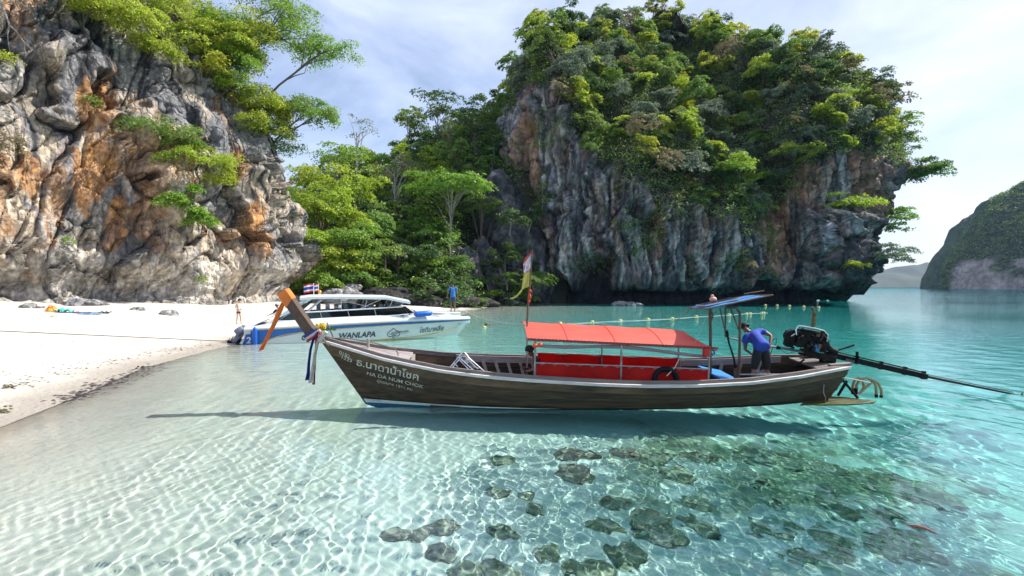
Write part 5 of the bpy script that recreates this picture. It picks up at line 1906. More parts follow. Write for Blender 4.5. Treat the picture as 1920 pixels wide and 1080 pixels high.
# solar panel on it
n_ = (C_ - B_).cross(A_ - B_).normalized()
if n_.z < 0: n_ = -n_
sx, sy = (C_ - B_).normalized(), (A_ - B_).normalized()
o_ = B_ + n_ * .05
P = [[o_ + sx * i + sy * j for i in (.12, .95)] for j in (.55, 1.45)]
sp_ = MB().slab(P[::-1], n_ * -.03).build('solar_panel', M_ALU, LB)
for i in range(6):
    for j in range(5):
        q0, q1 = .14 + i * .132, .14 + (i + 1) * .132 - .012
        r0, r1 = .57 + j * .172, .57 + (j + 1) * .172 - .012
        MB().add([o_ + sx * a + sy * c + n_ * .003 for a, c in ((q0, r0), (q1, r0), (q1, r1), (q0, r1))], [(0, 1, 2, 3)]).build('solar_cell', M_PANEL, sp_)
# roof legs
p1 = LT(1332, 582, 0)
pipe('roof_leg', [LT(1331, 577, 0), LT(1332, 620, 0), LT(1332, 705, 0)], .035, M_RUST)
pipe('roof_leg', [LT(1362, 576, -.35), LT(1380, 577, -.35), LT(1387, 586, -.35), LT(1387, 640, -.35), LT(1385, 714, -.35)], .03, M_RUST)
pipe('roof_leg', [LT(1329, 580, .1), LT(1337, 590, .05), LT(1334, 600, .0)], .02, M_RUST)
for (u0, v0, u1, v1, r) in ((1350, 578, 1362, 632, .014), (1360, 576, 1360, 632, .016), (1370, 578, 1385, 618, .016)):
    pipe('brace', [LT(u0, v0, -.1), LT(u1, v1, -.15)], r, M_RUST)
b = MB()
b.tube([LT(1363, 620, -.2), LT(1366, 640, -.22), LT(1376, 672, -.28), LT(1380, 700, -.3)], [.03, .022, .022, .03], 8)
b.build('steering_lever', M_IRON, LB, True)
pipe('mast_block', [LT(1380, 690, -.3), LT(1380, 716, -.3)], .05, M_RUST)
# orange floats hanging at the posts
for (u, v) in ((1003, 648), (1013, 647)):
    b = MB()
    b.ball(LT(u, v, YN - .06), .06, sq=(1, .7, .8))
    b.build('lantern', mat('orange_plastic', (.75, .10, .03), .4, scale=8), LB, True)
b = MB()
b.box(LT(1324, 661, YN - .05), (.14, .10, .17), None, .02)
b.build('red_box', mat('red_plastic', (.55, .02, .015), .35, scale=8), LB)
b = MB()
b.tube([LT(1331, 653, YN), LT(1338, 657, YN), LT(1340, 662, YN), LT(1334, 667, YN)], .02, 7)
b.build('fan_guard', mat('blue_plastic', (.03, .12, .5), .3, scale=8), LB, True)
# painted name and numbers on the near bow
def text_mesh(s, size=1.0, align='CENTER', shear=0.0, offset=0.0):
    cu = bpy.data.curves.new('lettering', 'FONT')
    cu.body = s
    cu.size = size
    cu.align_x = align
    cu.shear = shear
    cu.offset = offset
    cu.resolution_u = 3
    o = bpy.data.objects.new('lettering', cu)
    COL.objects.link(o)
    dg = bpy.context.evaluated_depsgraph_get()
    me = bpy.data.meshes.new_from_object(o.evaluated_get(dg))
    bpy.data.objects.remove(o)
    bm = bmesh.new()
    bm.from_mesh(me)
    for _ in range(2):
        lg = [e for e in bm.edges if e.calc_length() > size * .3]
        if lg: bmesh.ops.subdivide_edges(bm, edges=lg, cuts=1)
    bmesh.ops.triangulate(bm, faces=bm.faces)
    bm.to_mesh(me)
    bm.free()
    return me

def letter_on(s, fn, name, m, parent, width, height, shear=0.0, offset=0.0):
    """fn(a, b): surface point for a in metres along and b in metres up"""
    me = text_mesh(s, 1.0, 'CENTER', shear, offset)
    if len(me.vertices) == 0: return None
    xs_ = [v.co.x for v in me.vertices]
    ys_ = [v.co.y for v in me.vertices]
    w, h = max(xs_) - min(xs_), max(ys_) - min(ys_)
    for v in me.vertices:
        v.co = fn((v.co.x - (max(xs_) + min(xs_)) / 2) / w * width, (v.co.y - (max(ys_) + min(ys_)) / 2) / h * height)
    me.materials.clear()
    me.materials.append(m)
    return link(name, me, parent)

def lt_side(u, v, g=.032):
    y = -.4
    for _ in range(14):
        p = LT(u, v, y)
        t = min(1, max(.002, (p.x - x_stem(p.z)) / (x_stern(p.z) - x_stem(p.z))))
        zs = l_sheer(X_STEM0 + (X_STERN0 - X_STEM0) * t)
        ta = min(.95, max(0, (zs - p.z) / (zs - KEEL)))
        y = .4 * y + .6 * (-hull_pt(t, ta, 1).y - g)
    return Vector((p.x, y, p.z))
def bow_text(s, uc, vc, px_w, px_h, slope, offset=.0):
    k = (LM @ lt_side(uc, vc)).y / FOC
    def fn(a, b_):
        return lt_side(uc + a / k + b_ / k * .10, vc + a / k * slope - b_ / k)
    return letter_on(s, fn, 'lettering', M_SIGNW, LB, px_w * k, px_h * k, 0, offset)
bow_text('0182', 646, 664.5, 20, 7, .42, .008)
bow_text('1329', 650.5, 673, 19, 7, .42, .008)
bow_text('ธ.นาดาน้ำโชค', 727, 691.5, 116, 16, .25, .012)
bow_text('NA DA NUM CHOK', 741, 712.5, 106, 6.2, .245, .004)
bow_text('ผู้โดยสาร 12+1 คน', 740, 722.5, 66, 7, .25, .002)

# ---- things lying in, hanging on or bolted to the boat
def world_lt(u, v, y=0.0): return LM @ LT(u, v, y)
# orange cloth over the prow head and its long tail
cap = MB()
CC = [LM @ p for p in post_ring(c1 + post_dir * .02, 1.05, 1.06)]
ex_ = (LM.to_3x3() @ post_dir)
CT = [c + ex_ * .12 for c in CC]
CB = [c - ex_ * .13 for c in CC]
apex = (CT[0] + CT[3]) / 2 + ex_ * .08 - (LM.to_3x3() @ wv) * .1
CB[0] = CB[0] - (LM.to_3x3() @ wv) * .05 - ex_ * .1
CB[3] = CB[3] - (LM.to_3x3() @ wv) * .05 - ex_ * .1
cap.grid([CB, [b_.lerp(t_, .6) for b_, t_ in zip(CB, CT)], [t_.lerp((CT[0] + CT[2]) / 2, .05) for t_ in CT]], wrap=True)
cap.f.append(tuple(range(len(cap.v) - 4, len(cap.v))))
oc = empty('prow_cloth', (0, 0, 0), label='orange cloth wrapped over the prow head with a long tail blowing down to the left', cat='cloth')
cap.build('cloth_wrap', M_ORANGE, oc)
tl_ = [world_lt(u, v, -.1 + .02 * k) for k, (u, v) in enumerate(((531, 566), (523, 584), (514, 606), (504, 628), (496, 645), (490, 657)))]
wd = [.07, .10, .095, .085, .075, .085]
P = []
for k, p in enumerate(tl_):
    d_ = Vector((.93, .1, .3)).normalized()
    P.append([p + d_ * wd[k] * (e - .5) * 1.35 + Vector((0, .03 * math.sin(e * 7 + k), 0)) for e in (0, .25, .5, .75, 1)])
MB().slab(P, Vector((0, .006, 0))).build('cloth_tail', M_ORANGE, oc, True)
# garland and ribbons
rb = empty('prow_ribbons', (0, 0, 0), label='blue, white and red ribbons knotted round the foot of the prow', cat='ribbon')
cl_m = {'blue': mat('blue_satin', (.02, .03, .22), .5, scale=6, trans=.1), 'white': mat('white_satin', (.62, .59, .52), .6, col2=(.48, .45, .40), scale=6, trans=.15), 'red': mat('red_satin', (.40, .02, .03), .5, scale=6, trans=.1)}
for nm, pts, w in (('blue', ((596, 622), (588, 634), (582, 655), (579, 680), (578, 700), (576, 713)), .085), ('white', ((600, 628), (596, 640), (590, 665), (587, 690), (584, 708), (583, 718)), .10), ('red', ((592, 632), (592, 645), (591, 668), (590, 690), (589, 708), (588, 721)), .06)):
    P = []
    for k, (u, v) in enumerate(pts):
        p = world_lt(u, v, -.17 - .02 * {'blue': 0, 'white': 1, 'red': -1}[nm])
        ww = w * (.6 + .12 * k)
        P.append([p + Vector((ww * (e - .5), .03 * math.sin(e * 9 + k * .6), 0)) for e in (0, .2, .4, .6, .8, 1)])
    MB().slab(P, Vector((0, .006, 0))).build('ribbon', cl_m[nm], rb, True)
for k, nm in enumerate(('blue', 'white', 'red')):
    b = MB()
    cc = c0 + (c1 - c0).normalized() * (-.02 - .055 * k)
    rg = post_ring(cc, 1.12, 1.2)
    b.tube([LM @ p for p in rg + [rg[0]]], .035, 6)
    b.build('ribbon_band', cl_m[nm], rb, True)
b = MB()
b.tube([world_lt(612, 622, -.2), world_lt(606, 630, -.2), world_lt(599, 640, -.2)], [.05, .045, .035], 6)
b.build('ribbon_knot', cl_m['white'], rb, True)
gl = empty('flower_garland', (0, 0, 0), label='yellow flower garland laid behind the prow post', cat='garland')
YEL, GRN, RDF = mat('yellow_petals', (.75, .55, .03), .7, scale=20), mat('garland_leaf', (.05, .16, .03), .7, scale=20), mat('red_petals', (.5, .06, .02), .7, scale=20)
gr_ = np.random.default_rng(5)
for k in range(14):
    p = world_lt(594 + gr_.uniform(0, 17), 612 + gr_.uniform(-4, 4), gr_.uniform(-.15, .1))
    b = MB()
    for q in range(7):
        a_ = q / 7 * 6.283
        b.ball(p + Vector((math.cos(a_) * .022, gr_.uniform(-.01, .01), math.sin(a_) * .022)), .017, 6, 4)
    b.build('flower', YEL, gl, True)
    if k % 4 == 0:
        MB().ball(p + Vector((0, -.02, 0)), .018, 6, 4).build('flower_heart', RDF, gl, True)
b = MB()
for k in range(16):
    p = world_lt(596 + gr_.uniform(0, 28), 617 + gr_.uniform(-2, 3), gr_.uniform(-.15, .1))
    b.add([p, p + Vector((.04, 0, .03)), p + Vector((.09, 0, .0)), p + Vector((.04, -.02, -.02))], [(0, 1, 2, 3)])
b.build('garland_leaves', GRN, gl)
# bow rope over the deck
b = MB()
b.tube([world_lt(u, v, y) for u, v, y in ((612, 634, 0), (650, 634, .1), (690, 640, .12), (720, 648, .12), (742, 655, .0), (747, 664, -.1), (746, 672, -.2), (735, 668, -.15))], .014, 6)
tag(b.build('deck_rope', M_GREYROPE, None, True), 'thin grey rope lying along the wooden bow deck', 'rope')
# boarding ladder lying in the boat
ld = empty('boarding_ladder', (0, 0, 0), label='small stainless steel boarding ladder leaning inside the wooden boat', cat='ladder')
def pix_tube(b, pts, r, y):
    yy = y if isinstance(y, (list, tuple)) else [y] * len(pts)
    b.tube([world_lt(u, v, q) for (u, v), q in zip(pts, yy)], r, 7)
for pts, ys_ in ((((842, 690), (848, 684), (864, 664), (868, 661), (872, 662), (880, 672), (910, 698)), (-.45, -.45, -.25, -.22, -.2, -.25, -.45)),
                 (((846, 692), (856, 680), (866, 668), (872, 668), (896, 692), (900, 690)), (-.6, -.55, -.4, -.38, -.6, -.6)),
                 (((861, 670), (890, 697)), (-.4, -.68))):
    b = MB()
    pix_tube(b, pts, .014, list(ys_))
    b.build('ladder_rail', M_CHROME, ld, True)
for (a, c) in (((850, 680), (859, 688)), ((862, 676), (880, 694)), ((870, 681), (880, 672)), ((888, 688), (897, 690))):
    b = MB()
    pix_tube(b, (a, c), .012, (-.42, -.5))
    b.build('rung', M_CHROME, ld, True)
b = MB()
b.box(world_lt(876, 677, -.4), (.10, .05, .10), (0, R(40), 0), .008)
b.build('step_plate', M_WHITE, ld)
# pale plank lying inside along the near side
b = MB()
b.slab([[world_lt(768, 679, -.42), world_lt(820, 690, -.55), world_lt(886, 698, -.62)], [world_lt(770, 683, -.55), world_lt(822, 695, -.68), world_lt(886, 702, -.75)]], .035)
tag(b.build('loose_plank', M_WHITE), 'whitish plank lying inside the wooden boat beside the bow deck', 'plank')
# tyre behind the near coaming
ty = MB()
cy = world_lt(1248, 712, YN - .05)
ring_ = []
for i in range(25):
    a_ = i / 24 * 2 * math.pi
    ring_.append(cy + Vector((math.cos(a_) * .235, 0, math.sin(a_) * .235)))
ty.tube(ring_, .062, 10, cap=False)
tag(ty.build('tyre', M_BLACK, None, True), 'black tyre fender hung outside the red side cloth of the boat', 'tyre')
b = MB()
b.tube([world_lt(1274, 672, YN - .03), world_lt(1266, 688, YN - .06), world_lt(1255, 700, YN - .1), world_lt(1250, 705, YN - .12)], .012, 6)
tag(b.build('tyre_rope', M_ROPE, None, True), 'pale rope holding the black tyre to the canopy frame', 'rope')
# flags on the canopy corner pole
fp = empty('flag_pole', (0, 0, 0), label='thin pole with a faded pink flag and a torn yellow one at the canopy corner', cat='flag')
y_ = YN + .35
b = MB()
b.tube([world_lt(988, 612, y_), world_lt(990, 570, y_), world_lt(993, 540, y_), world_lt(998, 468, y_)], [.022, .02, .018, .01], 7)
b.build('pole', M_RUST, fp, True)
def flag(name, quad, m, n=8):
    tl_, tr_, br_, bl_ = [world_lt(u, v, y_) for u, v in quad]
    P = [[tl_.lerp(tr_, i / n).lerp(bl_.lerp(br_, i / n), j / n) + Vector((0, .05 * math.sin(i * .9 + j * .4) * (1 - i / n * .8), 0)) for i in range(n + 1)] for j in range(n + 1)]
    return MB().slab(P, Vector((0, .004, 0))).build(name, m, fp, True)
M_FLAG1 = mat('faded_flag', (.80, .76, .80), .8, col2=(.42, .16, .40), scale=7, contrast=(.5, .62), trans=.3)
M_FLAG2 = mat('yellow_flag', (.60, .52, .10), .8, col2=(.72, .66, .22), scale=6, trans=.3)
M_FLAGR = mat('pink_flag', (.66, .12, .14), .8, scale=7, trans=.3)
flag('pink_band', ((981, 489), (998, 468), (997.6, 474), (981, 495)), M_FLAGR)
flag('faded_flag', ((981, 495.5), (997.5, 474.5), (995, 506), (982, 513)), M_FLAG1)
flag('yellow_flag', ((982, 513.5), (995, 507), (993, 537), (978, 543)), M_FLAG2)
b = MB()
q_ = [world_lt(u, v, y_) for u, v in ((981, 530), (979, 543), (970, 554), (962, 559), (956, 560))]
b.slab([[p + Vector((0, 0, .04 - .007 * k)) for k, p in enumerate(q_)], [p - Vector((0, 0, .04 - .007 * k)) for k, p in enumerate(q_)]], Vector((0, .004, 0)))
b.build('torn_tail', M_FLAG2, fp, True)
b = MB()
b.ball(world_lt(994, 546, y_ - .03), .035, sq=(.9, .9, 1.2))
b.ball(world_lt(993, 556, y_ - .03), .04, sq=(.8, .8, 1.6))
b.ball(world_lt(992, 565, y_ - .03), .03, sq=(.8, .8, 1.6))
b.build('red_tassel', mat('red_tassel', (.6, .05, .02), .7, scale=10), fp, True)

# ---- longtail engine
EN = empty('longtail_engine', world_lt(1520, 660, 0), (0, 0, 0), 1.0, 'black engine with a very long propeller shaft on the stern of the wooden boat', 'engine')
EI = Matrix.Translation(-EN.location)
def EP(u, v, y=0.0): return EI @ world_lt(u, v, y)
ang_e = math.atan2(.20, 1)
rotE = Matrix.Rotation(R(11), 3, 'Y')
b = MB(); b.box(EP(1516, 640, 0), (.62, .40, .32), rotE, .008); b.box(EP(1498, 634, 0), (.26, .46, .34), rotE, .01); b.box(EP(1530, 648, .02), (.34, .34, .26), rotE, .01); b.build('engine_block', M_IRON, EN)
er = np.random.default_rng(21)
for k in range(44):
    u, v = er.uniform(1486, 1546), er.uniform(622, 656)
    c_ = EP(u, v, er.uniform(-.3, -.16))
    b = MB()
    if k % 3 == 0:
        d_ = Vector((er.normal(), er.normal() * .4, er.normal())).normalized() * er.uniform(.06, .16)
        b.tube([c_ - d_, c_ + Vector((.02, -.03, .03)), c_ + d_], er.uniform(.008, .018), 6)
    elif k % 3 == 1:
        b.tube([c_ + Vector((0, -.03, 0)), c_ + Vector((0, .05, 0))], er.uniform(.02, .055), 9)
    else:
        b.box(c_, (er.uniform(.04, .13), er.uniform(.04, .1), er.uniform(.04, .12)), rotE, .005)
    b.build('engine_fitting', M_CHROME if k in (9, 24, 33) else (M_RUST if k % 11 == 5 else M_IRON), EN, k % 3 != 2)
b = MB(); b.box(EP(1520, 624, -.05), (.58, .20, .08), rotE, .012)
for k in range(4): b.box(EP(1502 + k * 13, 619 + k * 2.5, -.05), (.06, .24, .06), rotE, .008)
b.build('cylinder_head', M_IRON, EN)
for k, (y, m) in enumerate(((-.24, M_CHROME), (.12, M_IRON))):
    b = MB(); b.tube([EP(1493, 628, y), EP(1492, 618, y), EP(1497, 611, y), EP(1508, 612, y), EP(1530, 616, y), EP(1545, 620, y), EP(1552, 628, y), EP(1551, 640, y)], .022 if k else .018, 8); b.build('manifold_pipe', m, EN, True)
b = MB()
b.tube([EP(1504, 617, -.2), EP(1535, 624, -.2), EP(1547, 632, -.2)], .032, 8)
b.build('manifold_pipe', M_IRON, EN, True)
b = MB(); b.tube([EP(1524, 614, 0), EP(1526, 600, 0), EP(1527, 588, 0), EP(1525, 580, 0), EP(1522, 575, 0)], [.04, .045, .04, .035, .028], 8); b.build('exhaust_stack', mat('heat_tan_pipe', (.25, .15, .06), .5, .5, col2=(.05, .04, .03), scale=7, stretch=(1, 1, 2)), EN, True)
b = MB()
for u, v, r in ((1484, 630, .12), (1483, 643, .10), (1489, 625, .07)):
    c = EP(u, v, -.12)
    b.tube([c + Vector((-.03, -.03, 0)), c + Vector((-.03, .1, 0))], r, 14)
b.build('pulley', M_IRON, EN, True)
b = MB(); b.box(EP(1480, 634, .1), (.05, .42, .36), rotE, .02); b.build('radiator', M_BLACK, EN)
b = MB(); b.box(EP(1531, 652, -.24), (.11, .08, .15), None, .015); b.build('blue_can', mat('blue_can', (.04, .22, .55), .4, scale=8), EN)
b = MB(); b.tube([EP(1546, 640, -.1), EP(1550, 650, -.1), EP(1558, 656, -.1), EP(1570, 660, -.1)], [.09, .085, .07, .05], 10); b.build('bell_housing', M_IRON, EN, True)
b = MB(); b.tube([EP(1556, 657, -.1), EP(1562, 659, -.1), EP(1580, 654, -.1), EP(1601, 647, -.1)], [.03, .022, .022, .026], 8); b.build('throttle_arm', M_IRON, EN, True)
b = MB(); b.tube([EP(1368, 634, -.1), EP(1400, 640, -.08), EP(1445, 649, -.06), EP(1480, 655, -.05), EP(1512, 661, -.05)], [.02, .022, .022, .03, .032], 8); b.build('tiller', M_STEEL, EN, True)
b = MB(); b.tube([EP(1455, 651, -.06), EP(1459, 652, -.06), EP(1463, 653, -.06)], [.03, .045, .03], 8); b.build('tiller_grip', M_BLACK, EN, True)
# cradle and shaft housing
fr0, fr1 = EP(1505, 660, 0), EP(1560, 673, 0)
b = MB(); b.box((fr0 + fr1) / 2, ((fr1 - fr0).length, .30, .16), Matrix.Rotation(math.atan2(-(fr1 - fr0).z, (fr1 - fr0).x), 3, 'Y'), .02); b.build('engine_bed', M_IRON, EN)
s0, s1, s2 = EP(1552, 664, 0), EP(1731, 705, 0), EP(1918, 743, 0)
ry = Matrix.Rotation(math.atan2(-(s1 - s0).z, (s1 - s0).x), 3, 'Y')
b = MB(); b.box((s0 + s1) / 2, ((s1 - s0).length, .09, .13), ry, .012); b.build('shaft_housing', M_BLACK, EN)
b = MB(); b.tube([s0 + Vector((0, 0, .10)), s1 + Vector((0, 0, .09))], .018, 6)
for f in (.3, .55, .8, 1.0):
    p = s0.lerp(s1, f); b.box(p + Vector((0, 0, .02)), (.03, .11, .20), ry)
b.build('truss_rail', M_IRON, EN, True)
b = MB(); b.tube([s1 - (s1 - s0).normalized() * .15, s2], [.032, .02], 8); b.build('propeller_shaft', M_IRON, EN, True)
b = MB(); b.tube([s1 + Vector((0, 0, .055)), s1.lerp(s2, .9) + Vector((0, 0, .05))], .009, 5); b.build('guard_rod', M_IRON, EN, True)
b = MB()
for k in range(3):
    a_ = k * 2.094
    dirv = Vector((0, math.cos(a_), math.sin(a_)))
    pp = s2 - (s2 - s1).normalized() * .1
    b.slab([[pp, pp + dirv * .10 + Vector((.03, 0, 0))], [pp + Vector((.05, 0, 0)), pp + dirv * .09 + Vector((.07, 0, 0))]], .008)
b.build('propeller', mat('bronze', (.3, .2, .08), .35, .9, scale=8), EN)
b = MB(); b.box(EP(1607, 663, -.02), (.05, .05, .10), None, .008); b.tube([EP(1607, 675, 0), EP(1606, 665, 0), EP(1608, 661, 0)], .014, 6); b.build('grease_cup', M_IRON, EN)
b = MB(); b.tube([EP(1540, 672, 0), EP(1540, 688, 0)], .05, 10); b.box(EP(1540, 690, 0), (.34, .34, .05), None, .01); b.tube([EP(1566, 677, 0), EP(1566, 688, 0)], .03, 8); b.build('pivot_mount', M_IRON, EN, True)
b = MB(); b.tube([EP(1508, 674, -.1), EP(1495, 684, -.1), EP(1482, 690, -.1), EP(1478, 697, -.1)], .022, 7); b.build('fuel_hose', M_BLACK, EN, True)
b = MB()
b.box(EP(1594, 677, -.056), (.21, .006, .07), ry)
b.build('maker_plate', mat('worn_plate', (.16, .14, .13), .5, .5, col2=(.05, .05, .05), scale=16), EN)
b = MB(); b.tube([EP(1442, 642, .05), EP(1452, 636, .05), EP(1457, 634, .05), EP(1456, 642, .05), EP(1448, 654, .05), EP(1442, 672, .05), EP(1440, 688, .05)], .007, 5); b.tube([EP(1464, 655, -.06), EP(1474, 663, -.06), EP(1490, 661, -.06)], .006, 5); b.build('throttle_cable', M_BLACK, EN, True)

# mossy board at the water behind the stern, its struts and hoses
bd = empty('stern_platform', world_lt(1570, 752, 0), label='mossy green wooden board lying at the water behind the stern of the wooden boat', cat='platform')
BI = Matrix.Translation(-bd.location)
b = MB()
P = []
for (ul, vl), (ur, vr) in (((1500, 757), (1540, 740)), ((1560, 757), (1590, 742)), ((1610, 756), (1622, 746)), ((1640, 752), (1643, 749))):
    pl, pr = [Vector(((u - 960) / FOC * (CAM_H - .035) / ((v - HORIZON) / FOC), (CAM_H - .035) / ((v - HORIZON) / FOC), .035)) for u, v in ((ul, vl), (ur, vr))]
    P.append([BI @ (pl - Vector((0, 0, .015))), BI @ pl.lerp(pr, .5), BI @ (pr - Vector((0, 0, .04)))])
b.slab(P, .05)
b.build('board', M_MOSS, bd)
for (u0, v0, u1, v1) in ((1580, 712, 1608, 746), (1588, 714, 1571, 742)):
    b = MB(); b.tube([BI @ world_lt(u0, v0, -.2), BI @ world_lt(u1, v1, -.2)], .03, 6); b.build('strut', M_IRON, bd, True)
hs = empty('suction_hoses', world_lt(1630, 740, 0), label='two tan hoses looping out of the water behind the stern', cat='hose')
HI = Matrix.Translation(-hs.location)
for pts in (((1599, 737), (1599, 723), (1603, 712), (1610, 709), (1617, 714), (1620, 724), (1616, 734), (1610, 738)), ((1606, 737), (1606, 722), (1613, 711), (1625, 709), (1637, 713), (1642, 724), (1643, 738), (1643, 752)), ((1637, 713), (1646, 718), (1652, 730), (1653, 742), (1652, 753)), ((1610, 738), (1622, 728), (1634, 717), (1638, 713))):
    b = MB(); b.tube([HI @ world_lt(u, v, -.1) for u, v in pts], .030, 8); b.build('hose', M_HOSE, hs, True)
for (u, v) in ((1643, 744), (1652, 746), (1605, 733), (1599, 733)):
    b = MB(); b.tube([HI @ world_lt(u, v - 5, -.1), HI @ world_lt(u, v + 6, -.1)], .036, 8); b.build('hose_end', M_BLACK, hs, True)
# mooring line along the near stern
b = MB()
pl = [world_lt(u, v, y) for u, v, y in ((1387, 702, -.4), (1440, 702, -.6), (1500, 702, -.66), (1545, 702, -.6), (1580, 708, -.5), (1610, 713, -.3), (1632, 718, -.2))]
b.tube(pl, .016, 6)
tag(b.build('stern_line', M_ROPE, None, True), 'white line running along the stern of the wooden boat to the tan hoses', 'rope')
b = MB()
b.tube([world_lt(1545, 721, -.72), world_lt(1544, 736, -.70), world_lt(1548, 746, -.66), world_lt(1547, 754, -.64)], .008, 5)
tag(b.build('dangling_cord', M_ROPE, None, True), 'thin cord dangling down the outside of the dark stern', 'cord')
# odd bits: small shell-coloured ball ornament on the helm roof, stays
b = MB()
b.ball(A_.lerp(D_, .32) + (B_ - A_) * .35 + n_ * .11, .075, sq=(1.2, 1, .9))
b.ball(A_.lerp(D_, .32) + (B_ - A_) * .35 + n_ * .19, .04)
o = b.build('roof_float', mat('peach_plastic', (.62, .36, .26), .6, scale=10), None, True)
o.matrix_world = LM
tag(o, 'small peach coloured float lying on the little blue helm roof', 'float')
for nm, pts, m, r, lab in (('stay_line', [world_lt(1296, 578, .6), world_lt(1270, 600, .4), world_lt(1244, 614, .2)], M_RUST, .008, 'thin reddish stay from the little blue roof to the canopy'),
                           ('stay_line', [world_lt(1325, 593, -.3), world_lt(1312, 622, -.55), world_lt(1304, 642, -.7)], M_ROPE, .006, 'thin white cord from the helm roof leg down to the canopy end'),
                           ('roof_stick', [world_lt(1395, 551, .5), world_lt(1420, 547, .5), world_lt(1433, 545, .5)], M_RUST, .012, 'thin stick lying on the little blue helm roof')):
    b = MB(); b.tube(pts, r, 5); tag(b.build(nm, m, None, True), lab, 'rope' if 'line' in nm else 'stick')
# rope coils in the stern
rrng = np.random.default_rng(8)
b = MB()
pts = []
for k in range(60):
    a_ = k * .55
    pts.append(world_lt(1428, 706, -.2) + Vector((math.cos(a_) * (.16 + .02 * math.sin(k)), math.sin(a_) * .2, .0 + .002 * k)))
b.tube(pts, .011, 5)
tag(b.build('rope_coil', M_ROPE, None, True), 'loose coil of pale rope at the feet of the man in the stern', 'rope')
# long line from the speedboat bow to the canopy corner pole is added with the speedboat
# ================================================================== SPEEDBOAT
SB = empty('speedboat', (-12.5, 25.2, 0), (0, 0, R(19.6)), 1.0, 'white speedboat with blue stripes and a long windowed cabin beached behind the wooden boat', 'boat')
bpy.context.view_layer.update()
SM = SB.matrix_world.copy()
SMi = SM.inverted()
def ST(u, v, y=0.0): return lray(u, v, SMi, y)
def sbw(u, v, y=0.0): return SM @ ST(u, v, y)
GEL = mat('white_gelcoat', (.74, .76, .77), .22, col2=(.66, .69, .70), scale=1.5)
GELS = mat('pale_hull_paint', (.62, .70, .69), .25, col2=(.55, .63, .62), scale=1.2)
S_BLUE = mat('blue_stripe_paint', (.012, .13, .42), .25, col2=(.010, .10, .36), scale=2)
S_YEL = mat('yellow_line_paint', (.60, .42, .05), .3, scale=5)
S_NAVY = mat('navy_lettering', (.02, .04, .06), .4, scale=5)
S_FAINT = mat('faded_blue_lettering', (.25, .36, .52), .4, scale=5)
S_GLASS = mat('tinted_glass', (.010, .012, .014), .05, spec=.8, scale=2)
S_FRAME = mat('silver_frame', (.55, .57, .58), .3, .3, scale=4)
S_GREY = mat('grey_canvas', (.22, .24, .30), .6, col2=(.17, .19, .24), scale=4)
S_FEND = mat('blue_fender_vinyl', (.01, .13, .55), .35, col2=(.01, .10, .45), scale=4)
S_ORG = mat('orange_lifejackets', (.5, .18, .06), .8, scale=5)
L_S = 10.85
_sx = [0, 2, 4, 6, 7.5, 8.8, 9.8, 10.5, 10.85]
_sb = [1.26, 1.33, 1.35, 1.31, 1.14, .84, .50, .20, .03]
def s_bs(x): return float(np.interp(x, _sx, _sb))
_top = [(467, 620), (489, 617.5), (567, 613), (650, 608), (733, 603.6), (817, 600), (860, 599), (886, 598)]
_bot = [(453, 649.5), (520, 649), (567, 647), (678, 641), (733, 636), (790, 630), (817, 626), (850, 614), (872, 606)]
def _tab(px):
    out = []
    for u, v in px:
        y = -1.3
        for _ in range(8):
            p = ST(u, v, y)
            y = -max(.03, s_bs(min(max(p.x, 0), L_S)))
        out.append((p.x, p.z))
    out.sort()
    return [a for a, b in out], [b for a, b in out]
_tx, _tz = _tab(_top)
_bx2, _bz2 = _tab(_bot)
def s_top(x): return float(np.interp(x, _tx, _tz)) + .02
def s_chine(x):
    z = float(np.interp(x, _bx2, _bz2))
    return min(z, s_top(x) - .12)
def s_half(x, z):
    f = (z - s_chine(x)) / max(.05, s_top(x) - s_chine(x))
    fl = .90 if x < 5 else .90 - .25 * min(1, (x - 5) / 5)
    return s_bs(x) * (fl + (1 - fl) * min(1, max(0, f)) ** .8)
def s_pt(x, z, side=-1, g=0.0): return Vector((x, side * (s_half(x, z) + g), z))
def s_side(u, v, g=.016):
    y = -1.3
    for _ in range(10):
        p = ST(u, v, y)
        x = min(max(p.x, 0.0), L_S)
        y = -s_half(x, p.z) - g
    return Vector((p.x, y, p.z))
xs_ = [k * .24 for k in range(42)] + [10.0, 10.15, 10.3, 10.45, 10.6, 10.75, L_S]
def keel_z(x): return float(np.interp(x, [0, 7.5, 9.3, 10.1, 10.6, L_S], [-.36, -.36, -.28, -.05, .5, 1.02]))
for side in (-1,):
    rows = []
    for kf in range(3):
        rows.append([Vector((x, side * s_half(x, s_chine(x)) * (kf / 3), keel_z(x) + (s_chine(x) - keel_z(x)) * (kf / 3) ** 1.2)) for x in xs_])
    for q in (0, .25, .5, .75, 1):
        rows.append([s_pt(x, s_chine(x) + (s_top(x) - s_chine(x)) * q, side) for x in xs_])
    full = [[Vector((p.x, -p.y, p.z)) for p in r] for r in rows[::-1]][:-1] + rows
    b = MB()
    b.grid(full)
    st_ring = [r[0] for r in full]
    b.add(st_ring, [tuple(range(len(st_ring)))])
    b.build('hull', GELS, SB, True)
# gunwale flange
for side in (-1, 1):
    b = MB()
    rows = [[s_pt(x, s_top(x), side) + Vector((0, side * dy, dz)) for x in xs_] for dy, dz in ((.0, -.03), (.05, -.01), (.05, .05), (-.05, .07))]
    b.grid(rows)
    b.build('rub_rail', GEL, SB, True)
def deck_z(x): return s_top(x) + float(np.interp(x, [0, .6, 1.5, 3, 6, 7, 9, 10.85], [.12, .18, .28, .34, .33, .28, .20, .10]))
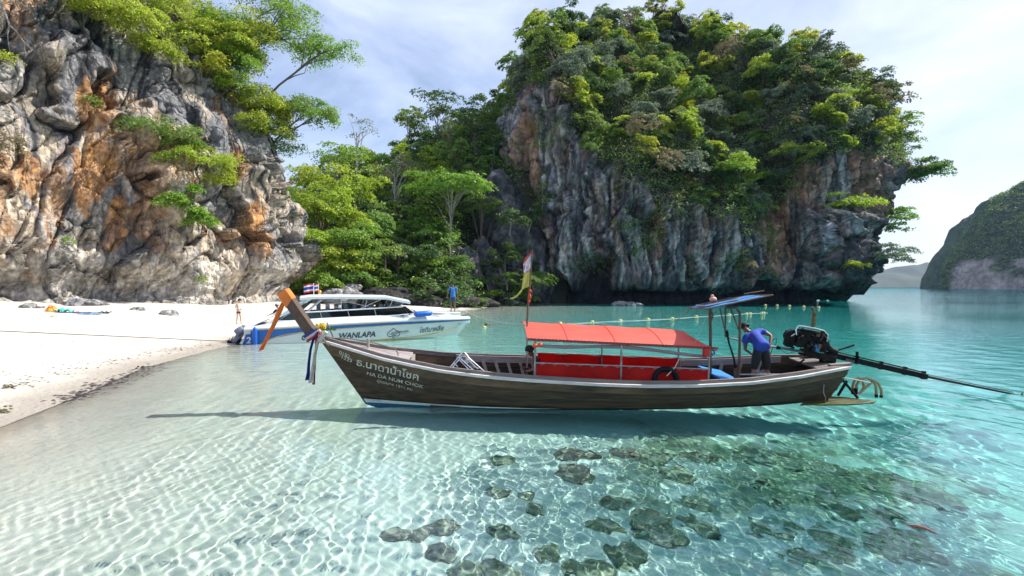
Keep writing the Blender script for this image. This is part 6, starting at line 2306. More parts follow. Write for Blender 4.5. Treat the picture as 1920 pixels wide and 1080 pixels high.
# upper side moulding and deck
rows = []
for fy, fz in ((.97, .06), (.93, .5), (.88, .9), (.80, 1.0), (.4, 1.04), (0, 1.05)):
    rows.append([Vector((x, -s_bs(x) * fy, s_top(x) + (deck_z(x) - s_top(x)) * fz)) for x in xs_])
full = rows + [[Vector((p.x, -p.y, p.z)) for p in r] for r in rows[::-1]][1:]
b = MB(); b.grid(full[::-1])
ring2 = [r[0] for r in full]
b.add(ring2, [tuple(range(len(ring2)))])
b.build('deck', GEL, SB, True)
b = MB()
P = [[Vector((x, y * s_bs(x) * .62, 1.36 - .10 * ((x - 7.2) / 3.2) - .05 * abs(y))) for x in (7.2, 8.2, 9.0, 9.7, 10.3)] for y in (1, .5, 0, -.5, -1)]
b.slab(P, .42)
b.build('bow_platform', GEL, SB, True)
# printed bands
def band(name, m, top_px, bot_px, g=.014, n=40):
    def samp(px, f):
        L = [0]
        for a, c in zip(px[:-1], px[1:]): L.append(L[-1] + math.hypot(c[0] - a[0], c[1] - a[1]))
        d = f * L[-1]
        return (float(np.interp(d, L, [p[0] for p in px])), float(np.interp(d, L, [p[1] for p in px])))
    rows = []
    for q in (0, .33, .67, 1):
        row = []
        for i in range(n + 1):
            a, c = samp(top_px, i / n), samp(bot_px, i / n)
            row.append(s_side(a[0] + (c[0] - a[0]) * q, a[1] + (c[1] - a[1]) * q, g))
        rows.append(row)
    b = MB(); b.grid(rows[::-1])
    return b.build(name, m, SB, True)
topl = [(470, 621), (489, 619), (567, 614.5), (650, 609.5), (733, 605), (817, 601.5), (884, 599)]
midl = [(470, 626), (500, 626), (567, 621), (650, 615), (733, 609.5), (817, 604.8), (880, 600.5)]
band('blue_stripe', S_BLUE, topl, midl)
band('yellow_line', S_YEL, [(470, 620), (489, 617.8), (567, 613.3), (650, 608.4), (733, 604)], [(470, 621.2), (489, 619.1), (567, 614.6), (650, 609.6), (733, 605.1)], .018)
band('yellow_line', S_YEL, [(578, 621), (650, 615), (733, 609.3), (817, 604.8), (870, 601)], [(578, 622.4), (650, 616.2), (733, 610.4), (817, 605.6), (870, 601.7)], .018)
band('blue_quarter', S_BLUE, [(461, 627), (489, 624), (530, 621), (578, 619)], [(454, 648), (484, 647.5), (508, 635), (578, 621.5)], .016)
band('yellow_line', S_YEL, [(482, 648), (495, 641), (508, 634.5), (524, 629.5), (540, 626), (578, 621)], [(486, 648.4), (497, 642.6), (509, 636.2), (525, 631), (541, 627.3), (578, 622.6)], .0185)
band('yellow_line', S_YEL, [(478, 648.4), (567, 645.5), (678, 639.6), (733, 634.6), (790, 629.3), (825, 622.6), (860, 613)], [(478, 650), (567, 647), (678, 641), (733, 636), (790, 630.6), (825, 623.9), (860, 614.2)], .018)
def sb_text(s, uc, vc, px_w, px_h, m, slope=-.055, shear=0.0, off=0.0, up=False):
    p0 = s_side(uc, vc)
    yd = (SM @ p0).y
    k = yd / FOC
    def fn(a, b_):
        return s_side(uc + a / k, vc + a / k * slope - b_ / k, .024)
    return letter_on(s, fn, 'lettering', m, SB, px_w * k, px_h * k, shear, off)
sb_text('C', 570, 633, 9, 10, S_NAVY, -.05, .25, .035)
sb_text('WANLAPA', 670, 628.2, 68, 10.5, S_NAVY, -.055, .25, .025)
sb_text('โชติมาหลีย', 810, 616.6, 45, 10.5, S_NAVY, -.10, .3, .008)
sb_text('WANLAPA', 754, 622, 25, 4.2, S_NAVY, -.06, .1, .005)
sb_text('GROUP', 757, 625.8, 13, 1.6, S_FAINT, -.06, .1, 0)
sb_text('2', 466, 638, 9, 12, GEL, -.02, .1, .02)
sb_text('22', 861, 607.5, 8, 4, S_FAINT, -.1, .3, 0)
# spade emblem with a little long boat inside
def emblem_line(px, w, closed=False, m=S_NAVY):
    b = MB()
    for i in range(len(px) - 1):
        (x0, y0), (x1, y1) = px[i], px[i + 1]
        d = math.hypot(x1 - x0, y1 - y0) or 1
        nx_, ny_ = -(y1 - y0) / d * w / 2, (x1 - x0) / d * w / 2
        e = .2
        b.add([s_side(x0 + nx_, y0 + ny_, .024), s_side(x0 - nx_, y0 - ny_, .024), s_side(x1 - nx_, y1 - ny_, .024), s_side(x1 + nx_, y1 + ny_, .024)], [(0, 1, 2, 3)])
    b.build('emblem', m, SB)
emblem_line([(738, 615.5), (734.5, 619), (729, 622.5), (726.5, 626), (727, 629.5), (730, 631.5), (734, 631), (737.3, 628.8)], 1.1)
emblem_line([(738, 615.5), (741, 618.5), (746.5, 621.5), (749.5, 625), (749.2, 628.3), (746, 630.2), (742, 630), (738.7, 628.6)], 1.1)
emblem_line([(737.4, 629), (736.2, 633.6)], .8); emblem_line([(738.6, 629), (739.9, 633.4)], .8); emblem_line([(735.5, 633.7), (740.7, 633.4)], .7)
emblem_line([(729.5, 625.5), (733, 627.2), (738, 627.4), (743, 626.4), (746, 624.8)], .8); emblem_line([(733.5, 625.3), (741.5, 624.6)], .7); emblem_line([(734, 623.8), (738, 622.8), (741.5, 623.8)], .7)
# cabin: lower windows, see-through upper part, roof
YC = -1.08
def cab(u, v, y=YC): return ST(u, v, y)
for side, sgn in (('near', 1), ('far', -1)):
    def cc(u, v):
        p = cab(u, v)
        return Vector((p.x, p.y * sgn, p.z))
    b = MB()
    lo = [(510, 602), (560, 600.5), (620, 598.5), (680, 596), (766, 588.5)]
    hi = [(545, 586), (578, 586), (630, 583), (690, 579.5), (755, 575.5)]
    P = [[cc(*p) for p in hi], [cc(*p) for p in lo]]
    b.slab(P, Vector((0, .05 * sgn, 0)))
    gb = b.build('window_band', S_GLASS, SB)
    for (u0, v0, u1, v1) in ((600, 584.5, 604, 599), (652, 582, 656, 597), (702, 579, 706, 595)):
        MB().tube([cc(u0, v0) + Vector((0, -.012 * sgn, 0)), cc(u1, v1) + Vector((0, -.012 * sgn, 0))], .014, 6).build('mullion', S_FRAME, gb, True)
    b = MB()
    b.tube([cc(*p) + Vector((0, -.02 * sgn, .015)) for p in hi], .035, 6)
    b.tube([cc(*p) + Vector((0, -.02 * sgn, -.01)) for p in lo], .025, 6)
    b.build('window_frame', GEL, SB, True)
    b = MB()
    P = [[cc(*p) + Vector((0, .02 * sgn, 0)) for p in lo], [Vector((cc(*p).x, -s_bs(min(L_S, cc(*p).x)) * .86 * sgn, deck_z(cc(*p).x) - .06)) for p in lo]]
    b.slab(P, Vector((0, .05 * sgn, 0)))
    b.build('cabin_side', GEL, SB)
    for k, (px, r) in enumerate((([(575, 586), (603, 562)], .045), ([(548, 588), (574, 562)], .04), ([(640, 583), (640, 562)], .02), ([(672, 580), (714, 562)], .018), ([(684, 578), (688, 563)], .018), ([(662, 568), (700, 578)], .014), ([(612, 570), (662, 566)], .014), ([(730, 577), (736, 563)], .02), ([(747, 575.5), (762, 564)], .016), ([(600, 572), (640, 577)], .012))):
        b = MB(); b.tube([cc(*p) for p in px], r, 6); b.build('cabin_strut', S_FRAME, SB, True)
    # slanting stern side piece and its dark panes
    b = MB(); b.slab([[cc(575, 558), cc(590, 558)], [cc(505, 603), cc(522, 602)]], Vector((0, .06 * sgn, 0))); b.build('raked_pillar', GEL, SB)
    b = MB(); b.slab([[cc(556, 571), cc(586, 566)], [cc(541, 583), cc(566, 583)]], Vector((0, .04 * sgn, 0))); b.build('side_pane', S_GLASS, SB)
    # windscreen wing
    b = MB(); b.slab([[cc(755, 575), cc(760, 574)], [cc(766, 588), cc(776, 586)]], Vector((0, .03 * sgn, 0))); b.build('windscreen_wing', S_GLASS, SB)
p0, p1 = cab(756, 575), cab(776, 585)
b = MB(); b.slab([[Vector((p0.x, y, p0.z)) for y in (-1.02, -.5, .5, 1.02)], [Vector((p1.x + (.25 if abs(y) < .8 else 0), y * .9, p1.z + .02)) for y in (-1.02, -.5, .5, 1.02)]], Vector((-.03, 0, -.02))); b.build('windscreen', S_GLASS, SB)
b = MB()
for y in (-1.02, -.34, .34, 1.02): b.tube([Vector((p0.x, y, p0.z)), Vector((p1.x + (.25 if abs(y) < .8 else 0), y * .9, p1.z + .02))], .03, 6)
b.build('windscreen_post', GEL, SB, True)
xr = [cab(u, 556).x for u in (562, 580, 640, 725, 769)]
zr = [cab(u, v).z for u, v in ((562, 559), (580, 556.5), (640, 555.8), (725, 557.5), (769, 566))]
P = []
for y in (1.16, 1.0, .5, 0, -.5, -1.0, -1.16):
    P.append([Vector((x, y, z - .0 + .10 * (1 - (y / 1.16) ** 2))) for x, z in zip(xr, zr)])
b = MB(); b.slab(P, .11); b.build('cabin_roof', GEL, SB, True)
b = MB()
for k in range(9):
    b.box(Vector((xr[1] + .4 + k * .42, .15 * (-1) ** k, zr[1] - .55)), (.2, .9, .34), None, .04)
b.build('seat_row', S_GREY, SB)
b = MB(); b.box(ST(680, 575, .6), (.9, .3, .22), None, .05); b.box(ST(712, 573, .2), (.4, .4, .2), None, .05); b.build('life_jacket_pile', S_ORG, SB)
b = MB(); b.box(ST(655, 577, .3), (.8, .2, .34), None, .05); b.build('green_backrest', mat('green_vinyl', (.10, .22, .15), .6, scale=4), SB)
# stern: grey folded canvas, swim step, rail
b = MB()
P = [[ST(u, v, y) for u, v in ((441, 640), (452, 630), (466, 618), (484, 606), (506, 597))] for y in (1.0, 0, -1.12)]
b.slab(P, .04); b.build('stern_cover', S_GREY, SB, True)
b = MB()
P = [[ST(u, v, -1.15) for u, v in ((449, 644), (458, 633), (478, 616), (500, 606))], [ST(u, v, -1.16) for u, v in ((455, 646), (464, 640), (486, 622), (506, 611))]]
b.slab(P, Vector((0, .05, 0))); b.build('quarter_moulding', GEL, SB, True)
b = MB(); b.tube([ST(508, 596, -1.0), ST(530, 574, -1.0)], .022, 6); b.tube([ST(517, 586, -.9), ST(536, 566, -.6)], .02, 6); b.build('stern_rail', M_CHROME, SB, True)
# bow rail
b = MB(); b.tube([ST(838, 585, -.3), ST(848, 579.5, -.35), ST(862, 579, -.3), ST(874, 582, -.15), ST(880, 587, 0)], .016, 6); b.tube([ST(800, 584, -.55), ST(820, 582.5, -.5), ST(838, 583.5, -.42)], .014, 6); b.tube([ST(866, 580, .3), ST(876, 584, .2)], .014, 6); b.build('bow_rail', M_CHROME, SB, True)
b = MB(); b.box(s_side(755, 592.5) + Vector((0, .12, .02)), (.18, .05, .07), None, .015); b.build('side_light', S_NAVY, SB)
b = MB(); b.slab([[ST(812, 586.5, -.72), ST(826, 588, -.66)], [ST(812, 590.5, -.80), ST(828, 590, -.70)]], Vector((0, .02, 0))); b.build('deck_vent', S_NAVY, SB)
b = MB(); b.tube([ST(600, 557, 0), ST(600, 551, 0)], .04, 8); b.build('beacon_base', M_CHROME, SB, True)
b = MB(); b.ball(ST(599.5, 547.5, 0), .085, sq=(1, 1, 1.2)); b.build('amber_beacon', mat('amber_lens', (.75, .32, .03), .2, scale=5), SB, True)
# outboards tilted at the stern
for k, y in enumerate((-.55, .45)):
    ob = empty('outboard_motor', SM @ Vector((-.15, y, .36)), (0, 0, R(19.6)), .78, ('near' if k == 0 else 'far') + ' grey outboard motor tilted up on the speedboat stern', 'motor', None)
    b = MB(); b.box((-.15, 0, .28), (.5, .42, .42), (0, R(-35), 0), .1); b.build('cowl', S_GREY, ob, True)
    b = MB(); b.tube([(-.1, 0, .1), (-.35, 0, -.25), (-.55, 0, -.5)], [.12, .09, .07], 10); b.box((-.33, 0, -.2), (.3, .1, .5), (0, R(35), 0), .04); b.build('leg', S_GREY, ob, True)
    b = MB(); b.tube([(-.40, 0, -.52), (-.66, 0, -.38), (-.78, 0, -.32)], [.09, .10, .05], 10); b.slab([[(-.62, -.02, -.5), (-.42, -.02, -.62)], [(-.62, .02, -.78), (-.42, .02, -.7)]], .02); b.build('gearcase', M_IRON, ob, True)
    b = MB()
    for q in range(3):
        a_ = q * 2.094 + .4
        d_ = Vector((.45 * math.cos(a_), math.sin(a_), .85 * math.cos(a_)))
        c_ = Vector((-.78, 0, -.32))
        b.slab([[c_, c_ + d_ * .19], [c_ + Vector((.06, .03, .03)), c_ + d_ * .17 + Vector((.08, .05, .05))]], .012)
    b.build('propeller', M_IRON, ob)
# fenders
def fender(pts, r, label):
    b = MB()
    n = len(pts)
    a, c = Vector(pts[0]), Vector(pts[-1])
    P, Rr = [], []
    for f, k in ((0, .25), (.03, .5), (.08, .85), (.15, 1), (.5, 1.02), (.85, 1), (.92, .85), (.97, .5), (1, .25)):
        P.append(a.lerp(c, f)); Rr.append(r * k)
    b.tube(P, Rr, 14)
    o = tag(b.build('fender', S_FEND, None, True), label, 'fender')
    return o
fender([SM @ (s_side(478, 613, .15)), SM @ (s_side(478, 649.5, .15))], .105, 'upright blue fender hanging at the speedboat stern beside the number')
fender([SM @ (s_side(776, 589.5, .10)), SM @ (s_side(811, 586.8, .10))], .145, 'blue fender lying along the speedboat side deck near the bow')
# national flags on the roof
tf = empty('roof_flags', (0, 0, 0), label='two red, white and blue striped flags on the speedboat roof', cat='flag')
M_FR, M_FW, M_FB = mat('flag_red', (.60, .03, .05), .8, scale=6, trans=.2), mat('flag_white', (.78, .78, .80), .8, scale=6, trans=.2), mat('flag_blue', (.03, .06, .32), .8, scale=6, trans=.2)
for k, (u0, u1, vt, vb, yy) in enumerate(((569, 588, 531, 550, -.1), (588, 597, 532, 549, .15))):
    a_, c_ = sbw(u1, vt, yy), sbw(u1 + .5, 556, yy)
    MB().tube([c_, a_], .016, 6).build('staff', GEL, tf, True)
    fr_ = [(0, 1 / 6, M_FR), (1 / 6, 2 / 6, M_FW), (2 / 6, 4 / 6, M_FB), (4 / 6, 5 / 6, M_FW), (5 / 6, 1, M_FR)]
    for f0, f1, m in fr_:
        P = []
        for f in (f0, (f0 + f1) / 2, f1):
            P.append([sbw(u1 + (u0 - u1) * i / 8, vt + (vb - 3 - vt) * f + (3.5 if k == 0 else 2) * (i / 8) ** 1.3, yy) + Vector((0, .05 * math.sin(i * .9 + k), 0)) for i in range(9)])
        MB().slab(P, Vector((0, .006, 0))).build('flag_stripe', m, tf, True)
# mooring ropes
def rope(pts, r, m, label, name='mooring_rope', n=24, sag=0.0):
    b = MB()
    P = []
    if len(pts) == 2:
        for i in range(n + 1):
            f = i / n
            P.append(Vector(pts[0]).lerp(Vector(pts[1]), f) - Vector((0, 0, sag * 4 * f * (1 - f))))
    else:
        P = [Vector(p) for p in catmull(pts, n)]
    b.tube(P, r, 6)
    return tag(b.build(name, m, None, True), label, 'rope')
rope([sbw(440, 640.5, -.3), at(0, 620.5, 21), at(-260, 608, 18)], .022, M_GREYROPE, 'taut grey rope over the sand from the speedboat stern to the left', n=30)
rope([sbw(879, 586, 0), world_lt(988, 609, YN + .3)], .014, M_ROPE, 'pale line from the speedboat bow to the red canopy corner', sag=.12)

# ================================================================== PEOPLE
SKIN_L = mat('fair_skin', (.52, .30, .21), .55, col2=(.47, .26, .18), scale=9)
SKIN_D = mat('tanned_skin', (.24, .115, .07), .5, col2=(.20, .095, .058), scale=9)
HAIR = mat('black_hair', (.010, .008, .008), .85, col2=(.025, .02, .018), scale=30, bump=.4)
def skin_obj(name, verts, edges, radii, m, parent, root=0, sub=2):
    me = bpy.data.meshes.new(name)
    bm = bmesh.new()
    lay = bm.verts.layers.skin.verify()
    bv = []
    for i, (p, r) in enumerate(zip(verts, radii)):
        v = bm.verts.new(p)
        rr = r if isinstance(r, tuple) else (r, r)
        v[lay].radius = rr
        v[lay].use_root = (i == root)
        bv.append(v)
    for a, b in edges: bm.edges.new((bv[a], bv[b]))
    bm.to_mesh(me)
    bm.free()
    o = bpy.data.objects.new(name, me)
    COL.objects.link(o)
    sm_ = o.modifiers.new('skin', 'SKIN')
    sm_.branch_smoothing = .6
    sm_.use_smooth_shade = True
    ss = o.modifiers.new('sub', 'SUBSURF')
    ss.levels = ss.render_levels = sub
    dg = bpy.context.evaluated_depsgraph_get()
    m2 = bpy.data.meshes.new_from_object(o.evaluated_get(dg))
    bpy.data.objects.remove(o)
    m2.name = name
    m2.materials.clear()
    m2.materials.append(m)
    m2.polygons.foreach_set('use_smooth', np.ones(len(m2.polygons), dtype=bool))
    return link(name, m2, parent)

def person(label, J, h, skin, face, clothes, loc, hair=HAIR, long_hair=False, feet=True, group=None, build=1.0):
    """J: joint positions in world space. One continuous skinned body, clothes and hair as its parts."""
    root = empty('person', loc, label=label, cat='person', group=group)
    o = Vector(loc)
    J = {k: Vector(v) - o for k, v in J.items()}
    f = h / 1.7
    V, E, Rd, ix = [], [], [], {}
    def add(k, p, r, par=None):
        ix[k] = len(V)
        V.append(p)
        Rd.append(tuple(q * f for q in r) if isinstance(r, tuple) else r * f)
        if par is not None: E.append((ix[par], ix[k]))
    B = build
    add('pelvis', J['pelvis'], (.128 * B, .115 * B))
    add('waist', J['pelvis'].lerp(J['chest'], .45), (.122 * B, .108 * B), 'pelvis')
    add('chest', J['chest'], (.142 * B, .125 * B), 'waist')
    nk = J['neck']
    add('neck', nk, .052, 'chest')
    hd = J['head']
    ax = (hd - nk).normalized()
    fc = Vector(face)
    fc = (fc - ax * fc.dot(ax)).normalized()
    sd = ax.cross(fc).normalized()
    add('neck2', nk + (hd - nk) * .45, .050, 'neck')
    add('jaw', hd - ax * .065 * f + fc * .018 * f, (.068, .072), 'neck2')
    add('skull', hd + ax * .015 * f, (.086, .096), 'jaw')
    add('crown', hd + ax * .085 * f - fc * .01 * f, (.058, .066), 'skull')
    add('nose', hd - ax * .025 * f + fc * .098 * f, .011, 'jaw')
    for s_, q in (('l', 1), ('r', -1)):
        add('ear' + s_, hd - ax * .01 * f + sd * .083 * f * q, .012, 'skull')
        sh, el, wr = J['sh_' + s_], J['el_' + s_], J['wr_' + s_]
        add('clav' + s_, J['chest'].lerp(nk, .55).lerp(sh, .45), .072 * B, 'chest')
        add('sh' + s_, sh, .058 * B, 'clav' + s_)
        add('uarm' + s_, sh.lerp(el, .5), .046 * B, 'sh' + s_)
        add('el' + s_, el, .038, 'uarm' + s_)
        add('farm' + s_, el.lerp(wr, .35), .037, 'el' + s_)
        add('wr' + s_, wr, (.026, .022), 'farm' + s_)
        hdir = J.get('hand_' + s_, wr + (wr - el).normalized() * .1) - wr
        hdir.normalize()
        side_v = hdir.cross(fc)
        if side_v.length < .2: side_v = hdir.cross(Vector((0, 0, 1)))
        side_v.normalize()
        curl = hdir.cross(side_v).normalized()
        palm = wr + hdir * .055 * f
        add('palm' + s_, palm, (.036, .018), 'wr' + s_)
        for k in range(4):
            base = palm + hdir * .03 * f + side_v * (.026 - .0175 * k) * f
            ln = (.068, .076, .072, .056)[k] * f
            add(f'f{k}a' + s_, base, .0095, 'palm' + s_)
            add(f'f{k}b' + s_, base + hdir * ln * .5 + curl * ln * .12, .0088, f'f{k}a' + s_)
            add(f'f{k}c' + s_, base + hdir * ln * .85 + curl * ln * .45, .0075, f'f{k}b' + s_)
        tb = wr + hdir * .03 * f + side_v * .03 * f
        add('ta' + s_, tb, .0115, 'palm' + s_)
        add('tb' + s_, tb + (hdir * .6 + side_v * .6 + curl * .4) * .05 * f, .0095, 'ta' + s_)
        hp, kn, an = J['hip_' + s_], J['kn_' + s_], J['an_' + s_]
        add('hip' + s_, hp, .088 * B, 'pelvis')
        add('thigh' + s_, hp.lerp(kn, .5), .072 * B, 'hip' + s_)
        add('kn' + s_, kn, .052, 'thigh' + s_)
        add('calf' + s_, kn.lerp(an, .35), .052, 'kn' + s_)
        add('an' + s_, an, .034, 'calf' + s_)
        toe = J.get('toe_' + s_, an + Vector((fc.x, fc.y, 0)).normalized() * .15 * f - Vector((0, 0, .05 * f)))
        add('heel' + s_, an - Vector((0, 0, .045 * f)) - (toe - an).normalized() * .03 * f, .030, 'an' + s_)
        add('ball' + s_, an.lerp(toe, .62) - Vector((0, 0, .02 * f)), (.040, .026), 'an' + s_)
        add('toe' + s_, toe, (.036, .018), 'ball' + s_)
    skin_obj('body', V, E, Rd, skin, root, 0, 2)
    for cname, m, keys, upto, gr in clothes:
        cv, ce, cr_, ci = [], [], [], {}
        def cadd(k, p, r, par=None):
            ci[k] = len(cv)
            cv.append(p)
            cr_.append(r)
            if par is not None: ce.append((ci[par], ci[k]))
        def rr(k, g=gr):
            r = Rd[ix[k]]
            return tuple(q * g + .004 for q in r) if isinstance(r, tuple) else r * g + .004
        if keys == 'shirt' or keys == 'vest':
            cadd('p0', J['pelvis'].lerp(J['chest'], -.34), rr('pelvis', gr * 1.0))
            cadd('p', J['pelvis'].lerp(J['chest'], -.12), rr('pelvis', gr * 1.06), 'p0')
            cadd('w', V[ix['waist']], rr('waist', gr * 1.08), 'p')
            cadd('c', V[ix['chest']], rr('chest'), 'w')
            cadd('n', J['chest'].lerp(nk, .8), .066 * f, 'c')
            for s_ in 'lr':
                cadd('k' + s_, V[ix['clav' + s_]], rr('clav' + s_), 'c')
                cadd('s' + s_, J['sh_' + s_], rr('sh' + s_, gr * .98), 'k' + s_)
                if keys == 'shirt':
                    cadd('u' + s_, J['sh_' + s_].lerp(J['el_' + s_], upto), rr('uarm' + s_, gr * 1.06), 's' + s_)
        else:
            cadd('w0', J['pelvis'].lerp(J['chest'], .45), rr('waist', gr * .9))
            cadd('w', J['pelvis'].lerp(J['chest'], .18), rr('waist', gr * .96), 'w0')
            cadd('p', J['pelvis'], rr('pelvis'), 'w')
            for s_ in 'lr':
                cadd('h' + s_, J['hip_' + s_], rr('hip' + s_), 'p')
                cadd('t' + s_, J['hip_' + s_].lerp(J['kn_' + s_], min(1, upto * .55)), rr('thigh' + s_, gr * 1.08), 'h' + s_)
                cadd('e' + s_, J['hip_' + s_].lerp(J['kn_' + s_], upto) if upto <= 1 else J['kn_' + s_].lerp(J['an_' + s_], upto - 1), rr('kn' + s_, gr * (1.35 if upto <= 1 else 1.02)), 't' + s_)
        skin_obj(cname, cv, ce, cr_, m, root, 0, 2)
    # hair cap
    b = MB()
    P = []
    for j in range(8):
        ph = j / 7 * 1.75
        row = []
        for i in range(16):
            a_ = i / 16 * 6.283
            fwd = math.cos(a_)
            ph2 = ph * (.66 if fwd > .55 else (.9 if fwd > .1 else (1.0 if not long_hair else 1.15)))
            d = fc * (math.sin(ph2) * fwd * .112) + sd * (math.sin(ph2) * math.sin(a_) * .103) + ax * (math.cos(ph2) * .132)
            row.append(hd + ax * .012 * f - fc * .008 * f + d * f * (1 + .03 * math.sin(i * 5 + j * 3)))
        P.append(row)
    b.grid(P, wrap=True)
    b.build('hair', hair, root, True)
    b = MB()
    for q in (1, -1):
        b.ball(hd + ax * .012 * f + fc * .083 * f + sd * .031 * f * q, .0075 * f, 6, 5)
    b.build('eyes', HAIR, root, True)
    return root

# man bending over in the stern
dW = (LM.to_3x3() @ Vector((0, 1, 0)))
def wl(u, v, y): return world_lt(u, v, y)
SHIRT_B = mat('royal_blue_shirt', (.03, .07, .42), .85, col2=(.022, .05, .33), scale=5, bump=.5, bscale=7)
PANTS_K = mat('black_trousers', (.012, .012, .014), .85, col2=(.02, .02, .022), scale=5, bump=.4)
def wm(u, v, y): return world_lt(u, v, y - .42)
J = dict(pelvis=wm(1428, 648, .0), chest=wm(1414, 630, .32), neck=wm(1405, 622, .46), head=wm(1397, 615, .56),
         sh_l=wm(1398, 632, .30), el_l=wm(1397, 655, .32), wr_l=wm(1409, 664, .22), hand_l=wm(1415, 668, .2),
         sh_r=wm(1429, 620, .45), el_r=wm(1446, 630, .30), wr_r=wm(1444, 646, .15), hand_r=wm(1442, 654, .12),
         hip_l=wm(1422, 655, .02), kn_l=wm(1414, 690, .06), an_l=wm(1410, 722, -.05), toe_l=wm(1402, 726, .05),
         hip_r=wm(1435, 655, .02), kn_r=wm(1438, 690, .08), an_r=wm(1437, 722, .05), toe_r=wm(1430, 726, .16))
person('man in a blue shirt and black shorts bending over in the wooden boat', J, 1.66, SKIN_D, (-.45, .5, -.8),
       [('shirt', SHIRT_B, 'shirt', .55, 1.14), ('trousers', PANTS_K, 'shorts', 1.12, 1.12)], wm(1425, 726, .05), build=1.22)
# seated man under the canopy
DKS = mat('dark_plum_shirt', (.035, .02, .035), .85, scale=5, bump=.4)
J = dict(pelvis=wl(1012, 712, .05), chest=wl(1010, 684, .10), neck=wl(1003, 670, .10), head=wl(994, 658, .08),
         sh_l=wl(1005, 676, -.10), el_l=wl(1001, 694, -.25), wr_l=wl(986, 697, -.22), hand_l=wl(978, 692, -.2),
         sh_r=wl(1008, 676, .30), el_r=wl(1000, 694, .35), wr_r=wl(984, 690, .1), hand_r=wl(978, 687, .02),
         hip_l=wl(1010, 714, -.08), kn_l=wl(976, 706, -.18), an_l=wl(968, 722, -.1), toe_l=wl(958, 724, -.1),
         hip_r=wl(1010, 714, .18), kn_r=wl(974, 704, .3), an_r=wl(966, 722, .3), toe_r=wl(956, 724, .3))
person('dark-haired man sitting under the front of the red canopy looking down', J, 1.68, SKIN_D, (-1, -.1, -.55),
       [('shirt', DKS, 'shirt', .6, 1.13), ('shorts', PANTS_K, 'shorts', .8, 1.12)], wl(1010, 722, .05))
ph = MB()
ph.box(wl(977, 689, -.1), (.02, .08, .15), (0, R(-35), 0), .004)
tag(ph.build('phone', S_NAVY), 'dark phone held by the man sitting under the red canopy', 'phone')
def standing(base, h, face_ang, scale=1.0, **kw):
    b = Vector(base)
    fx = Vector((math.cos(face_ang), math.sin(face_ang), 0))
    lf = Vector((-fx.y, fx.x, 0))
    def q(f, s, z): return b + fx * f * h + lf * s * h + Vector((0, 0, z * h))
    J = dict(pelvis=q(0, 0, .535), chest=q(.005, 0, .72), neck=q(0, 0, .835), head=q(.015, 0, .925),
             sh_l=q(0, .105, .80), el_l=q(-.01, .135, .63), wr_l=q(.02, .15, .485), hand_l=q(.03, .155, .44),
             sh_r=q(0, -.105, .80), el_r=q(-.01, -.135, .63), wr_r=q(.02, -.15, .485), hand_r=q(.03, -.155, .44),
             hip_l=q(0, .052, .50), kn_l=q(.012, .055, .28), an_l=q(-.01, .058, .045), toe_l=q(.085, .065, .012),
             hip_r=q(0, -.052, .50), kn_r=q(.012, -.055, .28), an_r=q(-.01, -.058, .045), toe_r=q(.085, -.065, .012))
    for k, v in kw.items(): J[k] = q(*v)
    return J
# man on the speedboat bow
pm = SM @ Vector((9.92, .02, 1.255))
J = standing(pm, 1.66, R(105), el_l=(-.01, .15, .64), wr_l=(.03, .185, .50), hand_l=(.05, .19, .455), head=(.012, .012, .925))
person('man in a light blue shirt and denim shorts standing on the speedboat bow', J, 1.66, SKIN_D, (-.75, .65, 0),
       [('shirt', mat('light_blue_shirt', (.04, .22, .55), .85, col2=(.03, .17, .45), scale=5, bump=.4), 'shirt', .62, 1.18), ('shorts', mat('denim_shorts', (.07, .10, .19), .9, col2=(.035, .05, .10), scale=14), 'shorts', .92, 1.2)], pm)
# woman on the sand
pw = on_ground(447, 608)
J = standing(pw, 1.62, R(-8), sh_l=(0, .095, .80), sh_r=(0, -.095, .80), head=(.045, 0, .915), neck=(.01, 0, .835), el_l=(-.03, .11, .64), wr_l=(.075, .05, .58), hand_l=(.11, .02, .57),
             el_r=(-.04, -.11, .64), wr_r=(.07, -.05, .57), hand_r=(.11, -.02, .56), kn_l=(.055, .05, .28), an_l=(.075, .05, .045), toe_l=(.16, .05, .015), kn_r=(-.01, -.05, .28), an_r=(-.045, -.05, .045), toe_r=(.05, -.055, .012))
person('woman in black shorts and a pale top standing on the white sand looking down', J, 1.62, SKIN_L, (1, -.1, -.35),
       [('top', mat('pale_top', (.62, .56, .54), .8, scale=5), 'vest', .5, 1.08), ('shorts', PANTS_K, 'shorts', .42, 1.10)], pw, build=.93, long_hair=True)
# person in dark purple beyond the stern
pp = at(522, 600, 29.2)
pp.z = max(gz(pp.x, pp.y), -.1)
J = standing(pp, 1.70, R(165), el_l=(.09, .14, .68), wr_l=(.22, .15, .64), hand_l=(.27, .15, .62), el_r=(.10, -.13, .66), wr_r=(.22, -.11, .62), head=(.05, 0, .915))
pr_ = person('person in a dark purple top and cap behind the speedboat stern', J, 1.70, SKIN_D, (-1, .2, -.3),
       [('top', mat('dark_purple_top', (.05, .018, .06), .85, scale=5), 'shirt', .95, 1.16), ('trousers', PANTS_K, 'shorts', 1.5, 1.12)], pp)
b = MB()
hc = J['head'] - pp
for ph in range(1):
    P = []
    for j in range(5):
        a_ = j / 4 * 1.45
        P.append([hc + Vector((math.sin(a_) * math.cos(i / 14 * 6.283) * .108, math.sin(a_) * math.sin(i / 14 * 6.283) * .10, .02 + math.cos(a_) * .12)) for i in range(14)])
    b.grid(P, wrap=True)
b.build('cap', mat('cap_cloth', (.5, .48, .48), .8, scale=8), pr_, True)

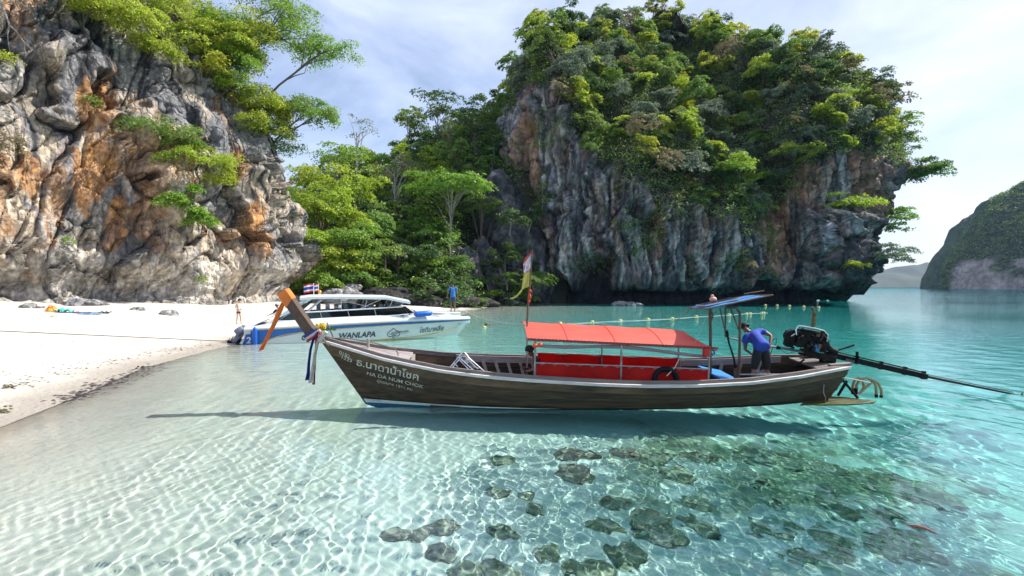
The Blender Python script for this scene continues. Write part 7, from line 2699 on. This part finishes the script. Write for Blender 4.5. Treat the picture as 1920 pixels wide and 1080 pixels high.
# ================================================================== SMALL THINGS
# buoys and their line
M_BUOY = mat('yellow_buoy', (.55, .50, .16), .5, col2=(.42, .40, .12), scale=9)
def sea(u, v):
    Yd = CAM_H / ((v - HORIZON) / FOC)
    return Vector(((u - 960) / FOC * Yd, Yd, 0))
def buoy_mesh(r):
    b = MB()
    P = []
    for z, k in ((-.6, .3), (-.5, .75), (-.2, 1), (.2, 1), (.5, .8), (.66, .4), (.72, .22), (.9, .2), (.95, .05)):
        P.append([Vector((math.cos(i / 14 * 6.283) * r * k, math.sin(i / 14 * 6.283) * r * k, z * r)) for i in range(14)])
    b.grid(P, wrap=True)
    return b.mesh('buoy', M_BUOY, True)
BME = buoy_mesh(.17)
near_b = [(1050, 607, 'first yellow buoy from the canopy flag pole on the near float line'), (1110, 604, 'second yellow buoy from the flag pole on the near float line'), (1163, 601.5, 'third yellow buoy from the flag pole on the near float line'),
          (1215, 599.5, 'fourth yellow buoy from the flag pole on the near float line'), (1260, 597.5, 'fifth yellow buoy from the flag pole on the near float line'), (1306, 594, 'yellow buoy just left of the helm roof leg'),
          (1367, 590.5, 'yellow buoy framed between the legs of the helm roof'), (1400, 588, 'left buoy of the touching pair right of the helm roof'), (1407, 587.8, 'right buoy of the touching pair right of the helm roof'),
          (1428, 587, 'left buoy of the last pair at the end of the near float line'), (1433, 586.8, 'right buoy of the last pair at the end of the near float line'), (908, 614, 'lone yellow buoy in front of the speedboat bow')]
far_b = [(1435, 572.5), (1457, 573), (1480, 573.8), (1507, 575), (1535, 576.5)]
for k, (u, v, lab) in enumerate(near_b):
    p = sea(u, v)
    o = link('buoy', BME)
    o.location = p
    o.scale = (1, 1, 1) if k < 7 else (.85,) * 3
    o.rotation_euler = (VR.normal(0, .3), VR.normal(0, .3), 0)
    tag(o, lab, 'buoy', 'yellow buoys')
for k, (u, v) in enumerate(far_b):
    o = link('buoy', BME)
    o.location = sea(u, v)
    o.scale = (1.15,) * 3
    tag(o, ('first', 'second', 'third', 'fourth', 'last')[k] + ' buoy from the left in the far row under the island block', 'buoy', 'yellow buoys')
pts = [sea(u, v) + Vector((0, 0, .0)) for u, v in ((1035, 608), (1050, 607.2), (1085, 606.3), (1110, 604.3), (1140, 603.2), (1163, 601.8), (1190, 601.2), (1215, 599.8), (1240, 598.8), (1260, 597.7), (1285, 595.8), (1306, 594.2), (1340, 592.6), (1367, 590.7), (1400, 588.2), (1430, 587), (1440, 586.4))]
fl = MB()
for k in range(len(pts) - 1):
    for j in range(3):
        a_, c_ = pts[k].lerp(pts[k + 1], j / 3), pts[k].lerp(pts[k + 1], (j + 1) / 3)
        fl.tube([a_, c_], .013, 5)
tag(fl.build('float_line', M_ROPE, None, True), 'thin white float line joining the near yellow buoys', 'rope')
# bag and towels on the sand
p = on_ground(97, 585)
bg_ = empty('beach_bag', p, label='bulging orange and yellow bag on the white sand beside the teal towel', cat='bag')
b = MB()
P = []
for j in range(7):
    ph_ = j / 6 * math.pi / 2
    P.append([Vector((math.cos(ph_) * math.cos(i / 12 * 6.283) * .40 * (1 + .2 * math.sin(i * 2.3 + j)), math.cos(ph_) * math.sin(i / 12 * 6.283) * .26, math.sin(ph_) * .34 * (1 + .15 * math.sin(i * 1.7)))) for i in range(12)])
b.grid(P, wrap=True)
b.build('sack', mat('orange_bag', (.75, .20, .04), .8, col2=(.75, .50, .08), scale=5, contrast=(.45, .55)), bg_, True)
b = MB(); b.tube([(-.12, -.1, .28), (-.05, -.12, .42), (.1, -.12, .42), (.15, -.1, .28)], .025, 6); b.build('handle', M_ORANGE, bg_, True)
def towel(u0, v0, u1, v1, m, label, h=.10, seed=0, wdt=.8):
    a_, c_ = on_ground(u0, v0), on_ground(u1, v1)
    rg = np.random.default_rng(seed)
    n = 16
    P = []
    for j in range(8):
        row = []
        for i in range(n + 1):
            q = a_.lerp(c_, i / n) + Vector((0, (j / 7 - .5) * wdt, 0))
            z = gz(q.x, q.y)
            row.append(Vector((q.x, q.y, z + .02 + h * (.5 + .28 * math.sin(i * .8 + j * .9 + seed) + .22 * math.sin(i * 1.7 - j * 1.3 + seed * 2)))))
        P.append(row)
    b = MB()
    b.slab(P[::-1], .012)
    return tag(b.build('towel', m, None, True), label, 'towel')
towel(108, 585, 132, 587, mat('teal_towel', (.05, .42, .38), .9, col2=(.04, .32, .30), scale=5, bump=.5), 'crumpled teal towel on the white sand right of the orange bag', .26, 1, .7)
towel(132, 586.5, 180, 588, mat('purple_towel', (.12, .09, .24), .9, col2=(.09, .07, .18), scale=5, bump=.5), 'purple towel spread on the white sand', .05, 2, 1.1)
towel(150, 589.5, 192, 590, mat('sky_blue_towel', (.10, .40, .60), .9, col2=(.08, .30, .52), scale=5, bump=.5), 'light blue towel at the front of the purple towel', .05, 3, .5)
towel(190, 587.5, 206, 588, mat('dark_cloth', (.02, .02, .035), .9, scale=5), 'small dark crumpled garment at the right end of the towels', .12, 4, .5)
p = on_ground(99, 596)
lc = empty('leaf_bunch', p, label='small bunch of dull green leaves lying on the white sand below the orange bag', cat='leaves')
for k in range(26):
    q = Vector((VR.normal(0, .2), VR.normal(0, .1), .05 + .06 * VR.random()))
    d_ = Vector((VR.normal(), VR.normal(), .3)).normalized()
    s_ = d_.cross(Vector((0, 0, 1))).normalized()
    MB().add([q, q + d_ * .07 + s_ * .03, q + d_ * .15 - Vector((0, 0, .02)), q + d_ * .07 - s_ * .03], [(0, 1, 2, 3)]).build('leaf', LEAF['olive'] if k % 3 else LEAF['mid'], lc)
# wrack line and scattered leaf litter
lit = np.random.default_rng(12)
def litter(name, pts_px, n, spread, size, m):
    vs_, fs = [], []
    for k in range(n):
        seg = lit.integers(0, len(pts_px) - 1)
        t_ = lit.random()
        u = pts_px[seg][0] * (1 - t_) + pts_px[seg + 1][0] * t_ + lit.normal(0, spread[0])
        v = pts_px[seg][1] * (1 - t_) + pts_px[seg + 1][1] * t_ + lit.normal(0, spread[1])
        Yd = 2.55 / max(.02, (v - HORIZON) / FOC)
        p = at(u, v, Yd)
        for _ in range(3):
            g = gz(p.x, p.y)
            Yd = (CAM_H - g) / max(.02, (v - HORIZON) / FOC)
            p = at(u, v, Yd)
        p.z = gz(p.x, p.y) + .008
        s = size * lit.uniform(.4, 1.4)
        a_ = lit.normal(.5, .8)
        d_ = Vector((math.cos(a_), math.sin(a_), 0)) * s
        w_ = Vector((-d_.y, d_.x, 0)) * lit.uniform(.12, .45)
        b0 = len(vs_)
        vs_ += [tuple(p - d_), tuple(p - w_ + Vector((0, 0, s * .15))), tuple(p + d_), tuple(p + w_ + Vector((0, 0, s * .2)))]
        fs.append((b0, b0 + 1, b0 + 2, b0 + 3))
    me = bpy.data.meshes.new(name)
    me.from_pydata(vs_, [], fs)
    me.materials.append(m)
    tag(link(name, me), kind='stuff')
M_LIT = mat('leaf_litter', (.10, .065, .04), .9, col2=(.05, .035, .03), scale=30)
litter('wrack_line', [(-10, 728), (60, 716), (130, 694), (200, 678), (270, 664), (330, 655), (400, 645)], 300, (12, 3.5), .05, M_LIT)
litter('sand_litter', [(0, 640), (150, 622), (300, 608), (420, 618), (300, 640), (60, 700)], 200, (50, 14), .045, M_LIT)
litter('shallow_debris', [(118, 752), (165, 735), (215, 718), (262, 703), (300, 690)], 420, (14, 5), .07, mat('wet_debris', (.10, .08, .085), .7, col2=(.05, .04, .045), scale=20))
for k, (u, v, s, lab) in enumerate(((8, 773, .09, 'small clump of green weed on the wet sand at the left edge'), (266, 690, .08, 'small dark clump of weed at the water edge on the sand'), (15, 728, .08, 'pale green leaf clump on the dry sand at the left edge'))):
    p = on_ground(u, v)
    o = MB()
    for q in range(14):
        c_ = p + Vector((VR.normal(0, s), VR.normal(0, s), .02 + abs(VR.normal(0, s * .4))))
        o.ball(c_, s * .35, 6, 4, sq=(1.3, 1, .6))
    tag(o.build('weed_clump', LEAF['olive'] if k != 1 else M_LIT, None, True), lab, 'weed')
# stick-like leaf floating on the right
p = sea(1728, 992)
b = MB()
b.tube([p + Vector((-.10, .10, .0)), p + Vector((-.03, .03, .014)), p + Vector((.03, -.02, .012)), p + Vector((.09, -.14, .0))], [.006, .02, .016, .004], 6)
tag(b.build('floating_leaf', mat('dead_leaf', (.30, .10, .07), .7, scale=10), None, True), 'reddish curled leaf floating on the water at the lower right', 'leaf')
p = sea(912, 610)
b = MB(); b.ball(p + Vector((0, 0, .03)), .13, 10, 7, sq=(1.1, .9, 1)); b.ball(p + Vector((.3, .05, 0)), .12, 8, 5, sq=(1.8, .8, .5))
tag(b.build('floating_husk', mat('brown_husk', (.14, .07, .04), .8, scale=10), None, True), 'brown floating thing just behind the lone buoy near the speedboat bow', 'float')
